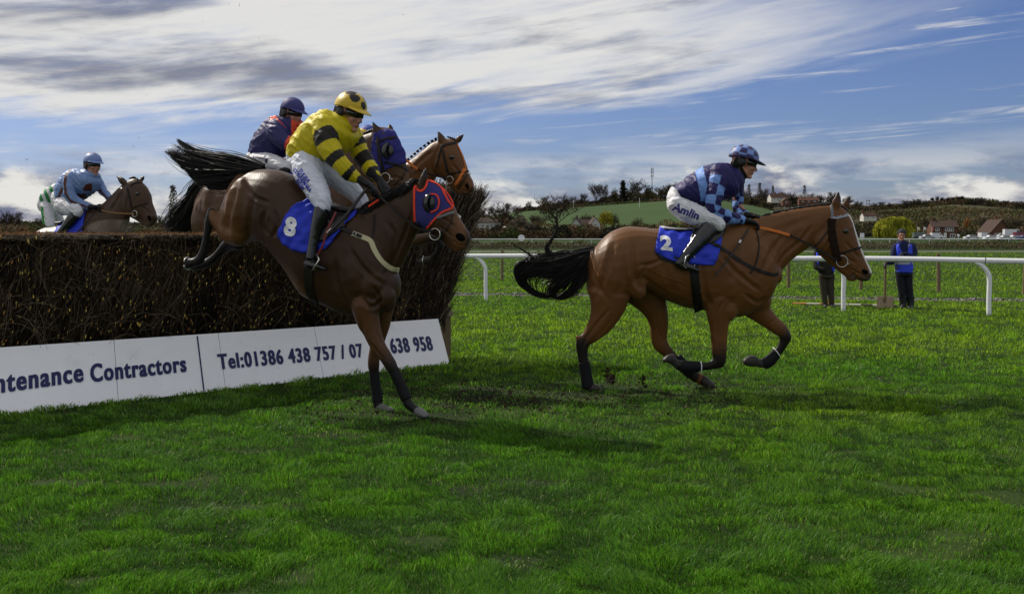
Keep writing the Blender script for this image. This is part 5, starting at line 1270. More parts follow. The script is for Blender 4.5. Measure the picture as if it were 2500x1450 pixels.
# mane, tail
crest_mane('mane', F2, [(1400, 432), (1480, 408), (1560, 392), (1650, 376), (1740, 366), (1790, 362)], h2, 9, 0, n=30)
crest_mane('forelock', F2, [(1845, 372), (1862, 384), (1872, 398)], h2, 8, 0, n=5)
g = [[(480, 605, 10), (440, 625, 26), (380, 640, 28), (300, 640, 26), (240, 640, 18), (215, 600, 10), (240, 560, 7), (270, 500, 4), (272, 430, 3), (262, 380, 2)],
     [(480, 610, 12), (420, 630, 30), (330, 650, 30), (240, 665, 26), (160, 660, 18), (110, 630, 8), (60, 600, 4), (0, 565, 3)],
     [(480, 620, 14), (420, 650, 30), (330, 680, 34), (230, 700, 26), (140, 690, 14), (70, 680, 8), (42, 720, 8), (60, 790, 10), (110, 830, 12), (180, 860, 10)],
     [(480, 630, 14), (430, 660, 30), (350, 700, 34), (250, 730, 34), (150, 740, 26), (90, 760, 16), (110, 820, 14), (200, 868, 12), (290, 870, 10)],
     [(480, 630, 14), (430, 670, 26), (370, 730, 30), (300, 780, 36), (250, 830, 26), (220, 865, 16), (180, 850, 14)],
     [(480, 640, 14), (440, 690, 26), (400, 750, 28), (380, 800, 30), (350, 850, 24), (290, 878, 14), (240, 870, 10)],
     [(480, 640, 14), (455, 700, 22), (430, 740, 22), (420, 780, 16), (400, 800, 10)],
     [(480, 625, 12), (380, 670, 26), (280, 690, 26), (190, 650, 22), (120, 690, 22), (60, 740, 16), (75, 700, 10), (110, 680, 6)]]
g = [[(p[0], p[1], p[2]) for p in q] for q in g]
tail_strands('tail', F2, g, 950, h2, rad=(.0044, .0009), seed=5, k=22, wt=[.22, .18, 1, 1.2, 1.2, 1.2, 1, .6])
# tack
M_SADCLOTH = M_BLUE
cl, bcl = drape('saddle_cloth', F2, [bv2], [[(838, 498), (1000, 494), (1190, 478)], [(1190, 478), (1180, 560), (1160, 640), (1138, 697)], [(812, 622), (900, 670), (1000, 690), (1138, 697)], [(838, 498), (822, 560), (812, 622)]],
                M_BLUE, h2, (26, 18), .022, .006, .28, wob=.010)
M_PAD = mat('black_pad', (.012, .012, .016), .6, .3)
drape('weight_pad', F2, [bv2], [[(812, 600), (900, 640), (1000, 660)], [(1000, 660), (990, 700)], [(850, 668), (920, 690), (990, 700)], [(812, 600), (822, 640), (850, 668)]], M_PAD, h2, (12, 8), .012, .006, .28)
sad = Blob(F2)
sad.slab([(850, 478, 848, 505, .13), (905, 488, 905, 515, .16), (990, 492, 990, 512, .15), (1080, 480, 1080, 512, .14), (1150, 462, 1150, 505, .12), (1190, 452, 1190, 490, .09)], 0)
sad_o, bsad = sad.build('saddle', mat('saddle_seat', rough=.4, attr=True), h2, .01, 3, lambda I: lerp((.42, .42, .44), (.015, .013, .013), sst(I['py'], 488, 500)*1.0))
drape('saddle_flap', F2, [bcl, bv2], [[(1030, 500), (1120, 490), (1205, 462)], [(1205, 462), (1200, 520), (1150, 565)], [(1010, 600), (1080, 590), (1150, 565)], [(1030, 500), (1010, 550), (1010, 600)]], M_BLACK, sad_o, (12, 10), .02, .008, .3)
strap('girth', F2, [bv2], [(1030, 640), (1030, 720), (1035, 800), (1045, 880), (1055, 950)], .085, M_TACK, h2, .008, .008)
strap('girth_strap', F2, [bv2], [(1020, 680), (1022, 780), (1035, 870), (1052, 955)], .014, M_BLACK, h2, .006, .02)
for pts, wd in (([(1120, 570), (1180, 600), (1250, 650), (1330, 700), (1400, 730), (1460, 750), (1492, 745)], .032), ([(1372, 505), (1388, 570), (1382, 640), (1365, 700), (1340, 740)], .014)):
    strap('breastplate', F2, [bv2, bcl], pts, wd, M_TACK, h2, .005, .006)
bb = strap('browband', F2, [bv2], [(1786, 440), (1830, 432), (1880, 420)], .026, mat('studded_band', (.10, .11, .14), .4, .5, col2=(.45, .48, .55), vscale=60), h2, .008, .006, 12)
strap('headpiece', F2, [bv2], [(1790, 368), (1792, 400), (1792, 440)], .028, mat('grey_webbing', (.16, .16, .17), .6), h2, .006, .006, 8)
M_SHEEP = mat('brown_sheepskin', (.022, .013, .009), .95, .1, bump=.02, bscale=60)
strap('cheekpiece', F2, [bv2], [(1790, 440), (1790, 500), (1800, 570), (1815, 640), (1830, 670)], .072, M_SHEEP, h2, .03, .012, 14)
strap('noseband', F2, [bv2], [(1815, 640), (1870, 622), (1920, 606), (1955, 598)], .020, M_TACK, h2, .007, .006, 12)
strap('throatlatch', F2, [bv2], [(1790, 470), (1760, 520), (1720, 570), (1700, 590)], .014, M_TACK, h2, .005, .006, 12)
hb, nb_ = hit(bv2, F2, 1845, 672, .022)
torus('bit_ring', hb, F2.L, .056, .0045, M_STEEL, h2)
strap('bit', F2, [bv2], [(1872, 690), (1890, 688)], .014, M_STEEL, h2, .01, .006, 4)
free_strap('rein', F2, [(1388, 487, .10), (1470, 505, .12), (1558, 530, .13)], .026, M_ORANGE, h2)
free_strap('rein', F2, [(1558, 530, .13), (1680, 590, .13), (1800, 660, .10), (1820, 668, .09)], .020, M_TACK, h2)
# leg boots
leg_wrap('leg_boot', F2, [(421, 1232, 33, .14, .034), (430, 1290, 33, .14, .032), (440, 1350, 34, .14, .036), (446, 1372, 34, .14, .038)], h2)
leg_wrap('leg_boot', F2, [(930, 1210, 34, -.14, .034), (980, 1262, 35, -.14, .034), (1020, 1295, 38, -.14, .038)], h2)
leg_wrap('leg_boot', F2, [(1062, 1257, 30, .13, .032), (1000, 1258, 34, .13, .034), (955, 1256, 36, .13, .036)], h2)
leg_wrap('leg_boot', F2, [(1488, 1180, 30, -.12, .032), (1450, 1222, 36, -.12, .034), (1412, 1244, 34, -.12, .034)], h2)
for (x, y, x2, y2, lat) in ((1066, 1232, 1066, 1285, .13), (1468, 1155, 1502, 1200, -.12)):
    Vt, Ft = [], []; a, b = F2.P(x, y, lat), F2.P(x2, y2, lat); c0 = (a+b)/2; A_ = (a-b)/2; tube(Vt, Ft, [c0+A_*math.cos(t)*1.1+F2.L*.045*math.sin(t) for t in np.linspace(0, 2*math.pi, 24)], .005, 6)
    mesh_obj('boot_tape', Vt, Ft, M_NUM, h2, True)
# number on the cloth
def curve_map(fr, bvs, org, ux, vy, off=.006):
    def mp(u, v):
        x = org[0]+ux[0]*u+vy[0]*v; y = org[1]+ux[1]*u+vy[1]*v
        h, nn = hit(bvs, fr, x, y, off)
        if h is None: h, nn = fr.P(x, y, .3), fr.L.copy()
        return h, nn
    return mp
text_on('number', '2', curve_map(F2, [bcl], (846, 612), (66, 8), (-8, -82)), M_NUM, cl, .05)

# ---- rider
def rider_tail(*a): pass
def breeches_legs(): pass
R4 = F2.with_crop(C4)
LB2, NV2 = (.165, .30, .66), (.020, .016, .095)
r2 = empty('person', (R4.P(600, 1100).x, R4.P(600, 1100).y, 0), 'jockey in navy and light blue checked silks crouching over the number 2 horse', 'person', 'jockeys')
c = R4.P(1424, 372); fwd = Vector((1, -.06, -.30)); upv = Vector((.25, 0, 1))
Bb = Blob(R4); hp, hl = head_blob(Bb, c, fwd, upv, 1.12, R4.P(1230, 600))
Bb.slab([(350, 850, 480, 980, .10), (640, 640, 780, 980, .12), (1000, 500, 1100, 840, .13), (1220, 520, 1310, 700, .08)])
Bb.limb([(1000, 600, 60, .10), (950, 800, 50, .18), (950, 1100, 50, .18), (1200, 1260, 45, .14), (1430, 1310, 36, .09)])
Bb.limb([(1290, 780, 50, -.14), (1310, 1000, 50, -.14), (1480, 1230, 36, -.05)])
for sg in (1, -1): Bb.limb([(340, 1040, 90, sg*.08), (650, 1200, 90, sg*.14), (960, 1350, 60, sg*.195), (880, 1430, 44, sg*.225), (740, 1600, 34, sg*.27), (520, 1860, 24, sg*.31)])
def skin_fn(base=(.42, .20, .13), lip=(.36, .13, .10)):
    def fn(I):
        c_ = np.tile(np.array(base), (len(I['t']), 1)); c_[I['tagv'] == 1] = lip
        return c_*(.9+.2*fbm(I['co'][:, 0]*30, I['co'][:, 2]*30, 2))[:, None]
    return fn
M_SKINV = mat('skin_tone', rough=.5, spec=.35, attr=True)
Bb.build('body', M_SKINV, r2, .0065, 3, skin_fn())
J = Blob(R4)
J.slab([(300, 790, 430, 950, .15), (420, 670, 600, 1050, .175), (620, 540, 800, 1075, .195), (810, 430, 970, 1010, .205), (1000, 385, 1120, 960, .20), (1140, 385, 1270, 920, .17), (1220, 440, 1370, 800, .12)])
J.limb([(1020, 520, 150, .12, .10), (1010, 660, 155, .17, .085), (960, 820, 140, .195, .075), (945, 980, 135, .205, .07), (925, 1100, 122, .20, .07), (985, 1190, 118, .19, .066), (1140, 1240, 108, .165, .06), (1290, 1285, 88, .13, .052), (1400, 1300, 68, .10, .042)], 1)
J.limb([(1290, 720, 120, -.13, .09), (1330, 880, 92, -.16, .07), (1320, 1030, 84, -.16, .065), (1340, 1130, 80, -.14, .06), (1420, 1200, 66, -.09, .05), (1490, 1225, 52, -.06, .04)], 2)
def silk2(I):
    n = len(I['t']); c_ = np.tile(np.array(NV2), (n, 1)); tg = I['tagv']; px, py, t = I['px'], I['py'], I['t']
    tt = np.clip((py-450)/450, 0, 1); x0 = 622+tt*105; x1 = 768+tt*110
    k = (tg == 0) & (px > x0) & (px < x1) & (py < 1000); c_[k] = LB2
    for tgv, nseg in ((1, 8.4), (2, 7.0)):
        ii = np.floor(t*nseg+.35).astype(int); jj = (I['a'] > (.0)).astype(int) + 2*(np.abs(I['b']) > .75)*(I['b'] < 0)
        k = (tg == tgv) & (t > .12) & (((ii+jj) % 2) == 0); c_[k] = LB2
        k = (tg == tgv) & (t > .93); c_[k] = LB2
    return c_
jo, bvj2 = J.build('jacket', M_SILK, r2, .0075, 3, silk2, .011, nfreq=-11)
Bt = Blob(R4)
Bt.slab([(250, 800, 400, 960, .145), (205, 900, 480, 1050, .165), (200, 1010, 420, 1200, .16)], capf=.7)
for sg in (1, -1):
    Bt.limb([(330, 1050, 145, sg*.085, .12), (470, 1140, 172, sg*.12, .115), (650, 1215, 172, sg*.155, .10), (830, 1280, 150, sg*.185, .085), (980, 1340, 120, sg*.20, .075), (1040, 1400, 96, sg*.21, .068)])
brc, bvb2 = Bt.build('breeches', M_WHITECLOTH, r2, .0075, 3, None, .008, nfreq=-17)
for sg in (1, -1):
    Bo = Blob(R4)
    def q3(x, y): return ((C3[0]+x/C3[2]-C4[0])*C4[2], (C3[1]+y/C3[2]-C4[1])*C4[2])
    k_ = C4[2]/C3[2]
    Bo.limb([(*q3(1118, 488), 50*k_, sg*.225, .068), (*q3(1070, 548), 46*k_, sg*.27, .062), (*q3(1025, 600), 38*k_, sg*.30, .052), (*q3(985, 648), 31*k_, sg*.315, .045), (*q3(965, 685), 32*k_, sg*.32, .046)], capf=.2)
    Bo.limb([(*q3(940, 682), 26*k_, sg*.32, .036), (*q3(975, 700), 26*k_, sg*.325, .04), (*q3(1020, 714), 18*k_, sg*.33, .043), (*q3(1050, 728), 11*k_, sg*.335, .034)])
    bt_, bvt = Bo.build('boot', M_GLOSS, r2, .0075, 2)
    st = F2.P(1000, 668, sg*.335)
    Vt, Ft = [], []; tube(Vt, Ft, [F2.P(*p) for p in ((1012, 632, sg*.34), (985, 650, sg*.385), (970, 700, sg*.385), (985, 712, sg*.36), (1015, 718, sg*.34), (1030, 712, sg*.31), (1036, 660, sg*.30), (1020, 632, sg*.33))], .006, 7)
    mesh_obj('stirrup', Vt, Ft, M_STEEL, h2, True)
def lens_band(name, P, l, s, parent, mat_, e0=-.012, e1=.034, rad=.118, wid=.076, arc=78):
    V, Fc = [], []; K = 18
    for i in range(K+1):
        a = math.radians(-arc+2*arc*i/K)
        for e in (e0, e1):
            for q in (1.0, .93): V.append(tuple(P(rad*math.cos(a)*q - .004, e - .010*abs(math.sin(a))*(e < 0) + .004, wid*math.sin(a)*q*1.06)))
    for i in range(K):
        a, b = i*4, (i+1)*4; Fc += [[a, b, b+2, a+2], [a+1, a+3, b+3, b+1], [a, a+1, b+1, b], [a+2, b+2, b+3, a+3]]
    Fc += [[0, 2, 3, 1], [K*4, K*4+1, K*4+3, K*4+2]]
    return mesh_obj(name, V, Fc, mat_, parent, True)
def headgear(P, l, f, u, s, parent, colour, mats, cen, peak_mat=0, size=1.0, harness=True, goggles=True, up=.042, peak=.07, gz=0.0):
    f = Vector(f).normalized(); u = Vector(u); u = (u-f*u.dot(f)).normalized()
    cpos = P(-.012, up)
    dome('helmet', cpos, f, u, l, .131*s*size, .110*s*size, .104*s*size, colour, mats, parent, down=96, peak=peak*s, peak_mat=peak_mat, back=.05)
    if goggles: lens_band('goggles', P, l, s, parent, M_GOG, -.016+gz, .026+gz)
    if harness:
        for q in (1, -1):
            pts = [P(-.045, .02, q*.088), P(-.045, -.03, q*.085), P(-.01, -.07, q*.07), P(.045, -.115, q*.035), P(.06, -.128, 0)]
            ribbon('chin_strap', [Vector(v) for v in catmull(np.array([list(p) for p in pts]), 14)], [l*q]*14, .026*s, .006, M_BLACK, parent)
            Bh = Blob(R4); Bh.ell(P(-.03, -.012, q*.078), f*.040*s, u*.045*s, l*.016*s); Bh.build('ear_pad', M_BLACK, parent, .006, 2)
            ribbon('hood_cloth', [Vector(v) for v in catmull(np.array([list(p) for p in (P(-.06, .01, q*.078), P(-.07, -.05, q*.066), P(-.055, -.10, q*.05))]), 8)], [l*q]*8, .06*s, .008, M_BLACK, parent)
def chk(a, e): return (int(a//30)+int((90-e)//26)) % 2 if e > 4 else 1
m_lb = mat('silk_light_blue', (.15, .26, .58), .45, .35, bump=.004, bscale=30, sheen=.2); m_nv = mat('silk_navy', (.022, .018, .10), .45, .35, bump=.004, bscale=30, sheen=.2)
headgear(hp, hl, fwd, upv, 1.12, r2, chk, [m_lb, m_nv], R4, 1)
Bc = Blob(R4); Bc.seg([(R4.P(1210, 640, .02), .07, .075), (R4.P(1290, 560, .0), .066, .07)], ref=(0, 0, 1)); Bc.build('neck_scarf', M_BLACK, r2, .008, 2)
for (x, y, lat, fx, fy) in ((1440, 1305, .10, 1, -.25), (1520, 1225, -.03, 1, -.2)):
    Bg = Blob(R4); Bg.seg([(R4.P(x-70, y-8, lat), .034), (R4.P(x, y, lat), .031)]); hand_blob(Bg, R4.P(x, y, lat), (F2.d*fx+Vector((0, 0, fy))), Vector((.1, .0, -1)), Vector((0, -1, -.1)) if lat > 0 else Vector((0, 1, -.1)), 1.12)
    Bg.build('glove', mat('black_glove', (.007, .007, .008), .6, .25), r2, .005, 2)
text_on('lettering', 'Amlin', curve_map(R4, [bvb2], (262, 1135), (415, 165), (55, -120), .004), mat('navy_print', (.03, .02, .20), .5), brc, .03)
wp = free_strap('whip', F2, [(1333, 492, .16), (1270, 590, .24), (1205, 680, .30), (1146, 755, .34)], .014, M_BLACK, None, .012, 14)
tag(wp, 'thin black whip with white bands held by the jockey in checked blue silks', 'whip')
wb = free_strap('band', F2, [(1288, 558, .228), (1279, 573, .234)], .017, M_NUM, wp, .015, 4)
# ------------------------------------------------------------------ generic rider
M_WB = mat('white_breeches_print', (.64, .66, .76), .6, .25, bump=.010, bscale=9, stretch=(1.0, 1.0, 2.2), bdet=5, vary=.06)
def rider(fr, label, group, head, neck, jac, near, far, silk, breech, thighs, boots, gloves, bmat, base=None, voxel=.0085, boot_mat=None, skin=True):
    """head=(x,y,fwd,up,s); near/far sleeves; thighs/boots lists of limbs; gloves (x,y,lat,dir)"""
    root = empty('person', (fr.P(*base).x, fr.P(*base).y, 0), label, 'person', group)
    x, y, fwd, up, s = head[:5]; hl_ = head[5] if len(head) > 5 else 0.0
    c_ = fr.P(x, y, hl_); c_ = c_-Vector((0, 0, .020*s)); fwd = fr.d*fwd[0] + fr.L*fwd[1] + Vector((0, 0, fwd[2])); up = fr.d*up[0]+Vector((0, 0, up[2]))
    Bb = Blob(fr); P_, l_ = head_blob(Bb, c_, fwd, up, s, fr.P(*neck))
    Bb.slab([(q[0]*.88+q[2]*.12, q[1]*.88+q[3]*.12, q[2]*.88+q[0]*.12, q[3]*.88+q[1]*.12, q[4]*.72) for q in jac], capf=.3)
    for arm in (near, far):
        if arm: Bb.limb([(q[0], q[1], q[2]*.5, q[3]*.97) for q in arm])
    for th_, bo in zip(thighs, boots):
        Bb.limb([(q[0], q[1], q[2]*.6, q[3]*.99) for q in list(th_[:-1])+list(bo[0])])
    Bb.build('body', M_SKINV, root, .0075, 3, skin_fn())
    J = Blob(fr); J.slab(jac, 0)
    if near: J.limb(near, 1)
    if far: J.limb(far, 2)
    jo, bj = J.build('jacket', M_SILK, root, voxel, 3, silk, .013, nfreq=-10)
    Bt = Blob(fr); Bt.slab(breech, capf=.6)
    for th_ in thighs: Bt.limb(th_)
    bo_, bb_ = Bt.build('breeches', bmat, root, voxel, 3, None, .010, nfreq=-14)
    for bo in boots:
        Bo = Blob(fr); Bo.limb(bo[0], capf=.2)
        if len(bo) > 1: Bo.limb(bo[1])
        Bo.build('boot', boot_mat or M_GLOSS, root, voxel, 2)
    for (gx, gy, gl, gd, gs) in gloves:
        Bg = Blob(fr); w_ = fr.P(gx, gy, gl); dv = (fr.d*gd[0]+Vector((0, 0, gd[1]))).normalized()
        Bg.seg([(w_-dv*.05, .036*gs), (w_, .032*gs)]); hand_blob(Bg, w_, dv, Vector((0, 0, -1))+dv*.2, fr.L*(1 if gl > 0 else -1)*.9+Vector((0, 0, .2)), 1.15*gs)
        Bg.build('glove', MATS['black_glove'], root, .006, 2)
    return root, P_, l_, fwd, up, jo, bj, bo_, bb_

# ------------------------------------------------------------------ horse 8, landing over the fence
C1 = (380, 180, 3.0207)
g8 = ground_at(1030, 1015); D8 = (.94, -.34)
F8 = Frame((g8.x, g8.y), D8, C1)
def k2(x, y): return (785.4+1.2915*x, 785.4+1.2915*y)
def K2(pts): return [(*k2(p[0], p[1]), p[2]*1.2915, *p[3:]) for p in pts]
h8 = empty('horse', (g8.x, g8.y, 0), 'dark bay horse in a red-edged navy hood landing with a number 8 cloth', 'horse', 'racehorses in the race')
B = Blob(F8)
B.slab([(690, 735, 530, 980, .14), (750, 708, 505, 1130, .21), (820, 702, 570, 1270, .255), (915, 712, 730, 1235, .28), (1010, 752, 830, 1272, .28), (1120, 855, 935, 1385, .28),
        (1230, 940, 1020, 1500, .285), (1350, 1000, 1105, 1640, .28), (1470, 1025, 1240, 1705, .265), (1565, 1015, 1400, 1775, .245), (1640, 1080, 1560, 1790, .225), (1715, 1230, 1680, 1750, .19), (1762, 1460, 1745, 1660, .12)])
B.slab([(1470, 1020, 1690, 1640, .17), (1550, 1000, 1755, 1490, .15), (1635, 945, 1825, 1395, .13), (1730, 890, 1885, 1255, .11), (1830, 835, 1925, 1175, .10), (1930, 785, 1955, 1140, .088)], n=20)
B.slab([(1970, 778, 1925, 1125, .078), (2055, 802, 1960, 1150, .09), (2135, 865, 2015, 1168, .088), (2188, 950, 2075, 1195, .075), (2225, 1035, 2125, 1232, .062), (2265, 1100, 2175, 1275, .055), (2303, 1158, 2225, 1300, .05), (2318, 1205, 2265, 1303, .03)], col=3, n=20, pw=2.5)
B.ball(1990, 1055, 60, 78, .05, .05, -.3, 3); B.ball(2250, 1200, 34, 28, .035, .024, -.8, 3); B.ball(2090, 930, 40, 24, .06, .025, -.6, 3)
B.limb([(2000, 1110, 45, 0, .05), (2100, 1190, 32, 0, .04), (2180, 1265, 30, 0, .034), (2230, 1295, 26, 0, .03)], 3)
ear(B, (1965, 850), (1998, 678), F8, .055, .030, 4, 32); ear(B, (1960, 830), (1985, 690), F8, -.05, .026, 4, 22)
B.ball(650, 1000, 140, 250, .13, .16, -.15); B.ball(650, 1000, 130, 240, -.13, .15, -.15); B.ball(600, 1180, 90, 90, .16, .10, 0); B.ball(800, 1180, 60, 90, .18, .06, .5)
B.ball(1480, 1460, 130, 230, .13, .13, .3); B.ball(1600, 1560, 110, 150, .11, .12, -.5); B.ball(1690, 1640, 80, 100, .08, .09, 0); B.ball(1560, 1700, 110, 120, .12, .10, 0); B.ball(1690, 1680, 80, 90, -.1, .10, 0)
B.ball(1100, 1200, 170, 200, .12, .17, -.6)
B.limb(K2([(590, 720, 82, .12, .12), (602, 790, 72, .13, .09), (625, 860, 58, .13, .07), (660, 940, 46, .13, .055), (700, 1000, 40, .13, .046), (735, 1058, 38, .13, .044), (764, 1120, 28, .13, .030), (795, 1190, 27, .13, .028), (822, 1250, 30, .13, .032), (836, 1280, 31, .13, .034)]), 1)
B.limb(K2([(834, 1278, 30, .13, .034), (868, 1306, 26, .13, .032), (886, 1315, 28, .13, .04)]), 6); B.limb(K2([(888, 1316, 28, .13, .042), (912, 1332, 24, .13, .05), (944, 1348, 10, .13, .045)]), 2, capf=.3)
B.limb(K2([(690, 740, 60, -.12, .10), (682, 830, 48, -.12, .07), (660, 920, 40, -.12, .055), (640, 1000, 35, -.12, .045), (636, 1055, 36, -.12, .043), (640, 1115, 27, -.12, .030), (650, 1190, 26, -.12, .027), (658, 1260, 30, -.12, .032), (664, 1288, 30, -.12, .033)]), 1)
B.limb(K2([(664, 1288, 28, -.12, .033), (695, 1304, 24, -.12, .036), (735, 1312, 18, -.12, .045)]), 2)
B.limb([(620, 1170, 110, .15, .10), (545, 1170, 88, .15, .08), (485, 1125, 56, .15, .055), (438, 1060, 40, .15, .045), (412, 1010, 30, .15, .034)], 0)
B.limb([(412, 1010, 30, .15, .036), (398, 1080, 36, .15, .036), (384, 1160, 31, .15, .03), (366, 1250, 28, .15, .027), (345, 1330, 34, .15, .032), (320, 1375, 40, .15, .036)], 7)
B.limb([(318, 1378, 38, .15, .036), (282, 1392, 34, .15, .036), (262, 1398, 40, .15, .045), (232, 1400, 44, .15, .05)], 2, capf=.2)
B.limb([(600, 1230, 80, -.14, .09), (525, 1270, 48, -.14, .05), (460, 1330, 32, -.14, .032), (400, 1385, 34, -.14, .03), (340, 1410, 36, -.14, .034), (285, 1420, 36, -.14, .045)], 7)
def coat8(I):
    base = coat_fn((.042, .018, .0065), dark=(.006, .005, .005), hoof=(.13, .13, .125), leg_t=(.30, .62), muz_t=(.80, .97), muzzle=(.03, .022, .02))(I)
    tg = I['tagv']; n = len(tg); base[(tg == 7)|(tg == 6)|((tg == 2) & (I['px'] < 500))] = (.006, .005, .0045)
    tan = np.array((.135, .058, .018)); px, py = I['px'], I['py']
    f = sst(-px, -760, -470)*(tg == 0)*.9*sst(py, 650, 760)
    f = np.maximum(f, .8*sst(py-(px-900)*.95, 1330, 1460)*(px < 1180)*(tg == 0))       # tan flank and belly
    f = np.maximum(f, .75*(tg == 3)*sst(px, 2120, 2240)*(1-sst(px, 2265, 2310)))
    f = np.maximum(f, .45*(tg == 1)*(1-sst(I['t'], .3, .6)))
    return base*(1-f[:, None])+tan*f[:, None]
G8 = [([(600, 800), (560, 950), (530, 1100), (540, 1240)], 22, .014), ([(640, 780), (720, 900), (850, 960)], 16, .012), ([(810, 1000), (790, 1100), (830, 1200)], 16, .012), ([(880, 1000), (900, 1120), (860, 1220)], 16, .010), ([(720, 900), (700, 1050), (680, 1200)], 22, .009),
      ([(1330, 1350), (1330, 1500), (1380, 1640), (1440, 1740)], 20, .013), ([(1420, 1250), (1500, 1400), (1600, 1500), (1700, 1560)], 18, .011), ([(1500, 1650), (1600, 1720), (1680, 1650)], 16, .012), ([(1700, 1080), (1760, 1200), (1740, 1400), (1660, 1520)], 18, .010),
      ([(1900, 1000), (1850, 1150), (1790, 1300), (1740, 1430)], 14, .010), ([(1600, 1560), (1650, 1650), (1640, 1740)], 12, .010), ([(2110, 1060), (2170, 1100), (2220, 1150)], 10, .007), ([(2300, 1262), (2245, 1262), (2185, 1232)], 5, .008), ([(2080, 1120), (2140, 1160), (2190, 1210)], 9, .007),
      (K2([(560, 780, 1), (580, 880, 1), (640, 960, 1), (700, 1030, 1)]) , 11, .009), (K2([(640, 780, 1), (650, 860, 1), (700, 960, 1)]), 9, .008)]
G8 = [([(p[0], p[1]) for p in a], b, c_) for a, b, c_ in G8]
body8, bv8 = B.build('body', M_COAT, h8, .0115, 5, coat8, .005, grooves=G8)
nostril(F8, bv8, 2243, 1205, .038, h8)
# tail, mane
g = [[(800, 700, 16), (700, 690, 40), (560, 660, 50), (430, 630, 40), (300, 590, 34), (210, 530, 22), (150, 480, 10)],
     [(800, 705, 16), (680, 705, 40), (540, 690, 50), (400, 665, 46), (260, 640, 40), (140, 600, 28), (60, 572, 10)],
     [(800, 710, 16), (680, 720, 40), (540, 720, 46), (410, 720, 44), (300, 710, 36), (200, 670, 22), (110, 615, 12)],
     [(800, 715, 16), (680, 740, 36), (560, 760, 40), (450, 780, 40), (370, 790, 30), (300, 780, 16), (230, 730, 10)],
     [(800, 720, 12), (700, 745, 26), (600, 780, 26), (500, 815, 26), (400, 825, 20), (340, 800, 10)]]
tail_strands('tail', F8, g, 1500, h8, rad=(.0040, .0008), seed=11, k=18, lat=0)
loose_mane('mane', F8, [(1480, 1040), (1560, 1000), (1640, 945), (1730, 890), (1830, 835), (1925, 795)], (-45, 85), h8, 1700, .0045, lat=.03, seed=6)
loose_mane('mane', F8, [(1500, 1050), (1600, 975), (1720, 900), (1850, 835), (1950, 795)], (-70, 25), h8, 500, .004, seed=4)
# hood
M_HOOD = mat('hood_navy', (.035, .035, .16), .8, .2, bump=.003, bscale=120, vary=.1); M_RED = mat('hood_red_edge', (.75, .055, .02), .65, .25)
hood, bh = drape('hood', F8, [bv8], [[(1912, 820), (1942, 866), (1985, 850), (2004, 785)], [(2004, 785), (2095, 830), (2165, 905), (2190, 985)], [(1914, 1095), (1955, 1130), (2000, 1138), (2045, 1085), (2110, 1022), (2190, 985)], [(1912, 820), (1908, 950), (1914, 1095)]],
                 M_HOOD, h8, (22, 20), .007, .005, .1)
for pts in ([(1912, 1090), (1907, 950), (1911, 835), (1928, 850), (1950, 868), (1982, 855), (1998, 820), (2004, 788), (2060, 805)], [(2004, 788), (2095, 832), (2150, 930), (2188, 982)], [(2050, 800), (2120, 855), (2168, 915), (2190, 985), (2110, 1024), (2045, 1088), (2000, 1140)]):
    strap('piping', F8, [bh, bv8], pts, .017, M_RED, hood, .006, .005, 40, .1)
M_CUP = mat('blinker_cup', (.014, .014, .015), .22, .6)
def cup(fr, bv, x, y, rx, ry, parent, red=None, out=.045):
    h, nn = hit(bv, fr, x, y, 0.0)
    mx, my = fr.m(x, y, rx), fr.m(x, y, ry); V, Fc = [], []; n = 24; rings = 8
    for j in range(rings+1):
        q = j/rings*math.pi/2
        for i in range(n):
            a = 2*math.pi*i/n; V.append(tuple(h + fr.d*mx*math.cos(a)*math.cos(q) + Vector((0, 0, my))*math.sin(a)*math.cos(q) + fr.L*(out*math.sin(q))))
    for j in range(rings):
        for i in range(n):
            if math.cos(2*math.pi*(i+.5)/n) > .25: continue            # the front quarter is open for sight
            Fc.append([j*n+i, j*n+(i+1) % n, (j+1)*n+(i+1) % n, (j+1)*n+i])
    o = mesh_obj('blinker', V, Fc, M_CUP, parent, True); sd = o.modifiers.new('t', 'SOLIDIFY'); sd.thickness = .004
    Bq = Blob(fr); Bq.ell(h+fr.d*mx*.35+fr.L*.004, fr.d*mx*.55, Vector((0, 0, my*.7)), fr.L*.014); Bq.build('eye_opening', M_CUP, parent, .005, 1)
    if red: strap('piping', fr, bv, red, .013, M_RED, parent, .006, .007, 24, .1)
cup(F8, [bh], 2018, 955, 52, 70, h8, [(2025, 890), (2070, 895), (2092, 940), (2078, 1000), (2030, 1022)])
strap('noseband', F8, [bv8], [(2075, 1062), (2120, 1048), (2165, 1030), (2200, 1025)], .020, mat('grey_webbing'), h8, .006, .006, 12, .1)
Bf = Blob(F8); random.seed(3)
for i in range(9): Bf.ball(2165+i*9, 1022+i*5+random.uniform(-7, 7), 17, 15, .035-.012*i, .018)
Bf.build('noseband_fleece', M_FLEECE, h8, .006, 1, None, .006)
strap('cheek_strap', F8, [bv8, bh], [(1940, 1095), (1960, 1140), (2000, 1160), (2050, 1175)], .018, M_TACK, h8, .006, .006, 12, .1)
strap('noseband_strap', F8, [bv8], [(2190, 1040), (2175, 1100), (2140, 1160)], .010, M_TACK, h8, .005, .004, 10, .1)
hb, nb_ = hit(bv8, F8, 2072, 1172, .03); torus('bit_ring', hb, F8.L, .047, .0045, M_STEEL, h8)
strap('bit_guard', F8, [bv8], [(2095, 1150), (2115, 1190), (2100, 1215)], .03, M_CUP, h8, .008, .01, 8, .1)
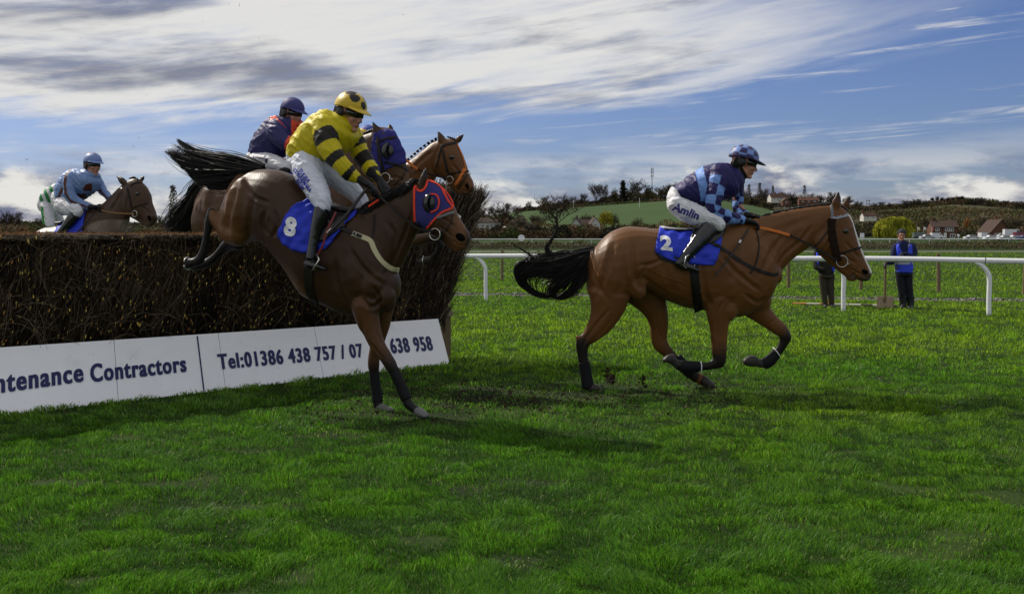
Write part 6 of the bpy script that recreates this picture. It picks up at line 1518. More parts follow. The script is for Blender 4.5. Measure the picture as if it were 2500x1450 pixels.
# saddle cloth and tack
cl8, bc8 = drape('saddle_cloth', F8, [bv8], [[(1128, 930), (1220, 955), (1340, 990), (1492, 1030)], [(1492, 1030), (1410, 1110), (1330, 1210), (1262, 1290)], [(908, 1192), (960, 1262), (1035, 1308), (1150, 1318), (1262, 1290)], [(1128, 930), (1010, 990), (945, 1080), (908, 1192)]],
                M_BLUE, h8, (26, 22), .022, .006, .28, wob=.011)
text_on('number', '8', curve_map(F8, [bc8], (938, 1186), (86, 26), (28, -140)), M_NUM, cl8, .05)
sad = Blob(F8); sad.slab([(1150, 905, 1130, 945, .12), (1230, 930, 1215, 975, .16), (1330, 965, 1320, 1005, .15), (1440, 985, 1430, 1030, .13), (1500, 985, 1490, 1035, .10)])
sad8, bs8 = sad.build('saddle', M_BLACK, h8, .01, 3)
drape('saddle_flap', F8, [bc8, bv8], [[(1240, 1000), (1340, 1010), (1440, 1030)], [(1440, 1030), (1390, 1120), (1290, 1200)], [(1170, 1230), (1230, 1240), (1290, 1200)], [(1240, 1000), (1210, 1120), (1170, 1230)]], M_BLACK, sad8, (12, 10), .018, .008, .3)
strap('girth', F8, [bv8], [(1145, 1330), (1130, 1440), (1130, 1540), (1145, 1620), (1170, 1680)], .085, M_TACK, h8, .008, .008, 20, .28)
strap('breastplate_strap', F8, [bv8, bc8], [(1335, 1128), (1400, 1155), (1460, 1180), (1520, 1206)], .030, M_TACK, h8, .006, .012, 14, .28)
strap('breastplate', F8, [bv8], [(1450, 1178), (1530, 1208), (1585, 1235), (1612, 1300), (1660, 1378), (1720, 1428), (1795, 1448)], .042, M_CREAM, h8, .008, .006, 30, .2)
strap('neck_strap', F8, [bv8], [(1612, 1040), (1608, 1130), (1590, 1235)], .016, M_TACK, h8, .005, .006, 14, .2)
hb, nb_ = hit(bv8, F8, 1470, 1185, .018); torus('buckle', hb, nb_, .016, .003, M_STEEL, h8, 12)
free_strap('rein', F8, [(1625, 885, .10), (1740, 985, .15), (1850, 1080, .14), (1930, 1140, .13), (2045, 1160, .10)], .018, M_TACK, h8, .006, 30)
strap('rein', F8, [bv8], [(1570, 980), (1600, 960), (1645, 930)], .018, M_RED, h8, .006, .03, 10, .1)
for pts in (K2([(744, 1070, 32, .13, .034), (768, 1120, 34, .13, .034), (800, 1190, 34, .13, .033), (825, 1250, 36, .13, .037)]), K2([(637, 1075, 32, -.12, .034), (642, 1130, 32, -.12, .032), (652, 1200, 32, -.12, .032), (660, 1265, 35, -.12, .036)])):
    leg_wrap('leg_boot', F8, pts, h8)
a = F8.P(245, 1400, .15)
Vt, Ft = [], []; tube(Vt, Ft, [a + Vector((0, 0, .055*math.sin(t))) + F8.L*.055*math.cos(t) - F8.d*.012 for t in np.linspace(.3, 2*math.pi-.3, 22)], .006, 6); mesh_obj('horseshoe', Vt, Ft, M_STEEL, h8, True)

# ------------------------------------------------------------------ yellow silks
YL, BK = (.52, .43, .010), (.016, .014, .012)
def silk8(I):
    n = len(I['t']); c_ = np.tile(np.array(YL), (n, 1)); tg, t = I['tagv'], I['t']
    for a, b in ((.16, .32), (.46, .60), (.74, .88)): c_[(tg == 1) & (t > a) & (t < b)] = BK
    for a, b in ((.14, .32), (.46, .62), (.76, .90)): c_[(tg == 2) & (t > a) & (t < b)] = BK
    return c_
r8, P8, l8, f8, u8, jo8, bj8, br8, bb8 = rider(F8, 'jockey in yellow silks with black hooped sleeves and a yellow cap with black spots', 'jockeys',
    (1436, 268, (1, .28, -.34), (.28, 0, 1), 1.16), (1340, 350, 0),
    [(988, 575, 1240, 655, .15), (1012, 500, 1300, 640, .18), (1082, 395, 1370, 590, .20), (1175, 312, 1440, 520, .205), (1262, 268, 1470, 470, .19), (1325, 285, 1455, 430, .12)],
    [(1230, 380, 100, .12, .10), (1250, 450, 96, .17, .09), (1275, 530, 86, .20, .08), (1320, 610, 76, .21, .07), (1375, 680, 66, .20, .06), (1430, 735, 55, .17, .052), (1482, 768, 42, .14, .04)],
    [(1420, 420, 80, -.13, .10), (1465, 500, 74, -.17, .075), (1510, 585, 66, -.18, .065), (1560, 665, 58, -.15, .055), (1600, 725, 50, -.11, .048), (1630, 760, 40, -.09, .04)],
    silk8, [(985, 560, 1255, 625, .14), (990, 640, 1250, 690, .155), (1015, 700, 1230, 740, .14)],
    [[(1110, 640, 118, .08, .12), (1125, 720, 112, .14, .11), (1165, 810, 95, .19, .095), (1210, 900, 84, .24, .08), (1232, 960, 68, .26, .068), (1232, 990, 58, .27, .062)],
     [(1180, 660, 110, -.08, .12), (1280, 720, 92, -.14, .10), (1390, 810, 78, -.20, .085), (1480, 890, 64, -.25, .07), (1520, 950, 50, -.27, .06), (1525, 985, 46, -.27, .056)]],
    [[[(1226, 985, 58, .27, .064), (1208, 1060, 55, .285, .06), (1180, 1170, 44, .30, .05), (1160, 1270, 38, .315, .044), (1142, 1370, 38, .33, .046)], [(1112, 1400, 28, .33, .036), (1160, 1412, 30, .335, .04), (1210, 1424, 22, .34, .042), (1255, 1440, 12, .345, .032)]],
     [[(1522, 985, 50, -.275, .06), (1530, 1060, 46, -.29, .055), (1520, 1170, 40, -.31, .048), (1500, 1300, 38, -.32, .045)], [(1480, 1330, 28, -.33, .036), (1560, 1350, 20, -.335, .04)]]],
    [(1500, 778, .13, (1, -.50), 1.2), (1638, 772, -.08, (.75, -.8), 1.15)], M_WB, base=(1150, 900))
m_yl = mat('silk_yellow', (.52, .36, .010), .45, .35, bump=.006, bscale=25, sheen=.2); m_bk = mat('silk_black', (.016, .014, .012), .5, .3)
def spots(a, e):
    for sa, se, sr in ((270, 68, 21), (315, 42, 20), (240, 25, 18), (90, 68, 21), (45, 42, 20), (0, 20, 15), (180, 40, 20)):
        da = (a-sa+180) % 360-180
        if math.hypot(da*math.cos(math.radians(e)), e-se) < sr: return 1
    return 0
headgear(P8, l8, f8, u8, 1.16, r8, spots, [m_yl, m_bk], F8, 0)
m_bp = mat('blue_print', (.03, .04, .42), .6)
for tx, ox, oy, ln in (('TULIRA', 1050, 715, 118), ('CONNEMARA', 1010, 712, 205), ('STUD', 1028, 792, 84)):
    dx, dy = .60, .80
    text_on('lettering', tx, curve_map(F8, [bb8], (ox, oy), (dx*ln, dy*ln), (dy*29, -dx*29), .004), m_bp, br8, .025, .002)
wp = free_strap('whip', F8, [(1555, 850, .18), (1500, 920, .24), (1400, 1050, .33), (1270, 1178, .40)], .022, M_BLACK, None, .016, 14)
tag(wp, 'black whip held down past the knee of the jockey in yellow silks', 'whip')
Vt, Ft = [], []; tube(Vt, Ft, [F8.P(*p) for p in ((1190, 1330, .345), (1205, 1370, .40), (1165, 1440, .40), (1150, 1450, .30), (1200, 1440, .29), (1195, 1370, .29), (1188, 1330, .335))], .006, 7)
mesh_obj('stirrup', Vt, Ft, M_STEEL, h8, True)
free_strap('stirrup_leather', F8, [(1330, 1020, .34), (1260, 1170, .37), (1235, 1260, .37), (1195, 1335, .345)], .018, mat('dark_red_leather', (.16, .02, .02), .5), h8)
# ------------------------------------------------------------------ the three horses behind
def horse_min(fr, label, base, slabs, neck, head_s, jaw, cheek, ears, legs, muscles, coat, grooves=(), extra=None, voxel=.013):
    root = empty('horse', (fr.P(*base).x, fr.P(*base).y, 0), label, 'horse', 'racehorses in the race')
    B = Blob(fr); B.slab(slabs); B.slab(neck, n=20); B.slab(head_s, col=3, n=20, pw=2.5); B.limb(jaw, 3); B.ball(*cheek, 3)
    for e in ears: ear(B, *e[:2], fr, *e[2:])
    for pts, tg in legs: B.limb(pts, tg)
    for m_ in muscles: B.ball(*m_)
    if extra: extra(B)
    ob, bv = B.build('body', M_COAT, root, voxel, 4, coat, .008, grooves=grooves)
    return root, ob, bv
# ---- C: navy hood, directly behind number 8
pc = at(1000, 700, 10.5); FC = Frame((pc.x, pc.y), D8, C1)
gC = [([(340, 850), (330, 1000), (380, 1130)], 22, .010), ([(1560, 560), (1500, 640), (1450, 760)], 16, .010), ([(1740, 760), (1790, 770), (1840, 810)], 10, .007)]
hC, bC, bvC = horse_min(FC, 'brown horse in a navy blinker hood jumping just behind the number 8 horse', (900, 1000),
    [(420, 800, 305, 1040, .13), (480, 765, 300, 1180, .21), (570, 735, 420, 1290, .26), (690, 715, 600, 1250, .28), (820, 715, 760, 1260, .28), (980, 720, 950, 1290, .28), (1120, 690, 1100, 1330, .27), (1230, 640, 1260, 1330, .24), (1330, 640, 1400, 1260, .2)],
    [(1220, 630, 1480, 1150, .15), (1350, 550, 1560, 950, .12), (1450, 495, 1600, 810, .10), (1540, 450, 1640, 700, .09), (1615, 425, 1640, 660, .085)],
    [(1640, 390, 1590, 640, .08), (1725, 405, 1605, 700, .092), (1788, 480, 1640, 745, .088), (1828, 580, 1680, 785, .072), (1850, 680, 1725, 825, .058), (1868, 760, 1758, 862, .052), (1874, 825, 1805, 890, .035)],
    [(1640, 640, 50, 0, .05), (1700, 760, 34, 0, .04), (1765, 850, 28, 0, .034), (1795, 878, 24, 0, .03)], (1640, 620, 55, 70, .05, .05, -.3),
    [((1655, 470), (1597, 352), .05, .034, 4, 36), ((1740, 440), (1722, 366), -.05, .026, 4, 26)],
    [([(1600, 1210, 90, .1, .1), (1750, 1245, 62, .12, .07), (1880, 1240, 46, .13, .05), (1990, 1215, 40, .13, .045), (2075, 1215, 36, .13, .04), (2100, 1260, 28, .13, .032), (2078, 1320, 26, .13, .027), (2040, 1360, 30, .13, .03)], 1),
     ([(2040, 1362, 28, .13, .03), (2000, 1378, 28, .13, .034)], 2), ([(1992, 1380, 34, .13, .04), (1955, 1392, 32, .13, .045)], 2),
     ([(1500, 1240, 80, -.12, .1), (1620, 1280, 50, -.12, .06), (1700, 1300, 36, -.12, .04), (1660, 1380, 28, -.12, .03), (1600, 1400, 30, -.12, .03)], 1),
     ([(480, 1180, 100, .14, .1), (400, 1320, 60, .14, .06), (300, 1420, 40, .14, .045), (330, 1560, 30, .14, .03), (300, 1650, 32, .14, .033)], 1), ([(500, 1200, 90, -.14, .1), (440, 1350, 55, -.14, .06), (360, 1450, 38, -.14, .045), (380, 1590, 30, -.14, .03)], 1)],
    [(430, 980, 130, 190, .12, .15, -.15), (430, 980, 120, 180, -.12, .14, -.15), (1300, 950, 110, 200, .12, .13, .3), (1842, 815, 30, 26, .034, .022, -.8, 3)],
    coat_fn((.070, .034, .015), leg_t=(.35, .6), muz_t=(.85, 1.0), muzzle=(.05, .03, .02)), gC)
nostril(FC, bvC, 1815, 825, .038, hC, .9)
hoodC, bhC = drape('hood', FC, [bvC], [[(1610, 440), (1680, 415), (1762, 415)], [(1762, 415), (1815, 520), (1842, 590), (1850, 660)], [(1590, 690), (1650, 725), (1740, 690), (1850, 660)], [(1610, 440), (1592, 560), (1590, 690)]], mat('hood_plain_navy', (.03, .03, .17), .85, .2, bump=.012, bscale=22, vary=.12), hC, (20, 18), .008, .005, .1, wob=.006)
cup(FC, [bhC], 1712, 570, 54, 62, hC, None, .05)
for pts, wd in (([(1640, 470), (1645, 560), (1665, 650), (1680, 740)], .030), ([(1625, 510), (1700, 480), (1770, 470)], .022), ([(1690, 650), (1760, 668), (1825, 690), (1860, 720)], .022), ([(1855, 700), (1820, 760), (1760, 820)], .010)):
    strap('bridle_strap', FC, [bhC, bvC], pts, wd, M_TACK, hC, .007, .008, 14, .1)
hb, nb_ = hit(bvC, FC, 1705, 765, .03); torus('bit_ring', hb, FC.L, .052, .0045, M_STEEL, hC)
strap('bit', FC, [bvC], [(1725, 770), (1750, 782)], .014, M_STEEL, hC, .01, .008, 4, .1)
crest_mane('mane', FC, [(1330, 545), (1450, 490), (1540, 445), (1610, 420)], hC, 12, 0, n=13)
g = [[(430, 790, 14), (360, 800, 30), (310, 850, 40), (270, 930, 46), (190, 1010, 50), (110, 1080, 44), (40, 1150, 22)],
     [(430, 800, 14), (370, 820, 30), (330, 880, 34), (290, 970, 44), (230, 1060, 48), (150, 1130, 40), (60, 1175, 24)],
     [(430, 810, 14), (370, 840, 26), (320, 900, 30), (280, 1000, 36), (250, 1080, 34), (210, 1160, 24), (190, 1230, 10)],
     [(430, 800, 14), (350, 800, 24), (300, 870, 30), (280, 1000, 26), (280, 1100, 18), (260, 1170, 8)]]
tail_strands('tail', FC, g, 1400, hC, rad=(.0042, .0008), seed=21, k=16)
drape('saddle_cloth', FC, [bvC], [[(760, 705), (900, 700), (1050, 700)], [(1050, 700), (1040, 800), (1020, 900)], [(740, 850), (880, 900), (1020, 900)], [(760, 705), (750, 780), (740, 850)]], M_BLUE, hC, (14, 12), .02, .006, .28)
strap('hoof_ring', FC, [bvC], [(1975, 1345), (1968, 1375), (1972, 1410)], .008, M_STEEL, hC, .004, .004, 8, .13)
NVc, ORc = (.028, .026, .11), (.70, .075, .03)
def silkC(I):
    n = len(I['t']); c_ = np.tile(np.array(NVc), (n, 1)); tg, t, px, py = I['tagv'], I['t'], I['px'], I['py']
    c_[(tg == 1) & (t > .50) & (t < .82)] = ORc
    d = np.abs((px-870)*.62-(py-315)*.55)/.83
    c_[(tg == 0) & (px > 845) & (px < 960) & (py < 470) & (np.abs((py-315)-(px-850)*1.15) < 42)] = ORc
    c_[(tg == 0) & (px > 1000)] = ORc
    return c_
FCr = FC
rC, PC, lC, fC_, uC, joC, bjC, brC, bbC = rider(FC, 'jockey in navy silks with orange-red yoke and armbands behind the yellow jockey', 'jockeys',
    (1008, 275, (1, .25, -.30), (.25, 0, 1), 1.08, .03), (930, 350, 0),
    [(700, 570, 920, 620, .14), (722, 500, 960, 600, .17), (775, 410, 1000, 560, .19), (835, 345, 1040, 500, .195), (900, 310, 1060, 440, .175), (950, 315, 1070, 400, .12)],
    [(880, 400, 80, .13, .09), (900, 450, 76, .18, .08), (945, 500, 60, .20, .065), (1000, 520, 52, .19, .058), (1080, 560, 46, .14, .05), (1150, 590, 38, .10, .042)],
    [(1020, 400, 60, -.12, .08), (1080, 460, 52, -.15, .065), (1130, 530, 44, -.13, .05), (1190, 580, 36, -.08, .042)],
    silkC, [(700, 570, 900, 600, .13), (685, 620, 880, 650, .15), (690, 670, 860, 690, .14)],
    [[(760, 640, 60, .08, .11), (840, 650, 62, .15, .10), (920, 670, 48, .21, .075), (960, 700, 42, .23, .065)], [(780, 640, 60, -.08, .11), (860, 650, 60, -.15, .10), (950, 670, 46, -.21, .075), (985, 700, 40, -.23, .065)]],
    [[[(955, 700, 46, .235, .064), (930, 800, 38, .26, .052), (890, 920, 32, .28, .045)], [(870, 940, 24, .28, .036), (940, 965, 18, .29, .038)]], [[(985, 700, 44, -.235, .064), (960, 800, 36, -.26, .052), (920, 920, 32, -.28, .045)]]],
    [(1170, 600, .09, (1, -.3), 1.0), (1210, 590, -.06, (1, -.3), 1.0)], M_WHITECLOTH, base=(850, 700), boot_mat=M_PAD)
headgear(PC, lC, fC_, uC, 1.08, rC, lambda a, e: 0, [mat('cap_navy', (.04, .04, .16), .6, .25, bump=.003, bscale=40)], FC, 0)
drape('patch', FC, [bbC], [[(722, 612), (775, 615), (828, 628)], [(828, 628), (826, 642), (822, 660)], [(716, 642), (770, 646), (822, 660)], [(722, 612), (719, 628), (716, 642)]], mat('patch_navy', (.03, .02, .07), .6), brC, (8, 4), .006, .003, .1)
text_on('lettering', 'ATWELL', curve_map(FC, [bbC], (728, 640), (86, 14), (0, -18), .012), M_NUM, brC, .02, .002)

# ---- D: plain bay head farthest along
pd = at(1100, 700, 11.35); FD = Frame((pd.x, pd.y), D8, C1)
gD = [([(2335, 868), (2285, 866), (2238, 838)], 5, .008), ([(2085, 760), (2040, 700), (2060, 600), (2100, 530)], 10, .008), ([(2180, 660), (2230, 720), (2270, 780)], 10, .007), ([(2130, 720), (2180, 750), (2220, 790)], 8, .006), ([(2060, 560), (1960, 640), (1880, 720)], 14, .008), ([(2000, 900), (1980, 800), (2010, 700)], 12, .008)]
hD, bD, bvD = horse_min(FD, 'bay horse with a plaited mane and orange reins jumping nearest the fence end', (1400, 1000),
    [(980, 800, 900, 1120, .18), (1100, 750, 1040, 1250, .26), (1300, 740, 1300, 1285, .28), (1500, 745, 1500, 1300, .27), (1640, 750, 1680, 1270, .23), (1770, 830, 1800, 1190, .16)],
    [(1600, 770, 1800, 1230, .16), (1740, 715, 1900, 1120, .13), (1860, 650, 1990, 950, .11), (1960, 575, 2038, 830, .10), (2040, 510, 2068, 755, .09), (2090, 490, 2075, 720, .085)],
    [(2110, 482, 2050, 715, .08), (2200, 488, 2070, 752, .092), (2248, 560, 2115, 770, .09), (2284, 650, 2175, 795, .072), (2312, 740, 2215, 828, .06), (2342, 795, 2240, 868, .052), (2350, 842, 2292, 897, .035)],
    [(2090, 680, 50, 0, .05), (2160, 780, 32, 0, .04), (2235, 860, 26, 0, .034), (2265, 885, 22, 0, .03)], (2095, 665, 52, 66, .05, .05, -.3),
    [((2125, 515), (2080, 422), .05, .032, 4, 30), ((2215, 505), (2275, 446), -.05, .026, 4, 24)],
    [([(1700, 1180, 80, .1, .1), (1800, 1280, 46, .12, .05), (1840, 1340, 36, .12, .04), (1780, 1400, 26, .12, .03)], 1), ([(1650, 1200, 80, -.1, .1), (1740, 1300, 46, -.12, .05), (1760, 1360, 36, -.12, .04), (1700, 1400, 26, -.12, .03)], 1),
     ([(1080, 1100, 90, .14, .1), (980, 1240, 50, .14, .06), (900, 1300, 36, .14, .04), (860, 1400, 28, .14, .03)], 1), ([(1090, 1120, 90, -.14, .1), (1000, 1260, 50, -.14, .06), (920, 1320, 36, -.14, .04), (890, 1420, 28, -.14, .03)], 1)],
    [(2320, 830, 28, 26, .034, .022, -.8, 3), (2190, 600, 34, 24, .06, .024, -.6, 3), (1640, 1000, 110, 190, .12, .12, .3)],
    coat_fn((.125, .052, .016), leg_t=(.35, .6), muz_t=(.86, 1.0), muzzle=(.07, .04, .03)), gD)
eye(FD, bvD, 2183, 617, .027, hD); nostril(FD, bvD, 2298, 828, .036, hD, .9)
crest_mane('mane', FD, [(1840, 665), (1900, 625), (1960, 575), (2020, 520), (2060, 495), (2090, 488)], hD, 9, 0, False, 18)
Bm = Blob(FD); random.seed(8)
for i, (x, y) in enumerate(catmull(np.array([(1862, 640), (1910, 600), (1955, 560), (2010, 520), (2065, 490)], float), 9)): Bm.ball(x, y-8, 13, 12, 0, .016)
Bm.build('mane_plait', M_HAIR, hD, .006, 1)
crest_mane('forelock', FD, [(2155, 470), (2190, 480), (2215, 498)], hD, 9, 0, n=5)
for nm, pts, wd, mt_ in (('browband', [(2105, 540), (2150, 522), (2215, 512)], .026, M_TACK), ('cheek_strap', [(2110, 545), (2130, 620), (2150, 700), (2160, 745)], .022, M_TACK), ('throatlatch', [(2105, 545), (2090, 620), (2072, 690)], .014, M_TACK),
                         ('noseband', [(2160, 745), (2220, 728), (2280, 718), (2305, 725)], .018, M_TACK), ('orange_strap', [(2278, 700), (2250, 760), (2225, 800), (2210, 820)], .034, M_ORANGE), ('nose_strap', [(2300, 740), (2270, 790), (2230, 850)], .010, M_TACK),
                         ('face_strap', [(2220, 520), (2250, 590), (2275, 660), (2288, 720)], .010, M_ORANGE)):
    strap(nm, FD, [bvD], pts, wd, mt_, hD, .007, .008, 14, .1)
hb, nb_ = hit(bvD, FD, 2180, 775, .03); torus('bit_ring', hb, FD.L, .040, .0045, M_STEEL, hD)
Bf = Blob(FD)
for x, y in ((2288, 722), (2300, 730), (2312, 738)): Bf.ball(x, y, 12, 10, 0, .03)
Bf.build('noseband_fleece', M_FLEECE, hD, .006, 1)
free_strap('rein', FD, [(1850, 640, .14), (1890, 675, .15), (1932, 705, .15)], .026, M_ORANGE, hD); free_strap('rein', FD, [(1932, 705, .15), (2030, 745, .14), (2150, 775, .09)], .018, M_TACK, hD)
rD, PD, lD, fD_, uD, joD, bjD, brD, bbD = rider(FD, 'jockey mostly hidden behind the yellow jockey, only the blue and yellow cap showing', 'jockeys',
    (1575, 465, (1, 0, -.35), (.25, 0, 1), 1.0), (1500, 530, 0),
    [(1180, 690, 1300, 780, .14), (1260, 600, 1400, 760, .17), (1350, 540, 1480, 700, .19), (1430, 510, 1540, 620, .17), (1490, 510, 1560, 580, .12)],
    [(1430, 590, 60, .14, .08), (1500, 680, 52, .19, .06), (1620, 700, 42, .15, .05), (1720, 680, 34, .10, .042)],
    [(1480, 590, 56, -.13, .08), (1540, 680, 48, -.17, .06), (1650, 700, 40, -.13, .05), (1740, 680, 32, -.08, .042)],
    lambda I: np.tile(np.array((.03, .05, .25)), (len(I['t']), 1)), [(1180, 690, 1290, 770, .13), (1180, 750, 1300, 810, .15)],
    [[(1250, 760, 70, .09, .11), (1350, 790, 56, .17, .09), (1430, 830, 44, .22, .07)], [(1250, 760, 70, -.09, .11), (1350, 790, 56, -.17, .09), (1430, 830, 44, -.22, .07)]],
    [[[(1430, 835, 46, .225, .064), (1380, 930, 36, .25, .05), (1330, 1020, 32, .27, .045)]], [[(1430, 835, 46, -.225, .064), (1380, 930, 36, -.25, .05), (1330, 1020, 32, -.27, .045)]]],
    [(1740, 670, .09, (1, 0), 1.0), (1760, 670, -.06, (1, 0), 1.0)], M_WHITECLOTH, base=(1300, 780), voxel=.011)
headgear(PD, lD, fD_, uD, 1.0, rD, lambda a, e: 1 if e < 22 or e > 74 else 0, [mat('cap_blue', (.04, .07, .30), .6, .25), m_yl], FD, 1)

# ---- E: approaching the fence on the left
C5 = (0, 340, 5.179)
pe = at(250, 700, 14.4); FE = Frame((pe.x, pe.y), (.93, -.37), C5)
gE = [([(1650, 960), (1600, 860), (1610, 720)], 16, .010), ([(1790, 850), (1850, 900), (1900, 960)], 14, .008), ([(1560, 640), (1480, 780), (1400, 920)], 20, .010), ([(1620, 990), (1560, 1080), (1500, 1200)], 20, .010)]
hE, bE, bvE = horse_min(FE, 'brown horse with a plaited mane rising behind the fence on the left', (900, 2500),
    [(430, 1240, 400, 1600, .16), (560, 1130, 500, 1700, .25), (700, 1100, 650, 1690, .28), (850, 1080, 800, 1710, .28), (1000, 1010, 950, 1730, .28), (1130, 905, 1100, 1720, .25), (1250, 900, 1300, 1620, .22), (1370, 1000, 1400, 1450, .15)],
    [(1120, 890, 1350, 1400, .17), (1230, 870, 1500, 1260, .14), (1350, 780, 1590, 1130, .12), (1450, 685, 1620, 1020, .10), (1540, 605, 1622, 950, .09)],
    [(1600, 545, 1590, 900, .085), (1710, 492, 1620, 975, .105), (1810, 560, 1700, 992, .10), (1888, 680, 1765, 1008, .085), (1915, 800, 1815, 1038, .068), (1962, 910, 1850, 1088, .06), (1984, 1000, 1905, 1100, .038)],
    [(1640, 900, 70, 0, .06), (1750, 1000, 42, 0, .045), (1850, 1075, 34, 0, .036), (1885, 1090, 28, 0, .032)], (1650, 840, 70, 90, .05, .05, -.3),
    [((1590, 565), (1470, 462), .06, .036, 4, 46), ((1780, 530), (1830, 460), -.06, .028, 4, 30)],
    [([(1200, 1500, 100, .12, .1), (1320, 1650, 62, .12, .06), (1400, 1740, 46, .12, .045), (1340, 1830, 32, .12, .03), (1260, 1850, 34, .12, .033)], 1), ([(1220, 1500, 100, -.12, .1), (1360, 1620, 62, -.12, .06), (1450, 1690, 46, -.12, .045), (1400, 1790, 32, -.12, .03), (1320, 1820, 34, -.12, .033)], 1),
     ([(560, 1550, 130, .14, .11), (560, 1750, 90, .14, .08), (500, 1950, 60, .14, .055), (420, 2080, 46, .14, .045), (430, 2280, 32, .14, .03), (460, 2430, 36, .14, .034), (500, 2490, 36, .14, .045)], 1),
     ([(580, 1550, 130, -.14, .11), (600, 1750, 90, -.14, .08), (560, 1950, 60, -.14, .055), (480, 2090, 46, -.14, .045), (500, 2290, 32, -.14, .03), (520, 2430, 36, -.14, .034), (560, 2490, 36, -.14, .045)], 1)],
    [(560, 1400, 150, 260, .12, .16, -.1), (560, 1400, 150, 260, -.12, .16, -.1), (1240, 1250, 140, 260, .12, .13, .3), (1940, 975, 36, 34, .034, .024, -.8, 3)],
    coat_fn((.055, .028, .014), leg_t=(.35, .6), muz_t=(.88, 1.0), muzzle=(.04, .025, .02)), gE, voxel=.014)
eye(FE, bvE, 1735, 690, .028, hE); nostril(FE, bvE, 1880, 990, .040, hE, .9)
crest_mane('mane', FE, [(1290, 855), (1360, 775), (1450, 680), (1540, 600)], hE, 13, 0, n=14)
crest_mane('forelock', FE, [(1640, 500), (1700, 488), (1760, 520)], hE, 14, 0, n=6)
for nm, pts, wd in (('browband', [(1650, 590), (1700, 555), (1790, 548)], .022), ('cheek_strap', [(1610, 620), (1630, 720), (1660, 850), (1690, 930)], .020), ('noseband', [(1690, 860), (1780, 830), (1870, 810)], .016)):
    strap(nm, FE, [bvE], pts, wd, M_TACK, hE, .007, .008, 14, .1)
hb, nb_ = hit(bvE, FE, 1720, 935, .03); torus('bit_ring', hb, FE.L, .042, .0045, M_STEEL, hE)
free_strap('rein', FE, [(1250, 890, .12), (1400, 925, .15), (1550, 938, .14), (1700, 945, .10)], .018, mat('tan_leather', (.22, .12, .04), .6), hE)
drape('saddle_cloth', FE, [bvE], [[(760, 1070), (900, 1040), (1090, 890)], [(1090, 890), (1050, 1150), (1010, 1400)], [(660, 1330), (820, 1400), (1010, 1400)], [(760, 1070), (700, 1180), (660, 1330)]], M_BLUE, hE, (16, 12), .02, .006, .28)
sadE = Blob(FE); sadE.slab([(760, 1040, 750, 1090, .12), (880, 1020, 870, 1080, .15), (1000, 950, 1000, 1030, .13), (1090, 870, 1090, 960, .09)]); sadE.build('saddle', M_BLACK, hE, .013, 3)
tail_strands('tail', FE, [[(450, 1250, 20), (350, 1400, 40), (250, 1550, 50), (150, 1700, 40)]], 260, hE, rad=(.008, .002), seed=31, k=10)
LBe, BRe = (.17, .26, .48), (.09, .026, .015)
def silkE(I):
    n = len(I['t']); c_ = np.tile(np.array(LBe), (n, 1)); tg, px, py = I['tagv'], I['px'], I['py']
    k = ((tg == 1) | (tg == 2)) & (np.abs(I['a']) < .26) & (I['b'] > -.2)*1 == 1; c_[k] = BRe
    c_[(tg == 0) & (px > 1050) & (px < 1165) & (py > 560) & (py < 655) & (px-1050 > (620-py)*.9)] = BRe
    c_[(tg == 0) & (px > 955) & (px < 1090) & (py > 690)] = BRe
    c_[(tg == 0) & (px < 900) & (np.abs(px-880+(py-420)*.45) < 18)] = BRe
    return c_
rE, PE, lE, fE_, uE, joE, bjE, brE, bbE = rider(FE, 'jockey in pale blue and brown silks on the horse behind the fence', 'jockeys',
    (1175, 305, (1, .35, -.10), (.10, 0, 1), 1.14), (1050, 450, 0),
    [(715, 690, 960, 780, .15), (735, 600, 1040, 760, .175), (800, 490, 1130, 700, .195), (880, 410, 1200, 640, .20), (960, 380, 1240, 560, .185), (1050, 390, 1230, 490, .13)],
    [(905, 480, 92, .14, .10), (880, 570, 88, .19, .085), (880, 680, 80, .21, .07), (920, 760, 74, .20, .065), (1010, 815, 60, .16, .055), (1110, 850, 46, .12, .042)],
    [(1200, 500, 80, -.12, .09), (1250, 570, 64, -.17, .07), (1300, 650, 54, -.17, .06), (1350, 710, 48, -.13, .05), (1385, 745, 40, -.10, .042)],
    silkE, [(690, 700, 900, 790, .14), (700, 790, 900, 850, .155), (720, 870, 880, 920, .14)],
    [[(800, 830, 120, .08, .12), (880, 860, 105, .15, .105), (970, 900, 84, .21, .08), (985, 940, 72, .23, .068)], [(830, 820, 110, -.08, .12), (960, 830, 90, -.15, .10), (1100, 850, 70, -.21, .08), (1160, 890, 60, -.23, .068)]],
    [[[(950, 950, 78, .235, .066), (880, 1040, 66, .27, .056), (800, 1140, 52, .29, .048), (730, 1220, 44, .30, .045)], [(700, 1240, 34, .30, .036), (790, 1270, 24, .31, .04)]], [[(1150, 900, 66, -.235, .066), (1080, 1050, 56, -.27, .054), (1000, 1200, 46, -.29, .046)]]],
    [(1160, 860, .11, (1, .05), 1.15), (1290, 850, -.06, (1, .05), 1.1)], M_WHITECLOTH, base=(850, 2000), voxel=.01)
def capE(a, e): return 1 if (30 < abs(((a-330+180) % 360)-180)*math.cos(math.radians(e))*2.0+ (90-e)*.9 - 38 < 24 and e > 35) or (abs(((a-200+180) % 360)-180) < 12 and e < 50) else 0
headgear(PE, lE, fE_, uE, 1.14, rE, lambda a, e: 1 if (52 < e < 80 and int((a+20)//40) % 2 == 0) else 0, [mat('cap_pale_blue', (.15, .22, .44), .5, .3), mat('cap_brown', (.10, .03, .02), .6)], FE, 0)
wp = free_strap('whip', FE, [(1190, 930, .20), (1130, 1000, .28), (1060, 1090, .32), (985, 1170, .34)], .018, M_BLACK, None, .014, 10)
tag(wp, 'dark whip held by the jockey in pale blue and brown silks', 'whip')

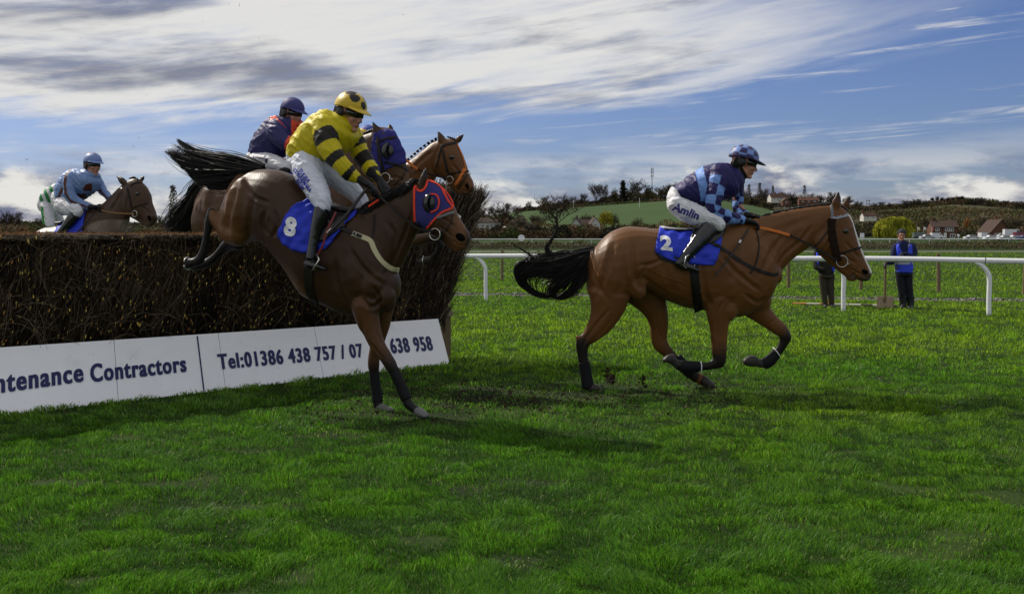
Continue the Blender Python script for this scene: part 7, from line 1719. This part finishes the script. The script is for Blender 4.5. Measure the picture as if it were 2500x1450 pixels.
# ---- F: only its rider shows, behind E
pf = at(130, 700, 16.6); FF = Frame((pf.x, pf.y), (.93, -.37), C5)
GRn = (.02, .22, .06)
def silkF(I):
    n = len(I['t']); c_ = np.tile(np.array((.62, .62, .64)), (n, 1)); px, py = I['px'], I['py']
    s_ = (px-540)*.83 - (py-720)*.55*.6
    k = (I['tagv'] == 0) & ((np.floor((s_+10)/36) % 2) == 1); c_[k] = GRn
    c_[(I['tagv'] > 0) & ((np.floor(I['t']*7) % 2) == 1)] = GRn
    return c_
rF, PF, lF, fF_, uF, joF, bjF, brF, bbF = rider(FF, 'jockey in white and green hooped silks bent forward behind the pale blue jockey', 'jockeys',
    (960, 480, (1, .2, -.3), (.25, 0, 1), 1.0), (880, 560, 0),
    [(545, 720, 660, 830, .14), (590, 650, 740, 810, .17), (680, 590, 820, 780, .19), (770, 540, 900, 720, .19), (850, 520, 930, 640, .14)],
    [(800, 620, 66, .12, .09), (820, 720, 60, .16, .075), (900, 800, 50, .14, .055), (980, 830, 40, .1, .045)], [(840, 620, 60, -.12, .09), (880, 720, 52, -.16, .07), (960, 800, 44, -.14, .055), (1010, 830, 36, -.1, .045)],
    silkF, [(540, 720, 680, 830, .13), (512, 800, 690, 860, .15), (520, 860, 680, 900, .14)],
    [[(600, 840, 84, .07, .11), (605, 920, 78, .12, .10), (620, 1010, 64, .15, .08), (635, 1090, 54, .17, .066)], [(620, 840, 84, -.07, .11), (680, 920, 70, -.12, .10), (740, 1000, 56, -.15, .08), (770, 1080, 46, -.17, .066)]],
    [[[(630, 1100, 50, .175, .06), (610, 1220, 40, .19, .05), (590, 1340, 34, .2, .045)], [(590, 1380, 26, .2, .036), (660, 1400, 20, .2, .04)]], [[(765, 1090, 44, -.175, .06), (740, 1220, 36, -.19, .05), (720, 1340, 32, -.2, .045)]]],
    [(1000, 830, .1, (1, 0), 1.0)], M_WHITECLOTH, base=(640, 2000), voxel=.012)
headgear(PF, lF, fF_, uF, 1.0, rF, lambda a, e: int(a//45) % 2, [m_yl if False else mat('cap_white', (.6, .6, .62), .5), mat('cap_green', GRn, .5)], FF, 0)
strap('side_stripe', FF, [bbF], [(530, 860), (538, 930), (545, 1000), (558, 1070)], .05, mat('bright_green_print', (.06, .50, .05), .5, col2=(.01, .06, .02), vscale=40, vlo=.45, vhi=.55), brF, .004, .006, 16, .1)
hF = copy_tree(hE); hF.location = hE.location + Vector((FF.P(640, 2000).x - FE.P(900, 2000).x - .15, FF.P(640, 2000).y - FE.P(900, 2000).y, -.10))
hF['label'] = 'horse hidden behind the fence under the jockey in white and green hoops'

# kicked-up dust hanging round the chest of the horse behind the fence
Bs = Blob(FE); Bs.ball(1400, 1120, 300, 110, .35, .35, .1); Bs.ball(1650, 1100, 240, 90, .3, .3, .2)
md = bpy.data.materials.new('dust_air'); md.use_nodes = True; t_ = md.node_tree; [t_.nodes.remove(n_) for n_ in list(t_.nodes)]
pv = nd(t_, 'ShaderNodeVolumePrincipled'); pv.inputs['Color'].default_value = (.75, .72, .62, 1); nn_ = nd(t_, 'ShaderNodeTexNoise', i_Scale=3.0, i_Detail=4.0); tc_ = nd(t_, 'ShaderNodeTexCoord'); t_.links.new(tc_.outputs['Object'], nn_.inputs[0])
t_.links.new(mth(t_, 'MULTIPLY', smooth(t_, nn_.outputs[0], .42, .72), .5), pv.inputs['Density']); oo = nd(t_, 'ShaderNodeOutputMaterial'); t_.links.new(pv.outputs[0], oo.inputs['Volume'])
ds, _ = Bs.build('dust', md, None, .04, 3); tag(ds, kind='stuff')
# ------------------------------------------------------------------ the two stewards by the rail
M_DENIM = mat('navy_fleece', (.014, .018, .06), .85, .15, bump=.01, bscale=14); M_TROU = mat('black_trousers', (.012, .013, .020), .8, .2, bump=.012, bscale=8); M_OLIVE = mat('olive_trousers', (.045, .038, .026), .85, .15, bump=.015, bscale=7)
M_VEST = mat('blue_vest', (.03, .06, .62), .6, .3, bump=.01, bscale=9); M_REFL = mat('grey_reflective', (.35, .36, .38), .4, .4); M_RUB = mat('rubber_boot', (.010, .012, .016), .35, .4)
C6 = (1840, 420, 3.788)
g6 = ground_at(2208, 753)
FS = Frame((g6.x, g6.y), (1, -.05), C6)
s1 = empty('person', (g6.x, g6.y, 0), 'steward in a grey beanie, glasses and blue vest leaning on the white rail', 'person', 'course stewards')
Bb = Blob(FS); cS = FS.P(1368, 583); fS = Vector((-.32, -1, -.05)); PS, lS = head_blob(Bb, cS, fS, Vector((0, 0, 1)), .93, FS.P(1375, 680))
Bb.slab([(1325, 660, 1430, 660, .10), (1310, 800, 1460, 800, .12), (1320, 930, 1460, 930, .12)]); 
Bb.limb([(1320, 700, 26, .0), (1300, 800, 22, .05), (1285, 840, 18, .08)]); Bb.limb([(1450, 700, 26, .0), (1470, 780, 20, .08)])
for x0, x1 in ((1350, 1375), (1430, 1450)): Bb.limb([(x0, 920, 34, 0), (x0+6, 1050, 28, 0), (x1, 1170, 24, .0), (x1+2, 1245, 20, .0)])
Bb.build('body', M_SKINV, s1, .008, 3, skin_fn())
J = Blob(FS); J.slab([(1335, 640, 1415, 640, .10), (1292, 680, 1478, 680, .13), (1296, 780, 1478, 780, .15), (1308, 900, 1462, 905, .15)], capf=.3)
J.limb([(1315, 690, 34, 0), (1292, 770, 31, .04), (1278, 830, 30, .10), (1235, 838, 24, .16)]); J.limb([(1462, 690, 36, .02), (1482, 750, 34, .06), (1460, 785, 30, .14), (1405, 762, 24, .26)])
J.limb([(1352, 652, 20, .03), (1372, 656, 22, .05), (1400, 652, 20, .03)]); J.build('jacket', M_DENIM, s1, .009, 3)
Vv = Blob(FS); Vv.slab([(1310, 668, 1345, 668, .13), (1302, 700, 1345, 700, .145), (1300, 780, 1400, 790, .165), (1306, 860, 1470, 860, .168), (1318, 925, 1462, 930, .165)], capf=.1)
Vv.slab([(1400, 665, 1455, 668, .13), (1392, 700, 1462, 700, .145), (1370, 780, 1466, 790, .165), (1340, 860, 1470, 860, .168)], capf=.1)
vo, bvv = Vv.build('vest', M_VEST, s1, .009, 3)
strap('reflective_band', FS, [bvv], [(1308, 842), (1380, 846), (1470, 842)], .045, M_REFL, vo, .004, .004, 14, .1); strap('reflective_band', FS, [bvv], [(1440, 668), (1410, 720), (1380, 770)], .035, M_REFL, vo, .004, .004, 10, .1); strap('reflective_band', FS, [bvv], [(1312, 680), (1306, 730)], .03, M_REFL, vo, .004, .004, 6, .1)
T = Blob(FS)
for x0, x1, x2 in ((1352, 1362, 1378), (1426, 1434, 1448)): T.limb([(x0, 920, 44, 0, .10), (x0+4, 1000, 38, 0, .09), (x1+4, 1090, 34, 0, .08), (x2, 1165, 33, .0, .075)], capf=.4)
T.slab([(1318, 900, 1462, 905, .13), (1316, 950, 1466, 950, .14)], capf=.3); T.build('trousers', M_TROU, s1, .009, 3)
for x2 in (1380, 1450):
    Bo = Blob(FS); Bo.limb([(x2, 1145, 37, 0, .075), (x2+2, 1200, 33, 0, .068), (x2+2, 1245, 30, .0, .07)], capf=.2); Bo.limb([(x2+4, 1245, 24, -.03, .05), (x2, 1252, 22, .07, .05), (x2-8, 1256, 18, .15, .045)]); Bo.build('boot', M_RUB, s1, .009, 2)
for (x, y, la, f_) in ((1222, 832, .17, Vector((-.3, -.3, -.4))), (1392, 752, .30, Vector((-1, -.3, -.2)))):
    Bg = Blob(FS); hand_blob(Bg, FS.P(x, y, la), f_, Vector((0, -.3, -1)), Vector((.2, 1, 0)), 1.0); Bg.build('glove', MATS['black_glove'], s1, .007, 2)
Bh = Blob(FS); u_ = Vector((0, 0, 1)); Bh.ell(PS(-.015, .060), fS.normalized()*.102, u_*.078, lS*.084); Bh.seg([(PS(-.045, -.01), .070, .084), (PS(-.02, .045), .095, .088)], ref=fS); Bh.build('beanie', mat('grey_wool', (.045, .048, .055), .95, .1, bump=.006, bscale=70), s1, .007, 2)
V, Fc = [], []
for q in (-1, 1): tube(V, Fc, [PS(.112+.004*math.cos(t), .000+.018*math.sin(t), q*.033+.026*math.cos(t)) for t in np.linspace(0, 6.28, 14)], .003, 5)
mesh_obj('glasses', V, Fc, M_CUP, s1)
tp = empty('turf_tamper', (FS.P(1213, 1250, .2).x, FS.P(1213, 1250, .2).y, 0), 'wooden board on a long handle stood upright beside the steward in the blue vest', 'tool')
V, Fc = [], []; tube(V, Fc, [FS.P(1222, 820, .20), FS.P(1216, 1000, .20), FS.P(1212, 1200, .20)], .026, 9); mesh_obj('handle', V, Fc, M_WOOD, tp)
q = FS.P(1214, 1204, .17); V, Fc = [], []; box(V, Fc, q-Vector((.082, 0, 0)), (.155, .03, .25)); box(V, Fc, q+Vector((.082, 0, 0)), (.155, .03, .245)); mesh_obj('board', V, Fc, mat('pale_plank', (.36, .27, .19), .9, .1, vary=.3, vscale=5, stretch=(3, 3, .4)), tp)
# second steward, head hidden behind the horse
g7 = ground_at(2020, 750); FT = Frame((g7.x, g7.y), (1, -.05), C6)
s2 = empty('person', (g7.x, g7.y, 0), 'steward in olive trousers and blue vest standing behind the head of horse 2', 'person', 'course stewards')
Bb = Blob(FT); head_blob(Bb, FT.P(670, 570), Vector((.5, -1, 0)), Vector((0, 0, 1)), .93, FT.P(665, 670)); Bb.slab([(610, 680, 720, 680, .10), (610, 900, 720, 900, .12)])
for x0, x1 in ((640, 655), (705, 712)): Bb.limb([(x0, 920, 30, 0), (x1, 1220, 20, .0)])
Bb.build('body', M_SKINV, s2, .009, 3, skin_fn())
J = Blob(FT); J.slab([(620, 640, 700, 640, .10), (580, 690, 745, 690, .13), (572, 800, 752, 800, .15), (590, 900, 745, 905, .15), (615, 950, 730, 955, .14)], capf=.3); J.limb([(600, 700, 36, 0), (582, 800, 34, .03), (588, 880, 30, .10), (640, 900, 24, .18)]); J.limb([(735, 700, 36, 0), (755, 790, 32, .03), (760, 870, 28, .08)])
J.build('jacket', mat('dark_olive_coat', (.022, .021, .018), .85, .15, bump=.012, bscale=9), s2, .009, 3)
Vv = Blob(FT); Vv.slab([(690, 690, 748, 690, .14), (685, 800, 757, 800, .16), (690, 860, 752, 870, .165), (715, 925, 735, 930, .15)], capf=.1); Vv.slab([(572, 700, 590, 700, .14), (566, 800, 592, 800, .16), (572, 900, 592, 900, .15)], capf=.1); vo2, bv2b = Vv.build('vest', M_VEST, s2, .009, 2)
strap('reflective_band', FT, [bv2b], [(690, 850), (750, 862)], .04, M_REFL, vo2, .004, .004, 6, .1)
T = Blob(FT); T.slab([(605, 930, 740, 930, .13), (606, 970, 742, 970, .14)], capf=.3)
for x0, x1, x2 in ((640, 650, 662), (708, 716, 722)): T.limb([(x0, 950, 42, 0, .09), (x0+3, 1040, 34, 0, .08), (x1, 1130, 29, 0, .07), (x2, 1235, 24, .0, .07)], capf=.3)
T.build('trousers', M_OLIVE, s2, .009, 3)
for x2 in (662, 722): Bo = Blob(FT); Bo.limb([(x2, 1235, 26, -.03, .05), (x2+2, 1243, 22, .07, .05), (x2+4, 1248, 16, .15, .045)]); Bo.build('boot', M_RUB, s2, .009, 2)
for i, (x0, x1, y, col, l) in enumerate(((1935, 2070, 745, (.55, .25, .08), 'orange and white striped pole lying in the grass left under the rail'), (2072, 2190, 748, (.62, .60, .52), 'pale pole lying in the grass under the wooden tamper'))):
    a, b = ground_at(x0, y+1), ground_at(x1, y+4); root = empty('marker_pole', ((a.x+b.x)/2, (a.y+b.y)/2, 0), l, 'pole', 'poles lying by the rail')
    for k in range(4):
        V, Fc = [], []; p, q = a.lerp(b, k/4)+Vector((0, 0, .045)), a.lerp(b, (k+1)/4)+Vector((0, 0, .045)); tube(V, Fc, [p, q], .022, 8); mesh_obj('pole_section', V, Fc, mat('pole_paint_%d' % (i*2+k % 2), col if k % 2 == 0 else ((.6, .58, .5) if i == 0 else (.10, .09, .07)), .6), root)
for me in bpy.data.meshes:
    pass
